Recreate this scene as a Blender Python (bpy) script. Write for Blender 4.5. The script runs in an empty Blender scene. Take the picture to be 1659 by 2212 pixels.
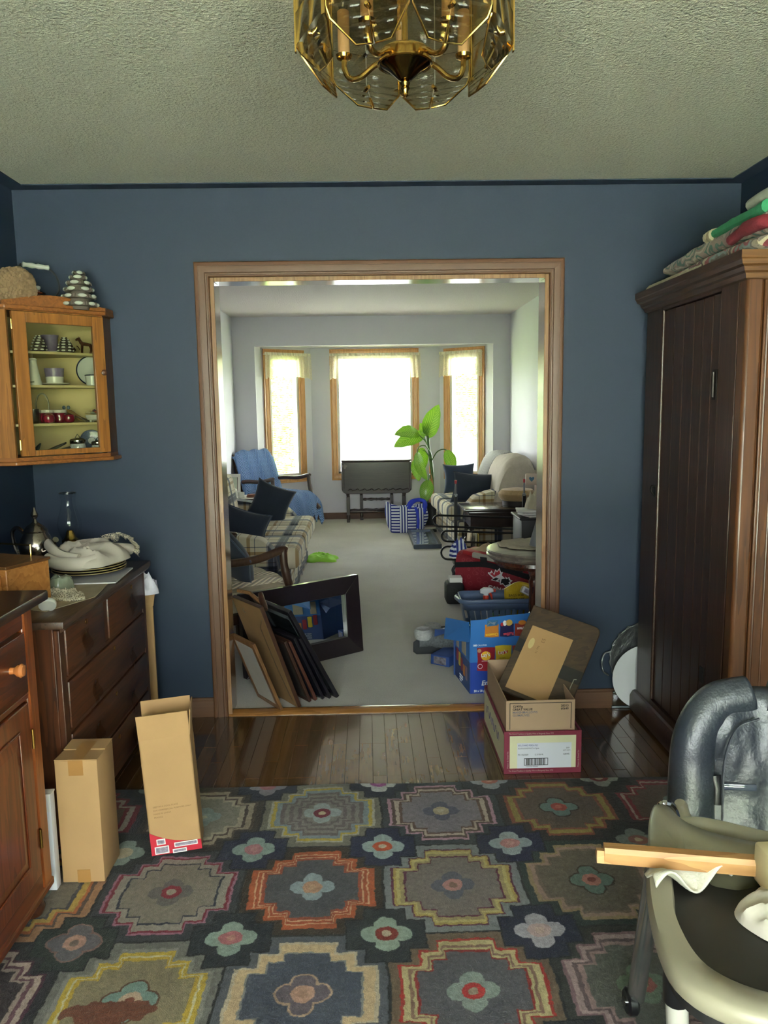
import bpy, bmesh, math, random
import numpy as np
from mathutils import Vector as V, Matrix, noise
PI = math.pi
R = random.Random(7)
C = bpy.context.scene.collection
S = bpy.context.scene

# ---------------------------------------------------------------- camera
def setup_camera():
    pitch, yaw, roll, h = .1354, .0207, -.0152, 1.467
    cy, sy, cp, sp = math.cos(yaw), math.sin(yaw), math.cos(pitch), math.sin(pitch)
    fwd, rt, up = V((sy, cy, 0)), V((cy, -sy, 0)), V((0, 0, 1))
    f2, u2 = fwd*cp - up*sp, up*cp + fwd*sp
    r3, u3 = rt*math.cos(roll) + u2*math.sin(roll), u2*math.cos(roll) - rt*math.sin(roll)
    cd = bpy.data.cameras.new('camera'); co = bpy.data.objects.new('camera', cd); C.objects.link(co)
    m = Matrix.Identity(4)
    for i in range(3):
        m[i][0], m[i][1], m[i][2] = r3[i], u3[i], -f2[i]
    m[2][3] = h
    co.matrix_world = m
    cd.sensor_fit = 'VERTICAL'; cd.sensor_height = 24; cd.lens = 24*1661.1/2212
    cd.clip_start = .02; cd.clip_end = 300
    S.camera = co
setup_camera()

# ---------------------------------------------------------------- daylight
SKY_STRENGTH = 17.0
w = bpy.data.worlds.new('daylight'); S.world = w; w.use_nodes = True
nt = w.node_tree; nt.nodes.clear()
out = nt.nodes.new('ShaderNodeOutputWorld'); bg = nt.nodes.new('ShaderNodeBackground')
tc = nt.nodes.new('ShaderNodeTexCoord'); sx = nt.nodes.new('ShaderNodeSeparateXYZ')
rp = nt.nodes.new('ShaderNodeValToRGB'); mr = nt.nodes.new('ShaderNodeMapRange')
mr.inputs[1].default_value = -.05; mr.inputs[2].default_value = 1
e = rp.color_ramp.elements
e[0].position = 0; e[0].color = (1.0, 1.0, .97, 1)
e[1].position = 1; e[1].color = (.62, .78, 1.0, 1)
nt.links.new(tc.outputs['Generated'], sx.inputs[0]); nt.links.new(sx.outputs['Z'], mr.inputs[0])
nt.links.new(mr.outputs[0], rp.inputs[0]); nt.links.new(rp.outputs[0], bg.inputs[0])
# bright hazy sky on the sunny (bay window) side, plainer blue behind the house
m2 = nt.nodes.new('ShaderNodeMapRange'); m2.inputs[1].default_value = -.3; m2.inputs[2].default_value = 1
m2.inputs[3].default_value = SKY_STRENGTH; m2.inputs[4].default_value = SKY_STRENGTH*3.3
nt.links.new(sx.outputs['Y'], m2.inputs[0]); nt.links.new(m2.outputs[0], bg.inputs[1]); nt.links.new(bg.outputs[0], out.inputs[0])

def sun(energy, rot, angle=.02, color=(1, .98, .94)):
    l = bpy.data.lights.new('sun', 'SUN'); l.energy = energy; l.angle = angle; l.color = color
    o = bpy.data.objects.new('sun', l); C.objects.link(o); o.rotation_euler = rot; o.location = (0, 20, 20)
sun(150.0, (math.radians(-30), math.radians(-9), 0))

def portal(name, loc, rot, sx_, sy_):
    l = bpy.data.lights.new(name, 'AREA'); l.shape = 'RECTANGLE'; l.size = sx_; l.size_y = sy_
    l.cycles.is_portal = True
    o = bpy.data.objects.new(name, l); C.objects.link(o); o.location = loc; o.rotation_euler = rot
portal('daylight_portal', (0.1, -1.84, 1.15), (math.radians(90), 0, 0), 2.95, 2.25)
portal('daylight_portal.001', (.11, 10.22, 1.35), (math.radians(-90), 0, 0), 1.2, 1.75)
portal('daylight_portal.002', (-1.07, 9.98, 1.35), (math.radians(-90), 0, math.atan2(.44, .56)), .6, 1.75)
portal('daylight_portal.003', (1.31, 10.0, 1.35), (math.radians(-90), 0, -math.atan2(.415, .531)), .6, 1.75)

vs = S.view_settings
vs.view_transform = 'Standard'; vs.look = 'None'; vs.exposure = 0.5; vs.gamma = 1; vs.use_curve_mapping = False
S.cycles.use_denoising = True
S.cycles.max_bounces = 10; S.cycles.diffuse_bounces = 5; S.cycles.transparent_max_bounces = 24
S.cycles.caustics_reflective = False; S.cycles.caustics_refractive = False
S.cycles.sample_clamp_indirect = 6

# ---------------------------------------------------------------- helpers
def lin(c):
    if isinstance(c, str):
        c = c.lstrip('#'); c = [int(c[i:i+2], 16)/255 for i in (0, 2, 4)]
        c = [x/12.92 if x <= .04045 else ((x+.055)/1.055)**2.4 for x in c]
    return (c[0], c[1], c[2], 1)
def mul(c, k): return (min(c[0]*k, 1), min(c[1]*k, 1), min(c[2]*k, 1), 1)

class NT:
    """small wrapper around a material node tree"""
    def __init__(s, name):
        s.m = bpy.data.materials.new(name); s.m.use_nodes = True
        s.t = s.m.node_tree; s.b = s.t.nodes['Principled BSDF']; s._tc = None
    def n(s, kind, **kw):
        x = s.t.nodes.new('ShaderNode'+kind)
        for k, v in kw.items(): setattr(x, k, v)
        return x
    def l(s, a, b): s.t.links.new(a, b)
    @property
    def co(s):
        if not s._tc: s._tc = s.n('TexCoord')
        return s._tc.outputs['Object']
    @property
    def uv(s):
        s.co
        return s._tc.outputs['UV']
    def mapped(s, sc=(1, 1, 1), rot=(0, 0, 0), src=None, loc=(0, 0, 0)):
        m = s.n('Mapping'); m.inputs['Scale'].default_value = sc; m.inputs['Rotation'].default_value = rot
        m.inputs['Location'].default_value = loc
        s.l(src or s.co, m.inputs[0]); return m.outputs[0]
    def noise(s, scale, detail=4, src=None, rough=.55):
        x = s.n('TexNoise'); x.inputs['Scale'].default_value = scale; x.inputs['Detail'].default_value = detail
        x.inputs['Roughness'].default_value = rough
        s.l(src or s.co, x.inputs['Vector']); return x.outputs['Fac']
    def ramp(s, fac, stops, interp='LINEAR'):
        r = s.n('ValToRGB'); cr = r.color_ramp; cr.interpolation = interp
        while len(cr.elements) > 1: cr.elements.remove(cr.elements[-1])
        cr.elements[0].position = stops[0][0]; cr.elements[0].color = lin(stops[0][1])
        for p, c in stops[1:]:
            e_ = cr.elements.new(p); e_.color = lin(c)
        s.l(fac, r.inputs[0]); return r.outputs[0]
    def math(s, op, a, b=None, c=None):
        x = s.n('Math', operation=op)
        for i, q in enumerate((a, b, c)):
            if q is None: continue
            if isinstance(q, (int, float)): x.inputs[i].default_value = q
            else: s.l(q, x.inputs[i])
        return x.outputs[0]
    def mix(s, f, a, b, blend='MIX'):
        x = s.n('Mix', data_type='RGBA', blend_type=blend)
        for i, q in ((0, f), (6, a), (7, b)):
            if isinstance(q, (int, float)): x.inputs[i].default_value = q
            elif isinstance(q, (tuple, str, list)): x.inputs[i].default_value = lin(q)
            else: s.l(q, x.inputs[i])
        return x.outputs[2]
    def sep(s, src=None):
        x = s.n('SeparateXYZ'); s.l(src or s.co, x.inputs[0]); return x.outputs
    def comb(s, x, y, z):
        c = s.n('CombineXYZ')
        for i, q in enumerate((x, y, z)):
            if isinstance(q, (int, float)): c.inputs[i].default_value = q
            else: s.l(q, c.inputs[i])
        return c.outputs[0]
    def bump(s, h, strength=.3, dist=.01):
        b = s.n('Bump'); b.inputs['Strength'].default_value = strength; b.inputs['Distance'].default_value = dist
        s.l(h, b.inputs['Height']); s.l(b.outputs[0], s.b.inputs['Normal'])
    def set(s, **kw):
        names = dict(col='Base Color', rough='Roughness', metal='Metallic', coat='Coat Weight', coatr='Coat Roughness',
                     sheen='Sheen Weight', spec='Specular IOR Level', trans='Transmission Weight', ior='IOR', alpha='Alpha',
                     sss='Subsurface Weight', ecol='Emission Color', estr='Emission Strength')
        for k, v in kw.items():
            i = s.b.inputs[names[k]]
            if k in ('col', 'ecol') and isinstance(v, (tuple, str, list)): i.default_value = lin(v)
            elif isinstance(v, (int, float)): i.default_value = v
            else: s.l(v, i)
        return s

def mat(name, col, rough=.5, metal=0, var=.08, vs=18, bump=0, bs=80, bd=.004, coat=0, sheen=0, spec=.5, trans=0, ior=1.45, alpha=1):
    n = NT(name); c = lin(col)
    n.set(rough=rough, metal=metal, coat=coat, sheen=sheen, spec=spec, trans=trans, ior=ior, alpha=alpha)
    if var: n.set(col=n.ramp(n.noise(vs, 5), [(.3, mul(c, 1-var)), (.7, mul(c, 1+var))]))
    else: n.set(col=c)
    if bump: n.bump(n.noise(bs, 3), bump, bd)
    return n.m
def wood(name, dark, light, axis=2, scale=9, rough=.35, coat=.15, ringy=1.0, bump=.08, stretch=.06):
    n = NT(name); sc = [scale]*3; sc[axis] = scale*stretch
    v = n.mapped(tuple(sc))
    a = n.noise(1.6, 3, v); fine = n.noise(9, 5, v)
    rings = n.math('FRACT', n.math('MULTIPLY', a, 7*ringy))
    f = n.math('ADD', n.math('MULTIPLY', rings, .45), n.math('MULTIPLY', fine, .6))
    n.set(col=n.ramp(f, [(.2, light), (.55, [(x+y)/2 for x, y in zip(lin(dark)[:3], lin(light)[:3])]), (.9, dark)]), rough=rough, coat=coat, coatr=.15)
    if bump: n.bump(fine, bump, .002)
    return n.m
def glass(name, tint='#ffffff', rough=.02, dens=.15, refl=1.0):
    """thin clear sheet: mostly transparent with a fresnel reflection"""
    n = NT(name); t = n.n('BsdfTransparent'); t.inputs[0].default_value = lin(tint)
    g = n.n('BsdfGlossy'); g.inputs['Roughness'].default_value = rough
    fr = n.n('Fresnel'); fr.inputs[0].default_value = 1.45
    mx = n.n('MixShader'); geo = n.n('NewGeometry'); n.l(n.math('MULTIPLY', n.math('MULTIPLY', fr.outputs[0], refl), n.math('SUBTRACT', 1, geo.outputs['Backfacing'])), mx.inputs[0]); n.l(t.outputs[0], mx.inputs[1]); n.l(g.outputs[0], mx.inputs[2])
    n.l(mx.outputs[0], n.t.nodes['Material Output'].inputs[0]); return n.m

class B:
    def __init__(s): s.bm = bmesh.new(); s.uvl = None
    def _add(s, vs_, fs, M=None, uv=None):
        vv = [s.bm.verts.new(M @ V(p) if M is not None else V(p)) for p in vs_]
        out_ = []
        for f in fs:
            try: ff = s.bm.faces.new([vv[i] for i in f])
            except ValueError: continue
            out_.append(ff)
            if uv is not None:
                if s.uvl is None: s.uvl = s.bm.loops.layers.uv.new('UVMap')
                for lp, i in zip(ff.loops, f): lp[s.uvl].uv = uv[i]
        return vv, out_
    def box(s, x0, x1, y0, y1, z0, z1, M=None):
        v = [(x, y, z) for z in (z0, z1) for y in (y0, y1) for x in (x0, x1)]
        s._add(v, [(0, 2, 3, 1), (4, 5, 7, 6), (0, 1, 5, 4), (2, 6, 7, 3), (0, 4, 6, 2), (1, 3, 7, 5)], M); return s
    def bar(s, p0, p1, w_, d, up=(0, 0, 1)):
        """rectangular bar from p0 to p1"""
        p0, p1 = V(p0), V(p1); z = (p1-p0).normalized(); u = V(up)
        if abs(z.dot(u)) > .98: u = V((0, 1, 0))
        x = u.cross(z).normalized(); y = z.cross(x)
        M = Matrix((x, y, z)).transposed().to_4x4(); M.translation = p0
        return s.box(-w_/2, w_/2, -d/2, d/2, 0, (p1-p0).length, M)
    def ring(s, c, x, y, r, n, ph=0): return [c + x*(r*math.cos(2*PI*i/n+ph)) + y*(r*math.sin(2*PI*i/n+ph)) for i in range(n)]
    def loft(s, rings, cap=True, close=False, M=None):
        n = len(rings[0]); vs_ = [p for r in rings for p in r]; fs = []
        k = len(rings)
        for j in range(k if close else k-1):
            a, b_ = j*n, ((j+1) % k)*n
            for i in range(n): fs.append((a+i, a+(i+1) % n, b_+(i+1) % n, b_+i))
        if cap and not close: fs += [tuple(range(n-1, -1, -1)), tuple(range((k-1)*n, k*n))]
        s._add(vs_, fs, M); return s
    def cyl(s, p0, p1, r0, r1=None, n=14, M=None):
        return s.tube([p0, p1], [r0, r0 if r1 is None else r1], n, M=M)
    def tube(s, pts, r, n=8, closed=False, M=None, flat=1.0):
        pts = [V(p) for p in pts]; k = len(pts)
        if not isinstance(r, (list, tuple)): r = [r]*k
        rings = []; ref = None
        for i, p in enumerate(pts):
            if closed: t = pts[(i+1) % k]-pts[i-1]
            else: t = pts[min(i+1, k-1)]-pts[max(i-1, 0)]
            t = t.normalized() if t.length > 1e-9 else V((0, 0, 1))
            if ref is None: ref = V((0, 0, 1)) if abs(t.z) < .9 else V((1, 0, 0))
            x = (ref-t*ref.dot(t)).normalized(); y = t.cross(x); ref = x
            rings.append([p + x*(r[i]*math.cos(2*PI*j/n)) + y*(r[i]*flat*math.sin(2*PI*j/n)) for j in range(n)])
        return s.loft(rings, not closed, closed, M)
    def lathe(s, prof, n=24, M=None, cap=True):
        return s.loft([[V((r*math.cos(2*PI*i/n), r*math.sin(2*PI*i/n), z)) for i in range(n)] for r, z in prof], cap, False, M)
    def prism(s, poly, z0, z1, M=None):
        n = len(poly)
        v = [(x, y, z0) for x, y in poly]+[(x, y, z1) for x, y in poly]
        s._add(v, [tuple(range(n-1, -1, -1)), tuple(range(n, 2*n))]+[(i, (i+1) % n, n+(i+1) % n, n+i) for i in range(n)], M); return s
    def grid(s, f, nu, nv, M=None, closeu=False):
        vs_, uv, fs = [], [], []
        for j in range(nv+1):
            for i in range(nu+1):
                vs_.append(f(i/nu, j/nv)); uv.append((i/nu, j/nv))
        for j in range(nv):
            for i in range(nu):
                a = j*(nu+1)+i; fs.append((a, a+1, a+nu+2, a+nu+1))
        s._add(vs_, fs, M, uv); return s
    def ball(s, c, r, M=None, n=14, sc=(1, 1, 1)):
        m = n//2+1
        prof = [(max(r*math.sin(PI*i/m), r*.02), -r*math.cos(PI*i/m)) for i in range(m+1)]
        T = Matrix.Translation(V(c)) @ Matrix.Diagonal((*sc, 1))
        return s.lathe(prof, n, (M @ T) if M is not None else T)
    def poly(s, pts, M=None): s._add(pts, [tuple(range(len(pts)))], M); return s
    def pillow(s, w_, h, t, M=None, n=14, pinch=.12, puff=.55):
        """scatter-cushion: two bulging sheets meeting in a seam, corners drawn out"""
        def pt(sg):
            def f(u, v):
                a, b_ = 2*u-1, 2*v-1
                k = ((1-a*a)*(1-b_*b_))**puff if abs(a) < 1 and abs(b_) < 1 else 0
                ex = 1-pinch*(1-abs(b_)**2)*abs(a)**3; ey = 1-pinch*(1-abs(a)**2)*abs(b_)**3
                return V((a*w_/2*ex, b_*h/2*ey, sg*t/2*k))
            return f
        s.grid(pt(1), n, n, M); s.grid(lambda u, v: pt(-1)(1-u, v), n, n, M)
        bmesh.ops.remove_doubles(s.bm, verts=s.bm.verts, dist=1e-5); return s
    def rbox(s, x0, x1, y0, y1, z0, z1, r, M=None, seg=2):
        """rounded box (all edges)"""
        b2 = B(); b2.box(x0, x1, y0, y1, z0, z1)
        bmesh.ops.bevel(b2.bm, geom=list(b2.bm.edges), offset=r, segments=seg, profile=.5, affect='EDGES', clamp_overlap=True)
        b2.bm.verts.index_update()
        s._add([v.co.copy() for v in b2.bm.verts], [[v.index for v in f.verts] for f in b2.bm.faces], M); b2.bm.free(); return s

def TR(loc=(0, 0, 0), rz=0, rx=0, ry=0, sc=1):
    return Matrix.Translation(V(loc)) @ Matrix.Rotation(rz, 4, 'Z') @ Matrix.Rotation(ry, 4, 'Y') @ Matrix.Rotation(rx, 4, 'X') @ Matrix.Scale(sc, 4)
def FR(o, x, y=None, z=None):
    """frame with origin o and given axes; a missing one is the cross product"""
    x = V(x).normalized()
    if z is None: y = V(y).normalized(); z = x.cross(y).normalized(); y = z.cross(x)
    else: z = V(z).normalized(); y = z.cross(x).normalized(); x = y.cross(z)
    M = Matrix((x, y, z)).transposed().to_4x4(); M.translation = V(o); return M

def obj(name, b, m=None, parent=None, smooth=True, bev=0, sub=0, solid=0, ang=40, local=False, seg=2):
    me = bpy.data.meshes.new(name)
    bmesh.ops.recalc_face_normals(b.bm, faces=b.bm.faces)
    b.bm.to_mesh(me); b.bm.free()
    o = bpy.data.objects.new(name, me); C.objects.link(o)
    for x in (m if isinstance(m, (list, tuple)) else [m]):
        if x: me.materials.append(x)
    if smooth:
        me.shade_smooth(); me.set_sharp_from_angle(angle=math.radians(ang))
    if solid:
        q = o.modifiers.new('thickness', 'SOLIDIFY'); q.thickness = solid; q.offset = 0
    if bev:
        q = o.modifiers.new('bevel', 'BEVEL'); q.width = bev; q.segments = seg; q.limit_method = 'ANGLE'; q.angle_limit = math.radians(35)
        q.use_clamp_overlap = True
    if sub:
        q = o.modifiers.new('smooth', 'SUBSURF'); q.levels = sub; q.render_levels = sub
    if parent:
        o.parent = parent
        if not local: o.matrix_parent_inverse = PM(parent).inverted()
    return o
def PM(o):
    """world matrix of an object that has only parents built by this script"""
    m = o.matrix_basis.copy()
    if o.parent: m = PM(o.parent) @ o.matrix_parent_inverse @ m
    return m
def tag(o, label=None, cat=None, group=None, kind=None):
    if label: o['label'] = label
    if cat: o['category'] = cat
    if group: o['group'] = group
    if kind: o['kind'] = kind
    return o
def thing(name, label, cat, loc=(0, 0, 0), rz=0, group=None, M=None):
    o = bpy.data.objects.new(name, None); C.objects.link(o); o.empty_display_size = .05
    if M is not None: o.matrix_basis = M
    else: o.location = loc; o.rotation_euler = (0, 0, rz)
    return tag(o, label, cat, group)
def single(name, label, cat, b, m, group=None, **kw):
    return tag(obj(name, b, m, **kw), label, cat, group)
def struct(name, b, m, parent=None, **kw):
    o = obj(name, b, m, parent, **kw)
    if not parent: o['kind'] = 'structure'
    return o
def part_copy(src, parent, M=None, name=None):
    o = src.copy(); C.objects.link(o)
    if M is not None: o.matrix_basis = M
    o.parent = parent
    return o
def dup(root, loc=None, rz=None, label=None, M=None):
    r = root.copy(); C.objects.link(r)
    if M is not None: r.matrix_basis = M
    else:
        if loc is not None: r.location = loc
        if rz is not None: r.rotation_euler = (0, 0, rz)
    if label: r['label'] = label
    for ch in list(root.children):
        c = ch.copy(); C.objects.link(c); c.parent = r
        for g in ch.children:
            d = g.copy(); C.objects.link(d); d.parent = c
    return r
def text(name, s, size, M, m, parent, align='LEFT', depth=.0004, sx=1.0, bold=0, shear=0):
    """flat printed lettering as thin geometry lying on the surface given by M (x right, y up, z out)"""
    cu = bpy.data.curves.new(name, 'FONT'); cu.body = s; cu.size = size; cu.align_x = align
    cu.offset = bold; cu.extrude = depth; cu.resolution_u = 2; cu.shear = shear
    t = bpy.data.objects.new(name, cu); C.objects.link(t)
    dg = bpy.context.evaluated_depsgraph_get()
    me = bpy.data.meshes.new_from_object(t.evaluated_get(dg)); bpy.data.objects.remove(t)
    me.transform(M @ Matrix.Diagonal((sx, 1, 1, 1))); me.name = name
    me.materials.clear(); me.materials.append(m)
    o = bpy.data.objects.new(name, me); C.objects.link(o)
    o.parent = parent; o.matrix_parent_inverse = PM(parent).inverted()
    return o
def bez(pts, n=10):
    """Catmull-Rom through points"""
    pts = [V(p) for p in pts]; out_ = []
    P = [pts[0]*2-pts[1]]+pts+[pts[-1]*2-pts[-2]]
    for i in range(1, len(P)-2):
        for k in range(n):
            t = k/n; a, b_, c, d = P[i-1], P[i], P[i+1], P[i+2]
            out_.append(.5*((2*b_)+(c-a)*t+(2*a-5*b_+4*c-d)*t*t+(3*b_-a-3*c+d)*t**3))
    out_.append(pts[-1]); return out_
# ================================================================= materials used by the shell
BLUE = mat('blue_wall_paint', (.011, .0215, .044), rough=.62, var=.04, vs=3, bump=.05, bs=240)
PALE = mat('pale_blue_grey_paint', (.68, .665, .73), rough=.7, var=.02, vs=3)
PLAS = mat('white_soffit_paint', '#e8e8e6', rough=.7, var=.02)
def popcorn(name, c):
    n = NT(name); a = n.noise(95, 3); b_ = n.noise(210, 2)
    n.set(col=n.ramp(a, [(.3, mul(lin(c), .86)), (.65, lin(c))]), rough=.9)
    n.bump(n.math('ADD', a, n.math('MULTIPLY', b_, .5)), .9, .012); return n.m
POP = popcorn('popcorn_ceiling', (.88, .865, .69)); POP2 = popcorn('popcorn_ceiling_pale', (.82, .75, .745))
OAK_T = wood('varnished_oak_trim', '#4a2a10', '#54331a', 2, 14, rough=.5, coat=.05)
OAK_H = wood('varnished_oak_trim_level', '#4a2a10', '#54331a', 0, 14, rough=.55, coat=.0)
JAMB = wood('glossy_oak_jamb', '#7d5a40', '#a07a58', 2, 12, rough=.16, coat=1.0)
WOAK = wood('pale_oak_window_trim', '#a8743f', '#cf9d66', 2, 14, rough=.4)
def carpet_mat():
    n = NT('cream_cut_pile_carpet'); a = n.noise(260, 3); b_ = n.noise(2.2, 3)
    f = n.math('ADD', n.math('MULTIPLY', a, .6), n.math('MULTIPLY', b_, .4))
    n.set(col=n.ramp(f, [(.3, (.44, .415, .38)), (.7, (.64, .61, .57))]), rough=.95, sheen=.2)
    n.bump(n.math('ADD', a, n.math('MULTIPLY', n.noise(40, 3), .6)), .7, .012); return n.m
CARPET = carpet_mat()
XL, XR, YD, ZC = -1.54, 1.697, 3.571, 2.44
YF = -1.7
LX, RX, YB, ZL = -1.597, 1.754, 9.45, 2.557
I1, I2, IT = -.691, .836, 2.053

def wall(name, p0, p1, z0, z1, th, m, hole=None, side=1):
    """upright wall from p0 to p1 (its room face), th thick to the given side, hole=(s0,s1,z0,z1)"""
    p0, p1 = V((*p0, 0)), V((*p1, 0)); L = (p1-p0).length
    M = FR(p0, p1-p0, z=(0, 0, 1)); u = (p1-p0).normalized()
    M = Matrix((u, V((0, 0, 1)).cross(u), V((0, 0, 1)))).transposed().to_4x4(); M.translation = p0
    b = B(); y0, y1 = (0, th) if side > 0 else (-th, 0)
    if hole:
        a, c, d, e_ = hole
        if a > 0: b.box(0, a, y0, y1, z0, z1, M)
        if c < L: b.box(c, L, y0, y1, z0, z1, M)
        if d > z0: b.box(a, c, y0, y1, z0, d, M)
        if e_ < z1: b.box(a, c, y0, y1, e_, z1, M)
    else: b.box(0, L, y0, y1, z0, z1, M)
    o = struct(name, b, m, smooth=False); return o, M

# ---- dining room shell
TH = .06
o, _ = wall('wall_back', (XL-.1, YD), (XR+.1, YD), 0, ZC, TH, BLUE, (I1-XL+.1, I2-XL+.1, 0, IT))
o, _ = wall('wall_back', (LX-.25, YD+TH), (RX+.25, YD+TH), 0, ZL, TH, PALE, (I1-LX+.25, I2-LX+.25, 0, IT))
wall('wall_left', (XL, YF), (XL, YD), 0, ZC, .1, BLUE)
wall('wall_right', (XR, YD), (XR, YF), 0, ZC, .1, BLUE)
wall('wall_front', (XR+.1, YF), (XL-.1, YF), 0, ZC, .12, BLUE, (.25, 3.15, .05, 2.25))
b = B().box(XL-.1, XR+.1, YF-.1, YD+.06, ZC, ZC+.1); struct('ceiling', b, POP, smooth=False)
for k, q in enumerate([(XL, XR, YD-.072, YD), (XL, XL+.072, YF, YD-.072), (XR-.072, XR, YF, YD-.072)]):
    b = B().box(*q[:2], *q[2:], ZC-.004, ZC+.002); struct('trim_1' if not k else 'trim_1.00%d' % k, b, BLUE, smooth=False)
# ---- living room shell
wall('wall_left', (LX, YD+.12), (LX, YB), 0, ZL, .1, PALE)
wall('wall_right', (RX, YB), (RX, YD+.12), 0, ZL, .1, PALE)
OX0, OX1, OZ = -1.333, 1.547, 2.215
wall('wall_bay', (LX-.1, YB), (RX+.1, YB), 0, ZL, .1, PALE, (OX0-LX+.1, OX1-LX+.1, 0, OZ))
b = B().box(LX-.1, RX+.1, YD+.06, YB+.1, ZL, ZL+.1); struct('ceiling', b, POP2, smooth=False)
A0, A1, A2, A3, A4, A5 = (OX0, YB+.05), (-1.271, 9.66), (-.711, 10.1), (.958, 10.1), (1.489, 9.685), (OX1, YB+.05)
b = B(); b.prism([(OX0-.1, YB+.1), (OX0-.1, 9.75), (-.76, 10.25), (1.0, 10.25), (OX1+.1, 9.78), (OX1+.1, YB+.1)], OZ+.02, OZ+.12); struct('ceiling', b, PLAS, smooth=False)
wall('wall_bay', A0, A1, 0, OZ+.1, .08, PALE)
wall('wall_bay', A4, A5, 0, OZ+.1, .08, PALE)
WZ0, WZ1 = .605, 2.12          # hole in the wall behind the trim
wl, ML = wall('wall_bay', A1, A2, 0, OZ+.1, .1, PALE, (.085, .525, WZ0, WZ1))
wc, MC = wall('wall_bay', A2, A3, 0, OZ+.1, .1, PALE, (.335, 1.305, WZ0, WZ1))
wr, MR = wall('wall_bay', A3, A4, 0, OZ+.1, .1, PALE, (.15, .585, WZ0, WZ1))

# ---- floors
b = B().box(XL-.1, XR+.1, YF-.1, YD+.005, -.12, -.014)
fl = struct('floor', b, mat('subfloor', '#3a2513', rough=.6), smooth=False)
def plank_mat(i):
    sh = [('#392312', '#573a20'), ('#40281a', '#614226'), ('#332013', '#50351e'), ('#432c18', '#684829')][i]
    n = NT('oak_strip_%s' % 'abcd'[i])
    oi = n.n('ObjectInfo'); off = n.comb(n.math('MULTIPLY', oi.outputs['Random'], 9), n.math('MULTIPLY', oi.outputs['Random'], 31), 0)
    ad = n.n('VectorMath', operation='ADD'); n.l(n.co, ad.inputs[0]); n.l(off, ad.inputs[1])
    v = n.mapped((30, 1.8, 30), src=ad.outputs[0]); a = n.noise(.8, 3, v); f = n.noise(5, 6, v)
    r = n.math('PINGPONG', n.math('MULTIPLY', a, 5), .5); g = n.math('ADD', n.math('MULTIPLY', r, .7), n.math('MULTIPLY', f, .6))
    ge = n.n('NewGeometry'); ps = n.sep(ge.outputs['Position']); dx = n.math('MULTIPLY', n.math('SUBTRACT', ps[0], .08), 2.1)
    sheen_wear = n.math('MULTIPLY', n.math('SUBTRACT', 1.0, n.math('MINIMUM', n.math('POWER', n.math('ABSOLUTE', dx), 3.0), 1.0)), n.ramp(n.noise(7, 5, ge.outputs['Position']), [(.2, '#9a9a9a'), (.8, '#ffffff')]))  # pale floor sheen painted into the middle planks' colour, along with worn finish
    n.set(col=n.mix(n.math('MULTIPLY', sheen_wear, .34), n.ramp(g, [(.2, sh[1]), (.8, sh[0])]), '#9c8468'), rough=n.math('ADD', .13, n.math('MULTIPLY', sheen_wear, .16)), coat=.8, coatr=.08, spec=.6)
    n.bump(n.math('ADD', f, n.math('MULTIPLY', r, .5)), .16, .0018); return n.m
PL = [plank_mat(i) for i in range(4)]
def plank_mesh(L, m):
    b_ = B().rbox(-.0283, .0283, 0, L, -.014, 0, .0012, seg=1); me = bpy.data.meshes.new('plank')
    bmesh.ops.recalc_face_normals(b_.bm, faces=b_.bm.faces); b_.bm.to_mesh(me); b_.bm.free(); me.materials.append(m); return me
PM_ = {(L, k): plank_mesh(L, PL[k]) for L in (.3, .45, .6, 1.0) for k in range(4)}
x = XL+.03
while x < XR:
    y = 2.62; first = True
    while y < YD-.001:
        rem = YD-y; L = R.choice((.3, .45, .6)) if rem > .55 else (.6 if rem > .45 else .45 if rem > .3 else .3)
        if y+L > YD: L = [q for q in (.3, .45, .6, 1.0) if q >= rem-.001][0] if rem < 1 else .6
        yy = min(y, YD-L) if y+L > YD else y
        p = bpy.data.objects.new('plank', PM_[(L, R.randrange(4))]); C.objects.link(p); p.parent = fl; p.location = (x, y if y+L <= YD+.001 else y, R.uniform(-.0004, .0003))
        if y+L > YD+.03: p.scale[1] = (YD+.003-y)/L
        y += L
    x += .0570
b = B(); b.prism([(YD-.012, 0), (YD+.058, 0), (YD+.058, .012), (YD+.04, .016), (YD, .012), (YD-.012, .003)], I1+.001, I2-.001, Matrix(((0, 0, 1, 0), (1, 0, 0, 0), (0, 1, 0, 0), (0, 0, 0, 1))))
struct('trim_2', b, wood('oak_threshold', '#6b4522', '#9a6a38', 0, 14, rough=.2, coat=.5))
b = B(); b.prism([(LX, YD+.12), (I1, YD+.12), (I1, YD+.05), (I2, YD+.05), (I2, YD+.12), (RX, YD+.12), (RX, YB), (OX1, YB), (1.489, 9.685), (.958, 10.1), (-.711, 10.1), (-1.271, 9.66), (OX0, YB), (LX, YB)], -.1, .008)
struct('floor', b, CARPET, smooth=False)

# ---- cased opening
PROF = [(0, 0), (0, .012), (.004, .016), (.010, .016), (.012, .012), (.018, .013), (.021, .017), (.040, .021), (.047, .021), (.049, .017), (.053, .018), (.062, .023), (.066, .021), (.066, 0)]
def casing_piece(x0, x1, ztop, y, which, m, parent, zb=0, prof=PROF, wid=None, name='casing'):
    """one mitred length of moulding round an opening; u runs outward from the edge, v toward the viewer (-y)"""
    b_ = B(); a, c = [], []
    for u, v in prof:
        if which == 'L': a.append(V((x0-u, y-v, zb))); c.append(V((x0-u, y-v, ztop+u)))
        elif which == 'R': a.append(V((x1+u, y-v, zb))); c.append(V((x1+u, y-v, ztop+u)))
        elif which == 'T': a.append(V((x0-u, y-v, ztop+u))); c.append(V((x1+u, y-v, ztop+u)))
    b_.loft([a, c]); return obj(name, b_, m, parent, ang=25)
d1 = thing('door_1', None, None, (0.07, YD, 0)); d1['kind'] = 'structure'
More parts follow.
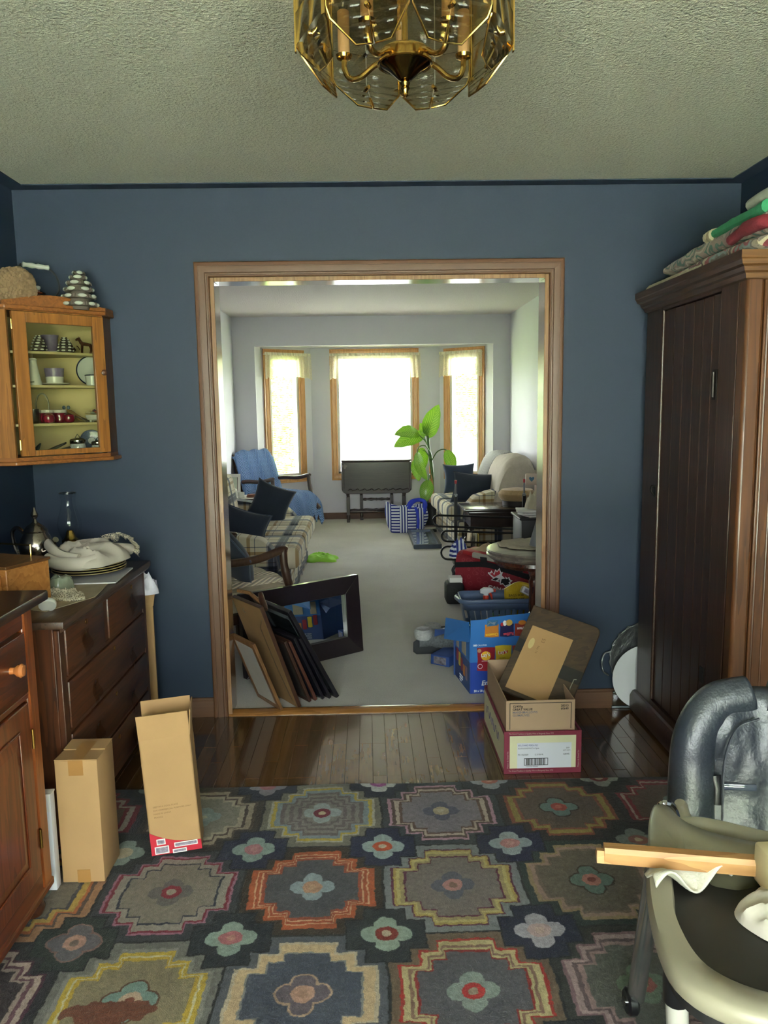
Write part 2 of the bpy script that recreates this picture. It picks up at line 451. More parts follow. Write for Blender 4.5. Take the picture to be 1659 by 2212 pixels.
for w_, m in (('L', OAK_T), ('R', OAK_T), ('T', OAK_H)): casing_piece(I1, I2, IT, YD, w_, m, d1)
for x0, x1, z0, z1 in ((I1-.002, I1+.018, 0, IT), (I2-.018, I2+.002, 0, IT), (I1+.018, I2-.018, IT-.018, IT+.002)):
    obj('jamb', B().box(x0, x1, YD-.004, YD+.124, z0, z1), JAMB, d1, bev=.002)
for w_, m in (('L', OAK_T), ('R', OAK_T), ('T', OAK_H)):
    o = casing_piece(I1, I2, IT, 0, w_, m, d1); o.data.transform(Matrix.Diagonal((1, -1, 1, 1))); o.data.transform(Matrix.Translation((0, YD+.12, 0))); o.data.flip_normals()
# baseboards
BB = [(0, 0), (.013, 0), (.013, .068), (.011, .074), (.011, .078), (.007, .084), (.006, .092), (0, .094)]
def baseboard(name, p0, p1, m, prof=BB, left=True):
    p0, p1 = V((*p0, 0)), V((*p1, 0)); u = (p1-p0).normalized(); n = V((-u.y, u.x, 0)) if left else V((u.y, -u.x, 0))
    b_ = B(); b_.loft([[p+n*a+V((0, 0, z)) for a, z in prof] for p in (p0, p1)]); return struct(name, b_, m, ang=25)
baseboard('baseboard_back', (XL, YD), (I1-.066, YD), OAK_H, left=False)
baseboard('baseboard_back', (I2+.066, YD), (XR, YD), OAK_H, left=False)
baseboard('baseboard_bay', (A2[0], A2[1]), (A3[0], A3[1]), OAK_H, left=False)
baseboard('baseboard_bay', (A1[0], A1[1]), (A2[0], A2[1]), OAK_T, left=False)
baseboard('baseboard_bay', (A3[0], A3[1]), (A4[0], A4[1]), OAK_T, left=False)
baseboard('baseboard_left', (LX, YD+.12), (LX, YB), OAK_T, left=False)
baseboard('baseboard_right', (RX, YD+.12), (RX, YB), OAK_T, left=True)

# ---- bay windows, blinds and lace valances
VINYL = mat('white_window_sash', '#ece9e0', rough=.4, var=.02)
PANE = glass('window_pane', '#fbfdfb')
def slat_mat():
    n = NT('cream_blind_slat'); n.set(col='#dcd8ce', rough=.5)
    tr = n.n('BsdfTranslucent'); tr.inputs[0].default_value = lin('#e6dfd0'); mx = n.n('MixShader'); mx.inputs[0].default_value = .15
    n.l(n.b.outputs[0], mx.inputs[1]); n.l(tr.outputs[0], mx.inputs[2]); n.l(mx.outputs[0], n.t.nodes['Material Output'].inputs[0]); return n.m
SLAT = slat_mat()
def lace_mat(name, col, sc, open_=.5, tr=.45, uvscale=None):
    n = NT(name); vo = n.n('TexVoronoi', feature='DISTANCE_TO_EDGE'); vo.inputs['Scale'].default_value = sc
    n.l(n.uv if uvscale else n.co, vo.inputs['Vector'])
    hole = n.math('GREATER_THAN', vo.outputs['Distance'], open_)
    tp = n.n('BsdfTransparent'); tl = n.n('BsdfTranslucent'); tl.inputs[0].default_value = lin(col)
    n.set(col=col, rough=.85)
    m1 = n.n('MixShader'); m1.inputs[0].default_value = tr; n.l(n.b.outputs[0], m1.inputs[1]); n.l(tl.outputs[0], m1.inputs[2])
    m2 = n.n('MixShader'); n.l(n.math('ADD', n.math('MULTIPLY', hole, .62), .12), m2.inputs[0]); n.l(m1.outputs[0], m2.inputs[1]); n.l(tp.outputs[0], m2.inputs[2])
    n.l(m2.outputs[0], n.t.nodes['Material Output'].inputs[0]); return n.m
LACE = lace_mat('ivory_lace', '#efe8d2', 120, .24)
ROD = mat('white_rod', '#eeeadf', rough=.4, var=0)
def bay_window(idx, M, s0, s1, z0, z1, label, vlabel, v0, v1, zbl=.61, seed=0):
    """local frame: x along the wall, -y into the room, z up"""
    root = thing('window_%d' % idx, None, None, M=M.copy()); root['kind'] = 'structure'
    W = .085; prof = [(u*1.29, v*.9) for u, v in PROF]
    x0, x1, zb, zt = s0+W, s1-W, z0+W, z1-W
    for which in 'LRTB':
        b_ = B(); a, c = [], []
        for u, v in prof:
            if which == 'L': a.append(V((x0-u, -v, zb-u))); c.append(V((x0-u, -v, zt+u)))
            if which == 'R': a.append(V((x1+u, -v, zb-u))); c.append(V((x1+u, -v, zt+u)))
            if which == 'T': a.append(V((x0-u, -v, zt+u))); c.append(V((x1+u, -v, zt+u)))
            if which == 'B': a.append(V((x0-u, -v, zb-u))); c.append(V((x1+u, -v, zb-u)))
        b_.loft([a, c]); obj('window_trim', b_, WOAK, root, ang=25, local=True)
    for q in ((x0-.004, x0+.03, zb, zt), (x1-.03, x1+.004, zb, zt), (x0, x1, zb-.004, zb+.03), (x0, x1, zt-.03, zt+.004)):
        obj('sash', B().box(q[0], q[1], .004, .085, q[2], q[3]), VINYL, root, local=True, bev=.003)
    obj('pane', B().box(x0+.025, x1-.025, .06, .064, zb+.025, zt-.025), PANE, root, local=True, smooth=False)
    # blind
    Mb = M @ Matrix.Translation((0, 0, zt-.06))
    bl = thing('window_blind', label, 'blind', M=Mb, group='cream slatted blinds in the bay')
    bx0, bx1 = x0+.035, x1-.035; top = 0.02
    obj('head_rail', B().rbox(bx0, bx1, .012, .042, top, top+.035, .003), ROD, bl, local=True)
    sb = B(); w2 = (bx1-bx0)/2
    sb.grid(lambda u, v: V(((2*u-1)*w2, (v-.5)*.025, .0022*(1-(2*v-1)**2))), 1, 4)
    me_o = obj('slat', sb, SLAT, bl, local=True, solid=.0008)
    zz, k = top-.018, 0; zb_ = zbl-(zt-.06)
    while zz > zb_:
        o_ = me_o if k == 0 else part_copy(me_o, bl)
        o_.location = ((bx0+bx1)/2, .028, zz); o_.rotation_euler = (math.radians(-10+R.uniform(-2, 2)), 0, 0); o_.name = 'slat'
        zz -= .0228; k += 1
    obj('bottom_rail', B().rbox(bx0, bx1, .018, .038, zb_-.02, zb_-.006, .003), ROD, bl, local=True)
    for t in (.14, .86) if s1-s0 < .7 else (.1, .5, .9):
        obj('cord', B().tube([(bx0+(bx1-bx0)*t, .0135, top), (bx0+(bx1-bx0)*t, .0135, zb_-.01)], .0012, 5), ROD, bl, local=True)
    # valance
    Mv = M @ Matrix.Translation((0, 0, 2.135))
    va = thing('lace_valance', vlabel, 'valance', M=Mv, group='ivory lace valances in the bay')
    obj('curtain_rod', B().tube([(v0+.01, -.002, .0), (v0+.01, -.05, 0), (v1-.01, -.05, 0), (v1-.01, -.002, 0)], .006, 6), ROD, va, local=True)
    n_f = int((v1-v0)/.075); rr = random.Random(seed)
    ph = [rr.uniform(-.6, .6) for _ in range(60)]
    def f(u, v):
        fold = math.sin(u*n_f*2*PI+ph[int(u*n_f) % 60]); sp = (v1-v0)*(.012*v)
        hem = .018*abs(math.sin(u*n_f*PI*1.5)) + .012*rr.random()*0
        edge = .03*(abs(2*u-1)**6)
        return V((v0+(v1-v0)*u+(2*u-1)*sp+.008*math.cos(u*n_f*2*PI), -.058-.018*fold*(.35+.65*v)-.015*v, .018-(.285+hem+edge)*v))
    obj('lace_panel', B().grid(f, 90, 14), LACE, va, local=True)
    obj('gathered_heading', B().grid(lambda u, v: V((v0+(v1-v0)*u, -.058-.010*math.sin(u*n_f*4*PI)-.004, .024-.035*v)), 90, 2), mat('ivory_heading', '#eee7d3', rough=.85), va, local=True)
bay_window(1, ML, 0.005, .605, .525, 2.2, 'cream slatted blind in the left bay window, behind the blue armchair', 'ivory lace valance across the narrow left bay window', .0, .675, seed=1)
bay_window(2, MC, .247, 1.396, .525, 2.215, 'wide cream slatted blind in the middle bay window above the drop-leaf table', 'wide ivory lace valance across the middle bay window', .25, 1.405, seed=2)
bay_window(3, MR, .07, .665, .525, 2.2, 'cream slatted blind in the right bay window, behind the tall plant', 'ivory lace valance across the narrow right bay window beside the plant', .03, .65, seed=3)
# window behind the photographer
wf = thing('window_4', None, None, (.1, YF, 0)); wf['kind'] = 'structure'
for q in ((-1.353, -1.29, .05, 2.25), (1.48, 1.547, .05, 2.25), (.06, .14, .05, 2.25), (-1.353, 1.547, .05, .11), (-1.353, 1.547, 2.19, 2.25)):
    obj('sash', B().box(q[0], q[1], YF-.09, YF-.03, q[2], q[3]), VINYL, wf, bev=.003)
obj('pane', B().box(-1.3, 1.49, YF-.065, YF-.06, .1, 2.2), PANE, wf, smooth=False)

# ---- outdoors
def lawn_mat():
    n = NT('lawn'); n.set(col=n.ramp(n.noise(6, 5), [(.3, (.10, .16, .05)), (.7, (.20, .26, .09))]), rough=.95); return n.m
b = B().box(-40, 40, -40, 60, -.5, -.3); g = struct('ground', b, lawn_mat(), smooth=False)
b = B().box(-1.2, 7, 11.2, 40, -.3, -.28); struct('driveway', b, mat('worn_asphalt', (.16, .16, .16), rough=.9), smooth=False)
b = B().box(-9, 9, -16, YF-.12, -.3, -.27); struct('added_bounce_slab', b, mat('pale_bounce_slab', (.86, .84, .66), rough=.9), smooth=False)  # unseen pale slab, added to bounce light up to the dining ceiling
b = B().grid(lambda u, v: V((-16+32*u, -15-.6*noise.noise(V((u*30, v*6, 1))), -.3+2.2*v+.25*noise.noise(V((u*40, 3, 0)))*v)), 80, 10); struct('added_sky_blocker', b, mat('dark_sky_blocker', (.05, .09, .03), rough=.9, var=.4, vs=3))  # unseen green screen, added behind the house to block low sky
b = B().box(-6, 6, 9.9, 10.4, 2.62, 2.72); struct('added_sun_blocker', b, PLAS, smooth=False)  # unseen overhang, added to shade the bay windows from the sun
b = B().box(XL-.5, XR+.5, YF-1.6, YF-.1, 2.5, 2.6); struct('added_sun_blocker', b, PLAS, smooth=False)  # unseen overhang, added to keep sun out of the rear window
LEAFY = NT('sunlit_leaf'); LEAFY.set(col=LEAFY.ramp(LEAFY.noise(9, 2), [(.3, (.16, .26, .03)), (.7, (.42, .5, .1))]), rough=.6)
def shrub(label, c, r, n, seed, trunk):
    rr = random.Random(seed); b_ = B()
    for _ in range(n):
        d = V((rr.gauss(0, 1), rr.gauss(0, 1), rr.gauss(0, 1))).normalized()*(rr.random()**.35)
        p = V(c)+V((d.x*r[0], d.y*r[1], d.z*r[2])); a = V((rr.gauss(0, 1), rr.gauss(0, 1), rr.gauss(0, .6))).normalized(); q = a.orthogonal().normalized(); s = rr.uniform(.05, .1)
        b_.poly([p-a*s, p+q*s*.5, p+a*s, p-q*s*.5])
    t = thing('garden_tree', label, 'tree', (c[0], c[1], -.3), group='trees in the front garden')
    f_ = obj('foliage', b_, LEAFY.m, t, smooth=False); f_['kind'] = 'stuff'
    tb = B().tube([(c[0], c[1], -.32), (c[0]+.05, c[1], c[2]*.5), (c[0], c[1], c[2])], [trunk, trunk*.8, trunk*.4], 8); obj('trunk', tb, mat('bark_'+str(seed), '#5a4a3a', rough=.9), t)
shrub('sunlit green shrub outside the left bay window', (-2.0, 15.5, 1.6), (1.25, 1.2, 2.4), 6500, 3, .08)
shrub('green tree outside the right bay window', (2.55, 17, 2.6), (1.25, 1.2, 2.0), 5200, 4, .12)
nh = thing('neighbour_house', 'pale house across the street, seen through the blinds', 'house', (.5, 24, -.3))
obj('wall', B().box(-5, 6.5, 24, 30, -.3, 5.2), mat('pale_siding', (.74, .74, .72), rough=.8), nh, smooth=False)
obj('roof', B().prism([(-5.5, 5.2), (7, 5.2), (6, 7.6), (-4.5, 7.6)], 0, 7, Matrix(((1, 0, 0, 0), (0, 0, 1, 23.5), (0, 1, 0, 0), (0, 0, 0, 1)))), mat('grey_shingle', '#6a6866', rough=.9), nh, smooth=False)
for x in (-3.2, 2.6): obj('window', B().box(x, x+1.2, 23.95, 24.02, .9, 2.3), mat('dark_far_pane_%d' % int(x+9), '#5a646c', rough=.2), nh, smooth=False)
obj('door', B().box(.2, 1.2, 23.95, 24.02, -.25, 1.9), mat('grey_far_door', '#8a8c90', rough=.5), nh, smooth=False)
# ================================================================= rug
def rug_image():
    pix = .0027; X0, X1, Y0, Y1 = -1.262, 1.332, .24, 2.836
    nx, ny = int((X1-X0)/pix), int((Y1-Y0)/pix)
    rg = np.random.RandomState(5)
    def smooth_noise(cell):
        gx, gy = nx//cell+3, ny//cell+3; g_ = rg.rand(gy, gx)
        xi = np.arange(nx)/cell; yi = np.arange(ny)/cell; x0 = xi.astype(int); y0 = yi.astype(int); fx, fy = (xi-x0)[None, :], (yi-y0)[:, None]
        fx = fx*fx*(3-2*fx); fy = fy*fy*(3-2*fy)
        return (g_[y0][:, x0]*(1-fx)*(1-fy)+g_[y0][:, x0+1]*fx*(1-fy)+g_[y0+1][:, x0]*(1-fx)*fy+g_[y0+1][:, x0+1]*fx*fy)
    Xg, Yg = np.meshgrid(X0+(np.arange(nx)+.5)*pix, Y0+(np.arange(ny)+.5)*pix)
    Xg = Xg+(smooth_noise(30)-.5)*.007+(smooth_noise(5)-.5)*.006; Yg = Yg+(smooth_noise(30)-.5)*.007+(smooth_noise(5)-.5)*.006
    img = np.zeros((ny, nx, 3)); P = .431
    def c(s): return np.array(lin(s)[:3])
    def put(mask, col): img[mask] = c(col)
    def petals(x, y, r, col, ol=None):
        m = np.zeros(x.shape, bool); o_ = np.zeros(x.shape, bool)
        for dx, dy in ((1, 0), (-1, 0), (0, 1), (0, -1)):
            q = np.hypot((x-dx*r*.62), (y-dy*r*.62)); m |= q < r*.5; o_ |= q < r*.5+.006
        if ol: put(o_, ol)
        put(m, col)
    rows = [  # (bg, [(threshold, colour)...] outer to inner, petals, outline, ring, centre)
     [('#34323a', [(1, '#7c1f30'), (.9, '#b9b0a0'), (.8, '#7c1f30'), (.72, '#6a5a48')], '#8a8a80', None, '#93404a', '#bba890'),
      ('#3a2f28', [(1, '#54463a'), (.94, '#a99a84'), (.84, '#54403a'), (.78, '#b4a892'), (.68, '#8d877a')], '#93a09a', None, '#a3ada8', '#c8c0a8'),
      ('#7d786b', [(1, '#b8b4a4'), (.95, '#c4ac48'), (.88, '#8c9aa0'), (.78, '#75696a'), (.7, '#8f8a84'), (.62, '#75696a'), (.54, '#8f8a84'), (.46, '#75696a'), (.38, '#8f8a84')], '#a9b5b6', None, '#7a1834', '#d8c8a0'),
      ('#3b4045', [(1, '#c396a8'), (.94, '#5f4a44'), (.87, '#cbb8a8'), (.8, '#6b5044'), (.74, '#8d848c')], '#5e6072', None, '#cdbb98', '#dcd0b0'),
      ('#33292a', [(1, '#8a4a34'), (.93, '#9a8a48'), (.82, '#8a5040'), (.76, '#615248')], '#6e8682', '#3a2420', '#b04a40', '#c86a58'),
      ('#2e2a2e', [(1, '#7c1f2e'), (.93, '#a8988c'), (.88, '#7c1f2e'), (.8, '#5c4a40')], '#77807a', None, '#7a2030', '#b8a888')],
     [('#ad7f5e', [(1, '#5d4a44'), (.94, '#b96a3c'), (.88, '#c0a050'), (.78, '#4c4a50'), (.72, '#7c7264')], '#889080', None, '#9a5a4a', '#b8a888'),
      ('#38393f', [(1, '#a06a80'), (.96, '#7c1c34'), (.91, '#9a9488'), (.78, '#2c3040'), (.74, '#888074')], '#6a6764', None, '#8c1c34', '#a8a090'),
      ('#3a2c20', [(1, '#b0562e'), (.91, '#d8a884'), (.885, '#a84e2c'), (.83, '#d8a884'), (.805, '#a04c34'), (.74, '#55545a')], '#a4b2ba', None, '#c8987c', '#d0a888'),
      ('#85888a', [(1, '#5a1838'), (.965, '#b8a058'), (.92, '#c8b878'), (.86, '#a8986a'), (.79, '#5a1838'), (.755, '#7e736e')], '#5d5f6a', None, '#bd8680', '#8a6a58'),
      ('#2c3834', [(1, '#a08a68'), (.93, '#a88a7c'), (.85, '#7c6a5c'), (.8, '#6c6254')], '#63786e', '#42301e', '#bd7a6c', '#7a3428'),
      ('#26282c', [(1, '#6a6a5c'), (.9, '#3a3a40'), (.8, '#6a5a54')], '#7a8a84', None, '#8a4a44', '#b8a888')],
     [('#29282d', [(1, '#4a2034'), (.95, '#bda89c'), (.86, '#6a4450'), (.8, '#a8968c'), (.74, '#3c3034')], '#74806c', None, '#8a5a54', '#a89888'),
      ('#777670', [(1, '#8f8e88'), (.93, '#c8ac40'), (.86, '#d8d0a8'), (.83, '#c4a63c'), (.77, '#8f8468')], '#7e9a92', '#5a3a22', '#cfb49a', '#7a4030'),
      ('#595c64', [(1, '#c8b8a0'), (.95, '#d2b690'), (.80, '#8a8a88'), (.77, '#4a4f5e')], '#6a5f68', '#b89a84', '#c49a86', '#b08a78'),
      ('#6d5a48', [(1, '#a02820'), (.95, '#c8b888'), (.86, '#8a6a58'), (.81, '#c0b484'), (.77, '#8a2420'), (.73, '#5c5a60')], '#98a49c', None, '#b02828', '#a89884'),
      ('#34342f', [(1, '#8a6a70'), (.95, '#b49a98'), (.86, '#6e5a5c'), (.8, '#a88a88'), (.73, '#67685f')], '#7c8c78', None, '#a06058', '#8c8a70'),
      ('#2c2a2c', [(1, '#84504a'), (.9, '#4a4040'), (.8, '#5a5048')], '#7a8a84', None, '#8a4a44', '#b8a888')]]
    rows += [rows[0], rows[1], rows[2]]
    H = .190
    for j in range(6):
        cy = 2.62-.4345*j
        for i in range(6):
            cx = -1.052+P*i; x, y = Xg-cx, Yg-cy
            m0 = (abs(x) <= P/2) & (abs(y) <= .2175)
            bg, bands, pc, ol, rc, cc = rows[j][(i+(2 if j > 2 else 0)) % 6]
            put(m0, bg)
            a, b_ = abs(x)/H, abs(y)/H
            s = np.minimum(np.minimum(np.maximum(a/.42, b_), np.maximum(a/.70, b_/.78)), np.maximum(a, b_/.5))
            for th, col in bands: put(m0 & (s < th), col)
            edge = m0 & ((abs(abs(x)-P/2) < .004) | (abs(abs(y)-.2175) < .004)); put(edge, '#232323')
            petals(x, y, .060, pc, ol)
            put(np.hypot(x, y) < .030, rc); put(np.hypot(x, y) < .0135, cc)
            if (j, i) == (2, 1):
                sm = smooth_noise(9)+smooth_noise(20)*.6
                put((np.hypot((x+.045)/1.5, (y+.03)/.7) < .045*(.6+sm)) & (y < .0), '#6b3a26')
    cor = {(0, 2): ('#1e2238', '#8a848c', None, '#a86a70', '#b88078'), (0, 3): ('#1e2238', '#d0d0cc', None, '#a04a90', '#c88ab0'), (0, 4): ('#34343e', '#a8acb4', None, '#c87a70', '#d8a090'),
           (0, 5): ('#1c1c1e', '#8f9690', None, '#6a1820', '#a8a088'), (1, 1): ('#232524', '#86928a', None, '#b8a88c', '#b8a888'), (1, 2): ('#1e2240', '#97aaa4', None, '#c08088', '#c89090'),
           (1, 3): ('#1c2042', '#a8b8b8', None, '#c8552c', '#d8c8b0'), (1, 4): ('#1e2042', '#aab6ba', None, '#cc8e8c', '#d8a49c'), (1, 5): ('#202020', '#7a807a', None, '#8a5a50', '#b8a888'),
           (2, 1): ('#26302c', '#6a666c', '#8a6a64', '#c09484', '#7c6a60'), (2, 2): ('#20262e', '#94a69c', None, '#b06a70', '#c08a80'), (2, 3): ('#2a2e32', '#9cac9e', None, '#7a2018', '#c8b8a0'),
           (2, 4): ('#1e2038', '#bab4bc', None, '#cdb0ac', '#d0b4a8')}
    for j in range(7):
        cy = 2.836-.4345*j
        for i in range(7):
            cx = -1.2675+P*i; x, y = Xg-cx, Yg-cy
            bg, pc, ol, rc, cc = cor.get((j, i), ('#22242c', '#8a958e', None, '#9a5a54', '#b8a488'))
            a, b_ = abs(x), abs(y)
            put(((a < .112) & (b_ < .062)) | ((a < .062) & (b_ < .112)), '#15161c')
            put(((a < .107) & (b_ < .057)) | ((a < .057) & (b_ < .107)), bg)
            petals(x, y, .064, pc, ol)
            put(np.hypot(x/1.15, y) < .029, rc); put(np.hypot(x, y) < .013, cc)
    tone = 1+(smooth_noise(3)-.5)*.34+(smooth_noise(60)-.5)*.25+(rg.rand(ny, nx)-.5)*.22
    img = np.clip(img*tone[..., None], 0, 1)*.66
    im = bpy.data.images.new('hooked_rug_pattern', nx, ny, float_buffer=True)
    im.colorspace_settings.name = 'Non-Color'
    buf = np.ones((ny, nx, 4), np.float32); buf[..., :3] = img; im.pixels.foreach_set(buf.ravel()); im.update(); im.pack()
    return im, (X0, X1, Y0, Y1)
IM, RG = rug_image()
n = NT('hooked_wool_rug'); ti = n.n('TexImage'); ti.image = IM; n.l(n.uv, ti.inputs[0]); n.set(col=ti.outputs[0], rough=.95, sheen=.15, spec=.2)
n.bump(n.math('ADD', n.noise(330, 2), n.noise(70, 2)), .55, .006)
b = B(); b.grid(lambda u, v: V((RG[0]+(RG[1]-RG[0])*u+.004*math.sin(v*23), RG[2]+(RG[3]-RG[2])*v+.004*math.sin(u*19), .010+.0015*math.sin(u*31)*math.sin(v*27))), 40, 40)
rug = thing('hooked_rug', 'large hooked wool rug of stepped squares and flowers on the dining floor', 'rug', ((RG[0]+RG[1])/2, 1.5, 0))
obj('pile', b, n.m, rug)
obj('backing', B().box(RG[0]+.004, RG[1]-.004, RG[2]+.004, RG[3]-.004, 0.0005, .0085), mat('burlap', '#4a4034', rough=.95), rug, smooth=False)

# ================================================================= helpers for soft things
def heap(cx, cy, z, rx, ry, h, seed, rot=0, nr=22, na=72, rag=.18, crease=.9, fs=5.0, flat=2.6):
    """crumpled cloth lying in a heap"""
    b_ = B(); ca, sa = math.cos(rot), math.sin(rot); o_ = V((seed*3.7, seed*1.3, seed*5.1))
    def f(u, v):
        a = 2*PI*u; rr_ = 1+rag*noise.noise(V((math.cos(a)*1.6, math.sin(a)*1.6, 0))+o_)*2
        rho = min(v*1.06, 1); x, y = math.cos(a)*rho*rr_*rx, math.sin(a)*rho*rr_*ry
        p = V((x*fs*2, y*fs*2, 0))+o_
        rid = 1-abs(noise.noise(p+V((noise.noise(p*.7)*1.5, 0, 0)))*2); rid2 = 1-abs(noise.noise(p*2.1)*2)
        hh = h*((1-rho**flat)**.5)*(.62+crease*(.42*rid*rid+.2*rid2*rid2-.12))
        if v > .97: hh = 0
        return V((cx+x*ca-y*sa, cy+x*sa+y*ca, z+.001+hh))
    b_.grid(f, na, nr); bmesh.ops.remove_doubles(b_.bm, verts=b_.bm.verts, dist=1e-5); return b_
LINEN = mat('white_linen', '#b5ada0', rough=.85, var=.05, vs=9, bump=.15, bs=300)
KRAFT = mat('kraft_cardboard', '#a5825a', rough=.85, var=.06, vs=6, bump=.05, bs=120)
KRAFT_D = mat('kraft_cardboard_inside', '#93724e', rough=.9, var=.06, vs=6)
TAPE = mat('brown_parcel_tape', '#9c7242', rough=.3, var=.05, coat=.3)
CLEAR = glass('clear_tape', '#e6e0d8', rough=.28, refl=2.0)
BRASS = mat('polished_brass', '#c9a55c', rough=.18, metal=1, var=.05)
BRASS_D = mat('old_brass', '#8a6a34', rough=.35, metal=1, var=.12)
INK = mat('black_print', '#1d1b1a', rough=.7, var=0); INKW = mat('white_print', '#e9e9ee', rough=.6, var=0)
PAPER = mat('white_paper', '#e2e0dc', rough=.8, var=.02)

# ================================================================= buffet
CH = wood('red_brown_cherry', '#42190c', '#7a3a1c', 1, 11, rough=.3, coat=.35)
CHV = wood('red_brown_cherry_upright', '#42190c', '#7a3a1c', 2, 11, rough=.3, coat=.35)
CHO = wood('orange_brown_cherry_post', '#6a2f12', '#9a5224', 2, 12, rough=.32, coat=.35)
CHT = wood('dark_cherry_top', '#2a140c', '#4a2818', 1, 10, rough=.32, coat=.3)
def yzpanel(y0, y1, z0, z1, x, d, bevel):
    """raised field on the x=const face, standing d proud toward +x with sloped margins"""
    b_ = B(); o_ = [V((x, y0, z0)), V((x, y1, z0)), V((x, y1, z1)), V((x, y0, z1))]
    i_ = [V((x+d, y0+bevel, z0+bevel)), V((x+d, y1-bevel, z0+bevel)), V((x+d, y1-bevel, z1-bevel)), V((x+d, y0+bevel, z1-bevel))]
    b_.loft([[p-V((.004, 0, 0)) for p in o_], o_, i_]); return b_
bu = thing('buffet', 'red-brown wooden buffet with copper-coloured knob and panelled door, front left', 'cabinet', (-1.25, 1.55, 0))
Y0, Y1 = .98, 2.14
obj('top', B().rbox(XL+.01, -.925, Y0-.05, 2.185, .933, .962, .006), CHT, bu)
cb = B(); cb.box(XL+.02, -.985, Y0, Y1, .09, .931); obj('carcass', cb, CHV, bu, bev=.003)
obj('corner_post', B().box(-.99, -.958, 2.085, 2.145, .085, .931), CHO, bu, bev=.008)
for q in ((Y0, 2.085, .875, .931), (Y0, 2.085, .675, .692), (Y0, 2.085, .085, .15), ):
    obj('rail', B().box(-.99, -.96, *q), CH, bu, bev=.003)
for k, (a, c) in enumerate(((1.56, 2.075), (1.0, 1.54))):
    d = obj('drawer', B().rbox(-.99, -.952, a, c, .697, .868, .004), CH, bu)
    kb = B().lathe([(.010, 0), (.009, .012), (.017, .022), (.019, .030), (.014, .037), (.004, .039)], 18, Matrix.Translation((-.953, (a+c)/2+.16, .792)) @ Matrix.Rotation(PI/2, 4, 'Y'))
    obj('knob', kb, mat('coppery_wood_knob_%d' % k, '#b06a3a', rough=.25, coat=.6, var=.1), d)
    y0, y1 = a+.005, c-.005
    dr = obj('door', B().box(-.99, -.954, y0, y1, .155, .67), CHV, bu, bev=.003)
    obj('door_panel', yzpanel(y0+.075, y1-.075, .222, .604, -.9535, .006, .03), CHV, dr, smooth=False)
    for zq in ((.605, .612), (.214, .221)): obj('panel_bead', B().box(-.9545, -.949, y0+.068, y1-.068, *zq), CHV, dr, bev=.002)
    for yq in (y0+.068, y1-.075): obj('panel_bead', B().box(-.9545, -.949, yq, yq+.007, .214, .612), CHV, dr, bev=.002)
    for zq in (.56, .26): obj('hinge', B().cyl((-.951, y1+.004, zq-.028), (-.951, y1+.004, zq+.028), .004, n=8), BRASS_D, dr)
obj('base_moulding', B().box(-1.0, -.955, Y0-.01, 2.15, .075, .1), CH, bu, bev=.006)
for y in (2.09, 1.05):
    obj('foot', B().lathe([(.016, .0125), (.030, .018), (.036, .036), (.030, .055), (.02, .064), (.027, .075)], 20, Matrix.Translation((-1.0, y, .001))), CHT, bu)
single('paper', 'white sheet of paper lying on the buffet top', 'paper', B().box(-1.32, -1.045, 1.72, 2.06, .9628, .9640), PAPER, smooth=False)

# ================================================================= dresser
DW = wood('worn_brown_dresser', '#2c160b', '#5a3018', 1, 10, rough=.42, coat=.1)
DWV = wood('worn_brown_dresser_upright', '#2c160b', '#5a3018', 2, 10, rough=.42, coat=.1)
DT = wood('scuffed_dresser_top', '#2c1c14', '#553c2c', 1, 9, rough=.38, coat=.15)
ds = thing('dresser', 'worn dark wooden chest of drawers beside the blue back wall, pulls taped over', 'dresser', (-1.25, 2.85, 0))
obj('top', B().rbox(XL+.005, -.955, 2.345, 3.325, .795, .82, .004), DT, ds)
obj('top_moulding', B().prism([(-.974, .795), (-.957, .795), (-.962, .786), (-.972, .780)], -3.31, -2.36, Matrix(((1, 0, 0, 0), (0, 0, -1, 0), (0, 1, 0, 0), (0, 0, 0, 1)))), DT, ds)
obj('carcass', B().box(XL+.01, -1.0, 2.37, 3.30, .06, .796), DWV, ds, bev=.002)
for a, c in ((2.37, 2.41), (3.262, 3.30)): obj('stile', B().box(-1.001, -.980, a, c, .0125, .785), DWV, ds, bev=.003)
obj('divider', B().box(-1.001, -.981, 2.772, 2.815, .622, .785), DWV, ds, bev=.003)
for z in (.612, .435, .262, .09): obj('rail', B().box(-1.001, -.983, 2.41, 3.262, z-.008, z+.008), DW, ds, bev=.002)
def tape_piece(y, z, w_, h, tilt, seed):
    rr = random.Random(seed); pts = [(-.5, -.5), (.1, -.42), (.5, -.1), (.42, .5), (-.2, .46), (-.38, .1)]
    b_ = B(); M = Matrix.Translation((-.9715, y, z)) @ Matrix.Rotation(tilt, 4, 'X')
    b_.grid(lambda u, v: V((.006*abs(math.sin(u*5+seed))+.004*math.sin(v*7), (u-.5)*w_*(1-.4*v), (v-.5)*h)), 6, 6, M); return b_
for k, (ya, yc, z0, z1, pulls) in enumerate(((2.412, 2.77, .622, .783, [(2.572, .689)]), (2.817, 3.26, .622, .783, [(3.085, .690)]),
        (2.412, 3.26, .446, .602, [(2.63, .49), (3.05, .475)]), (2.412, 3.26, .272, .425, [(2.63, .335), (3.03, .30)]), (2.412, 3.26, .1, .252, [(2.63, .16), (3.03, .15)]))):
    d = obj('drawer', B().rbox(-1.0, -.976, ya, yc, z0, z1, .004), DW, ds)
    for i, (py, pz) in enumerate(pulls):
        p = obj('tape_strip', tape_piece(py, pz, .07, .085, .35-.1*i, k*3+i), CLEAR, d); p['label'] = 'clear glossy tape over the missing pull'
    obj('keyhole_plate', B().cyl((-.978, sum(q[0] for q in pulls)/len(pulls)+.02, z1-.03), (-.9735, sum(q[0] for q in pulls)/len(pulls)+.02, z1-.03), .009, n=12), BRASS_D, d)

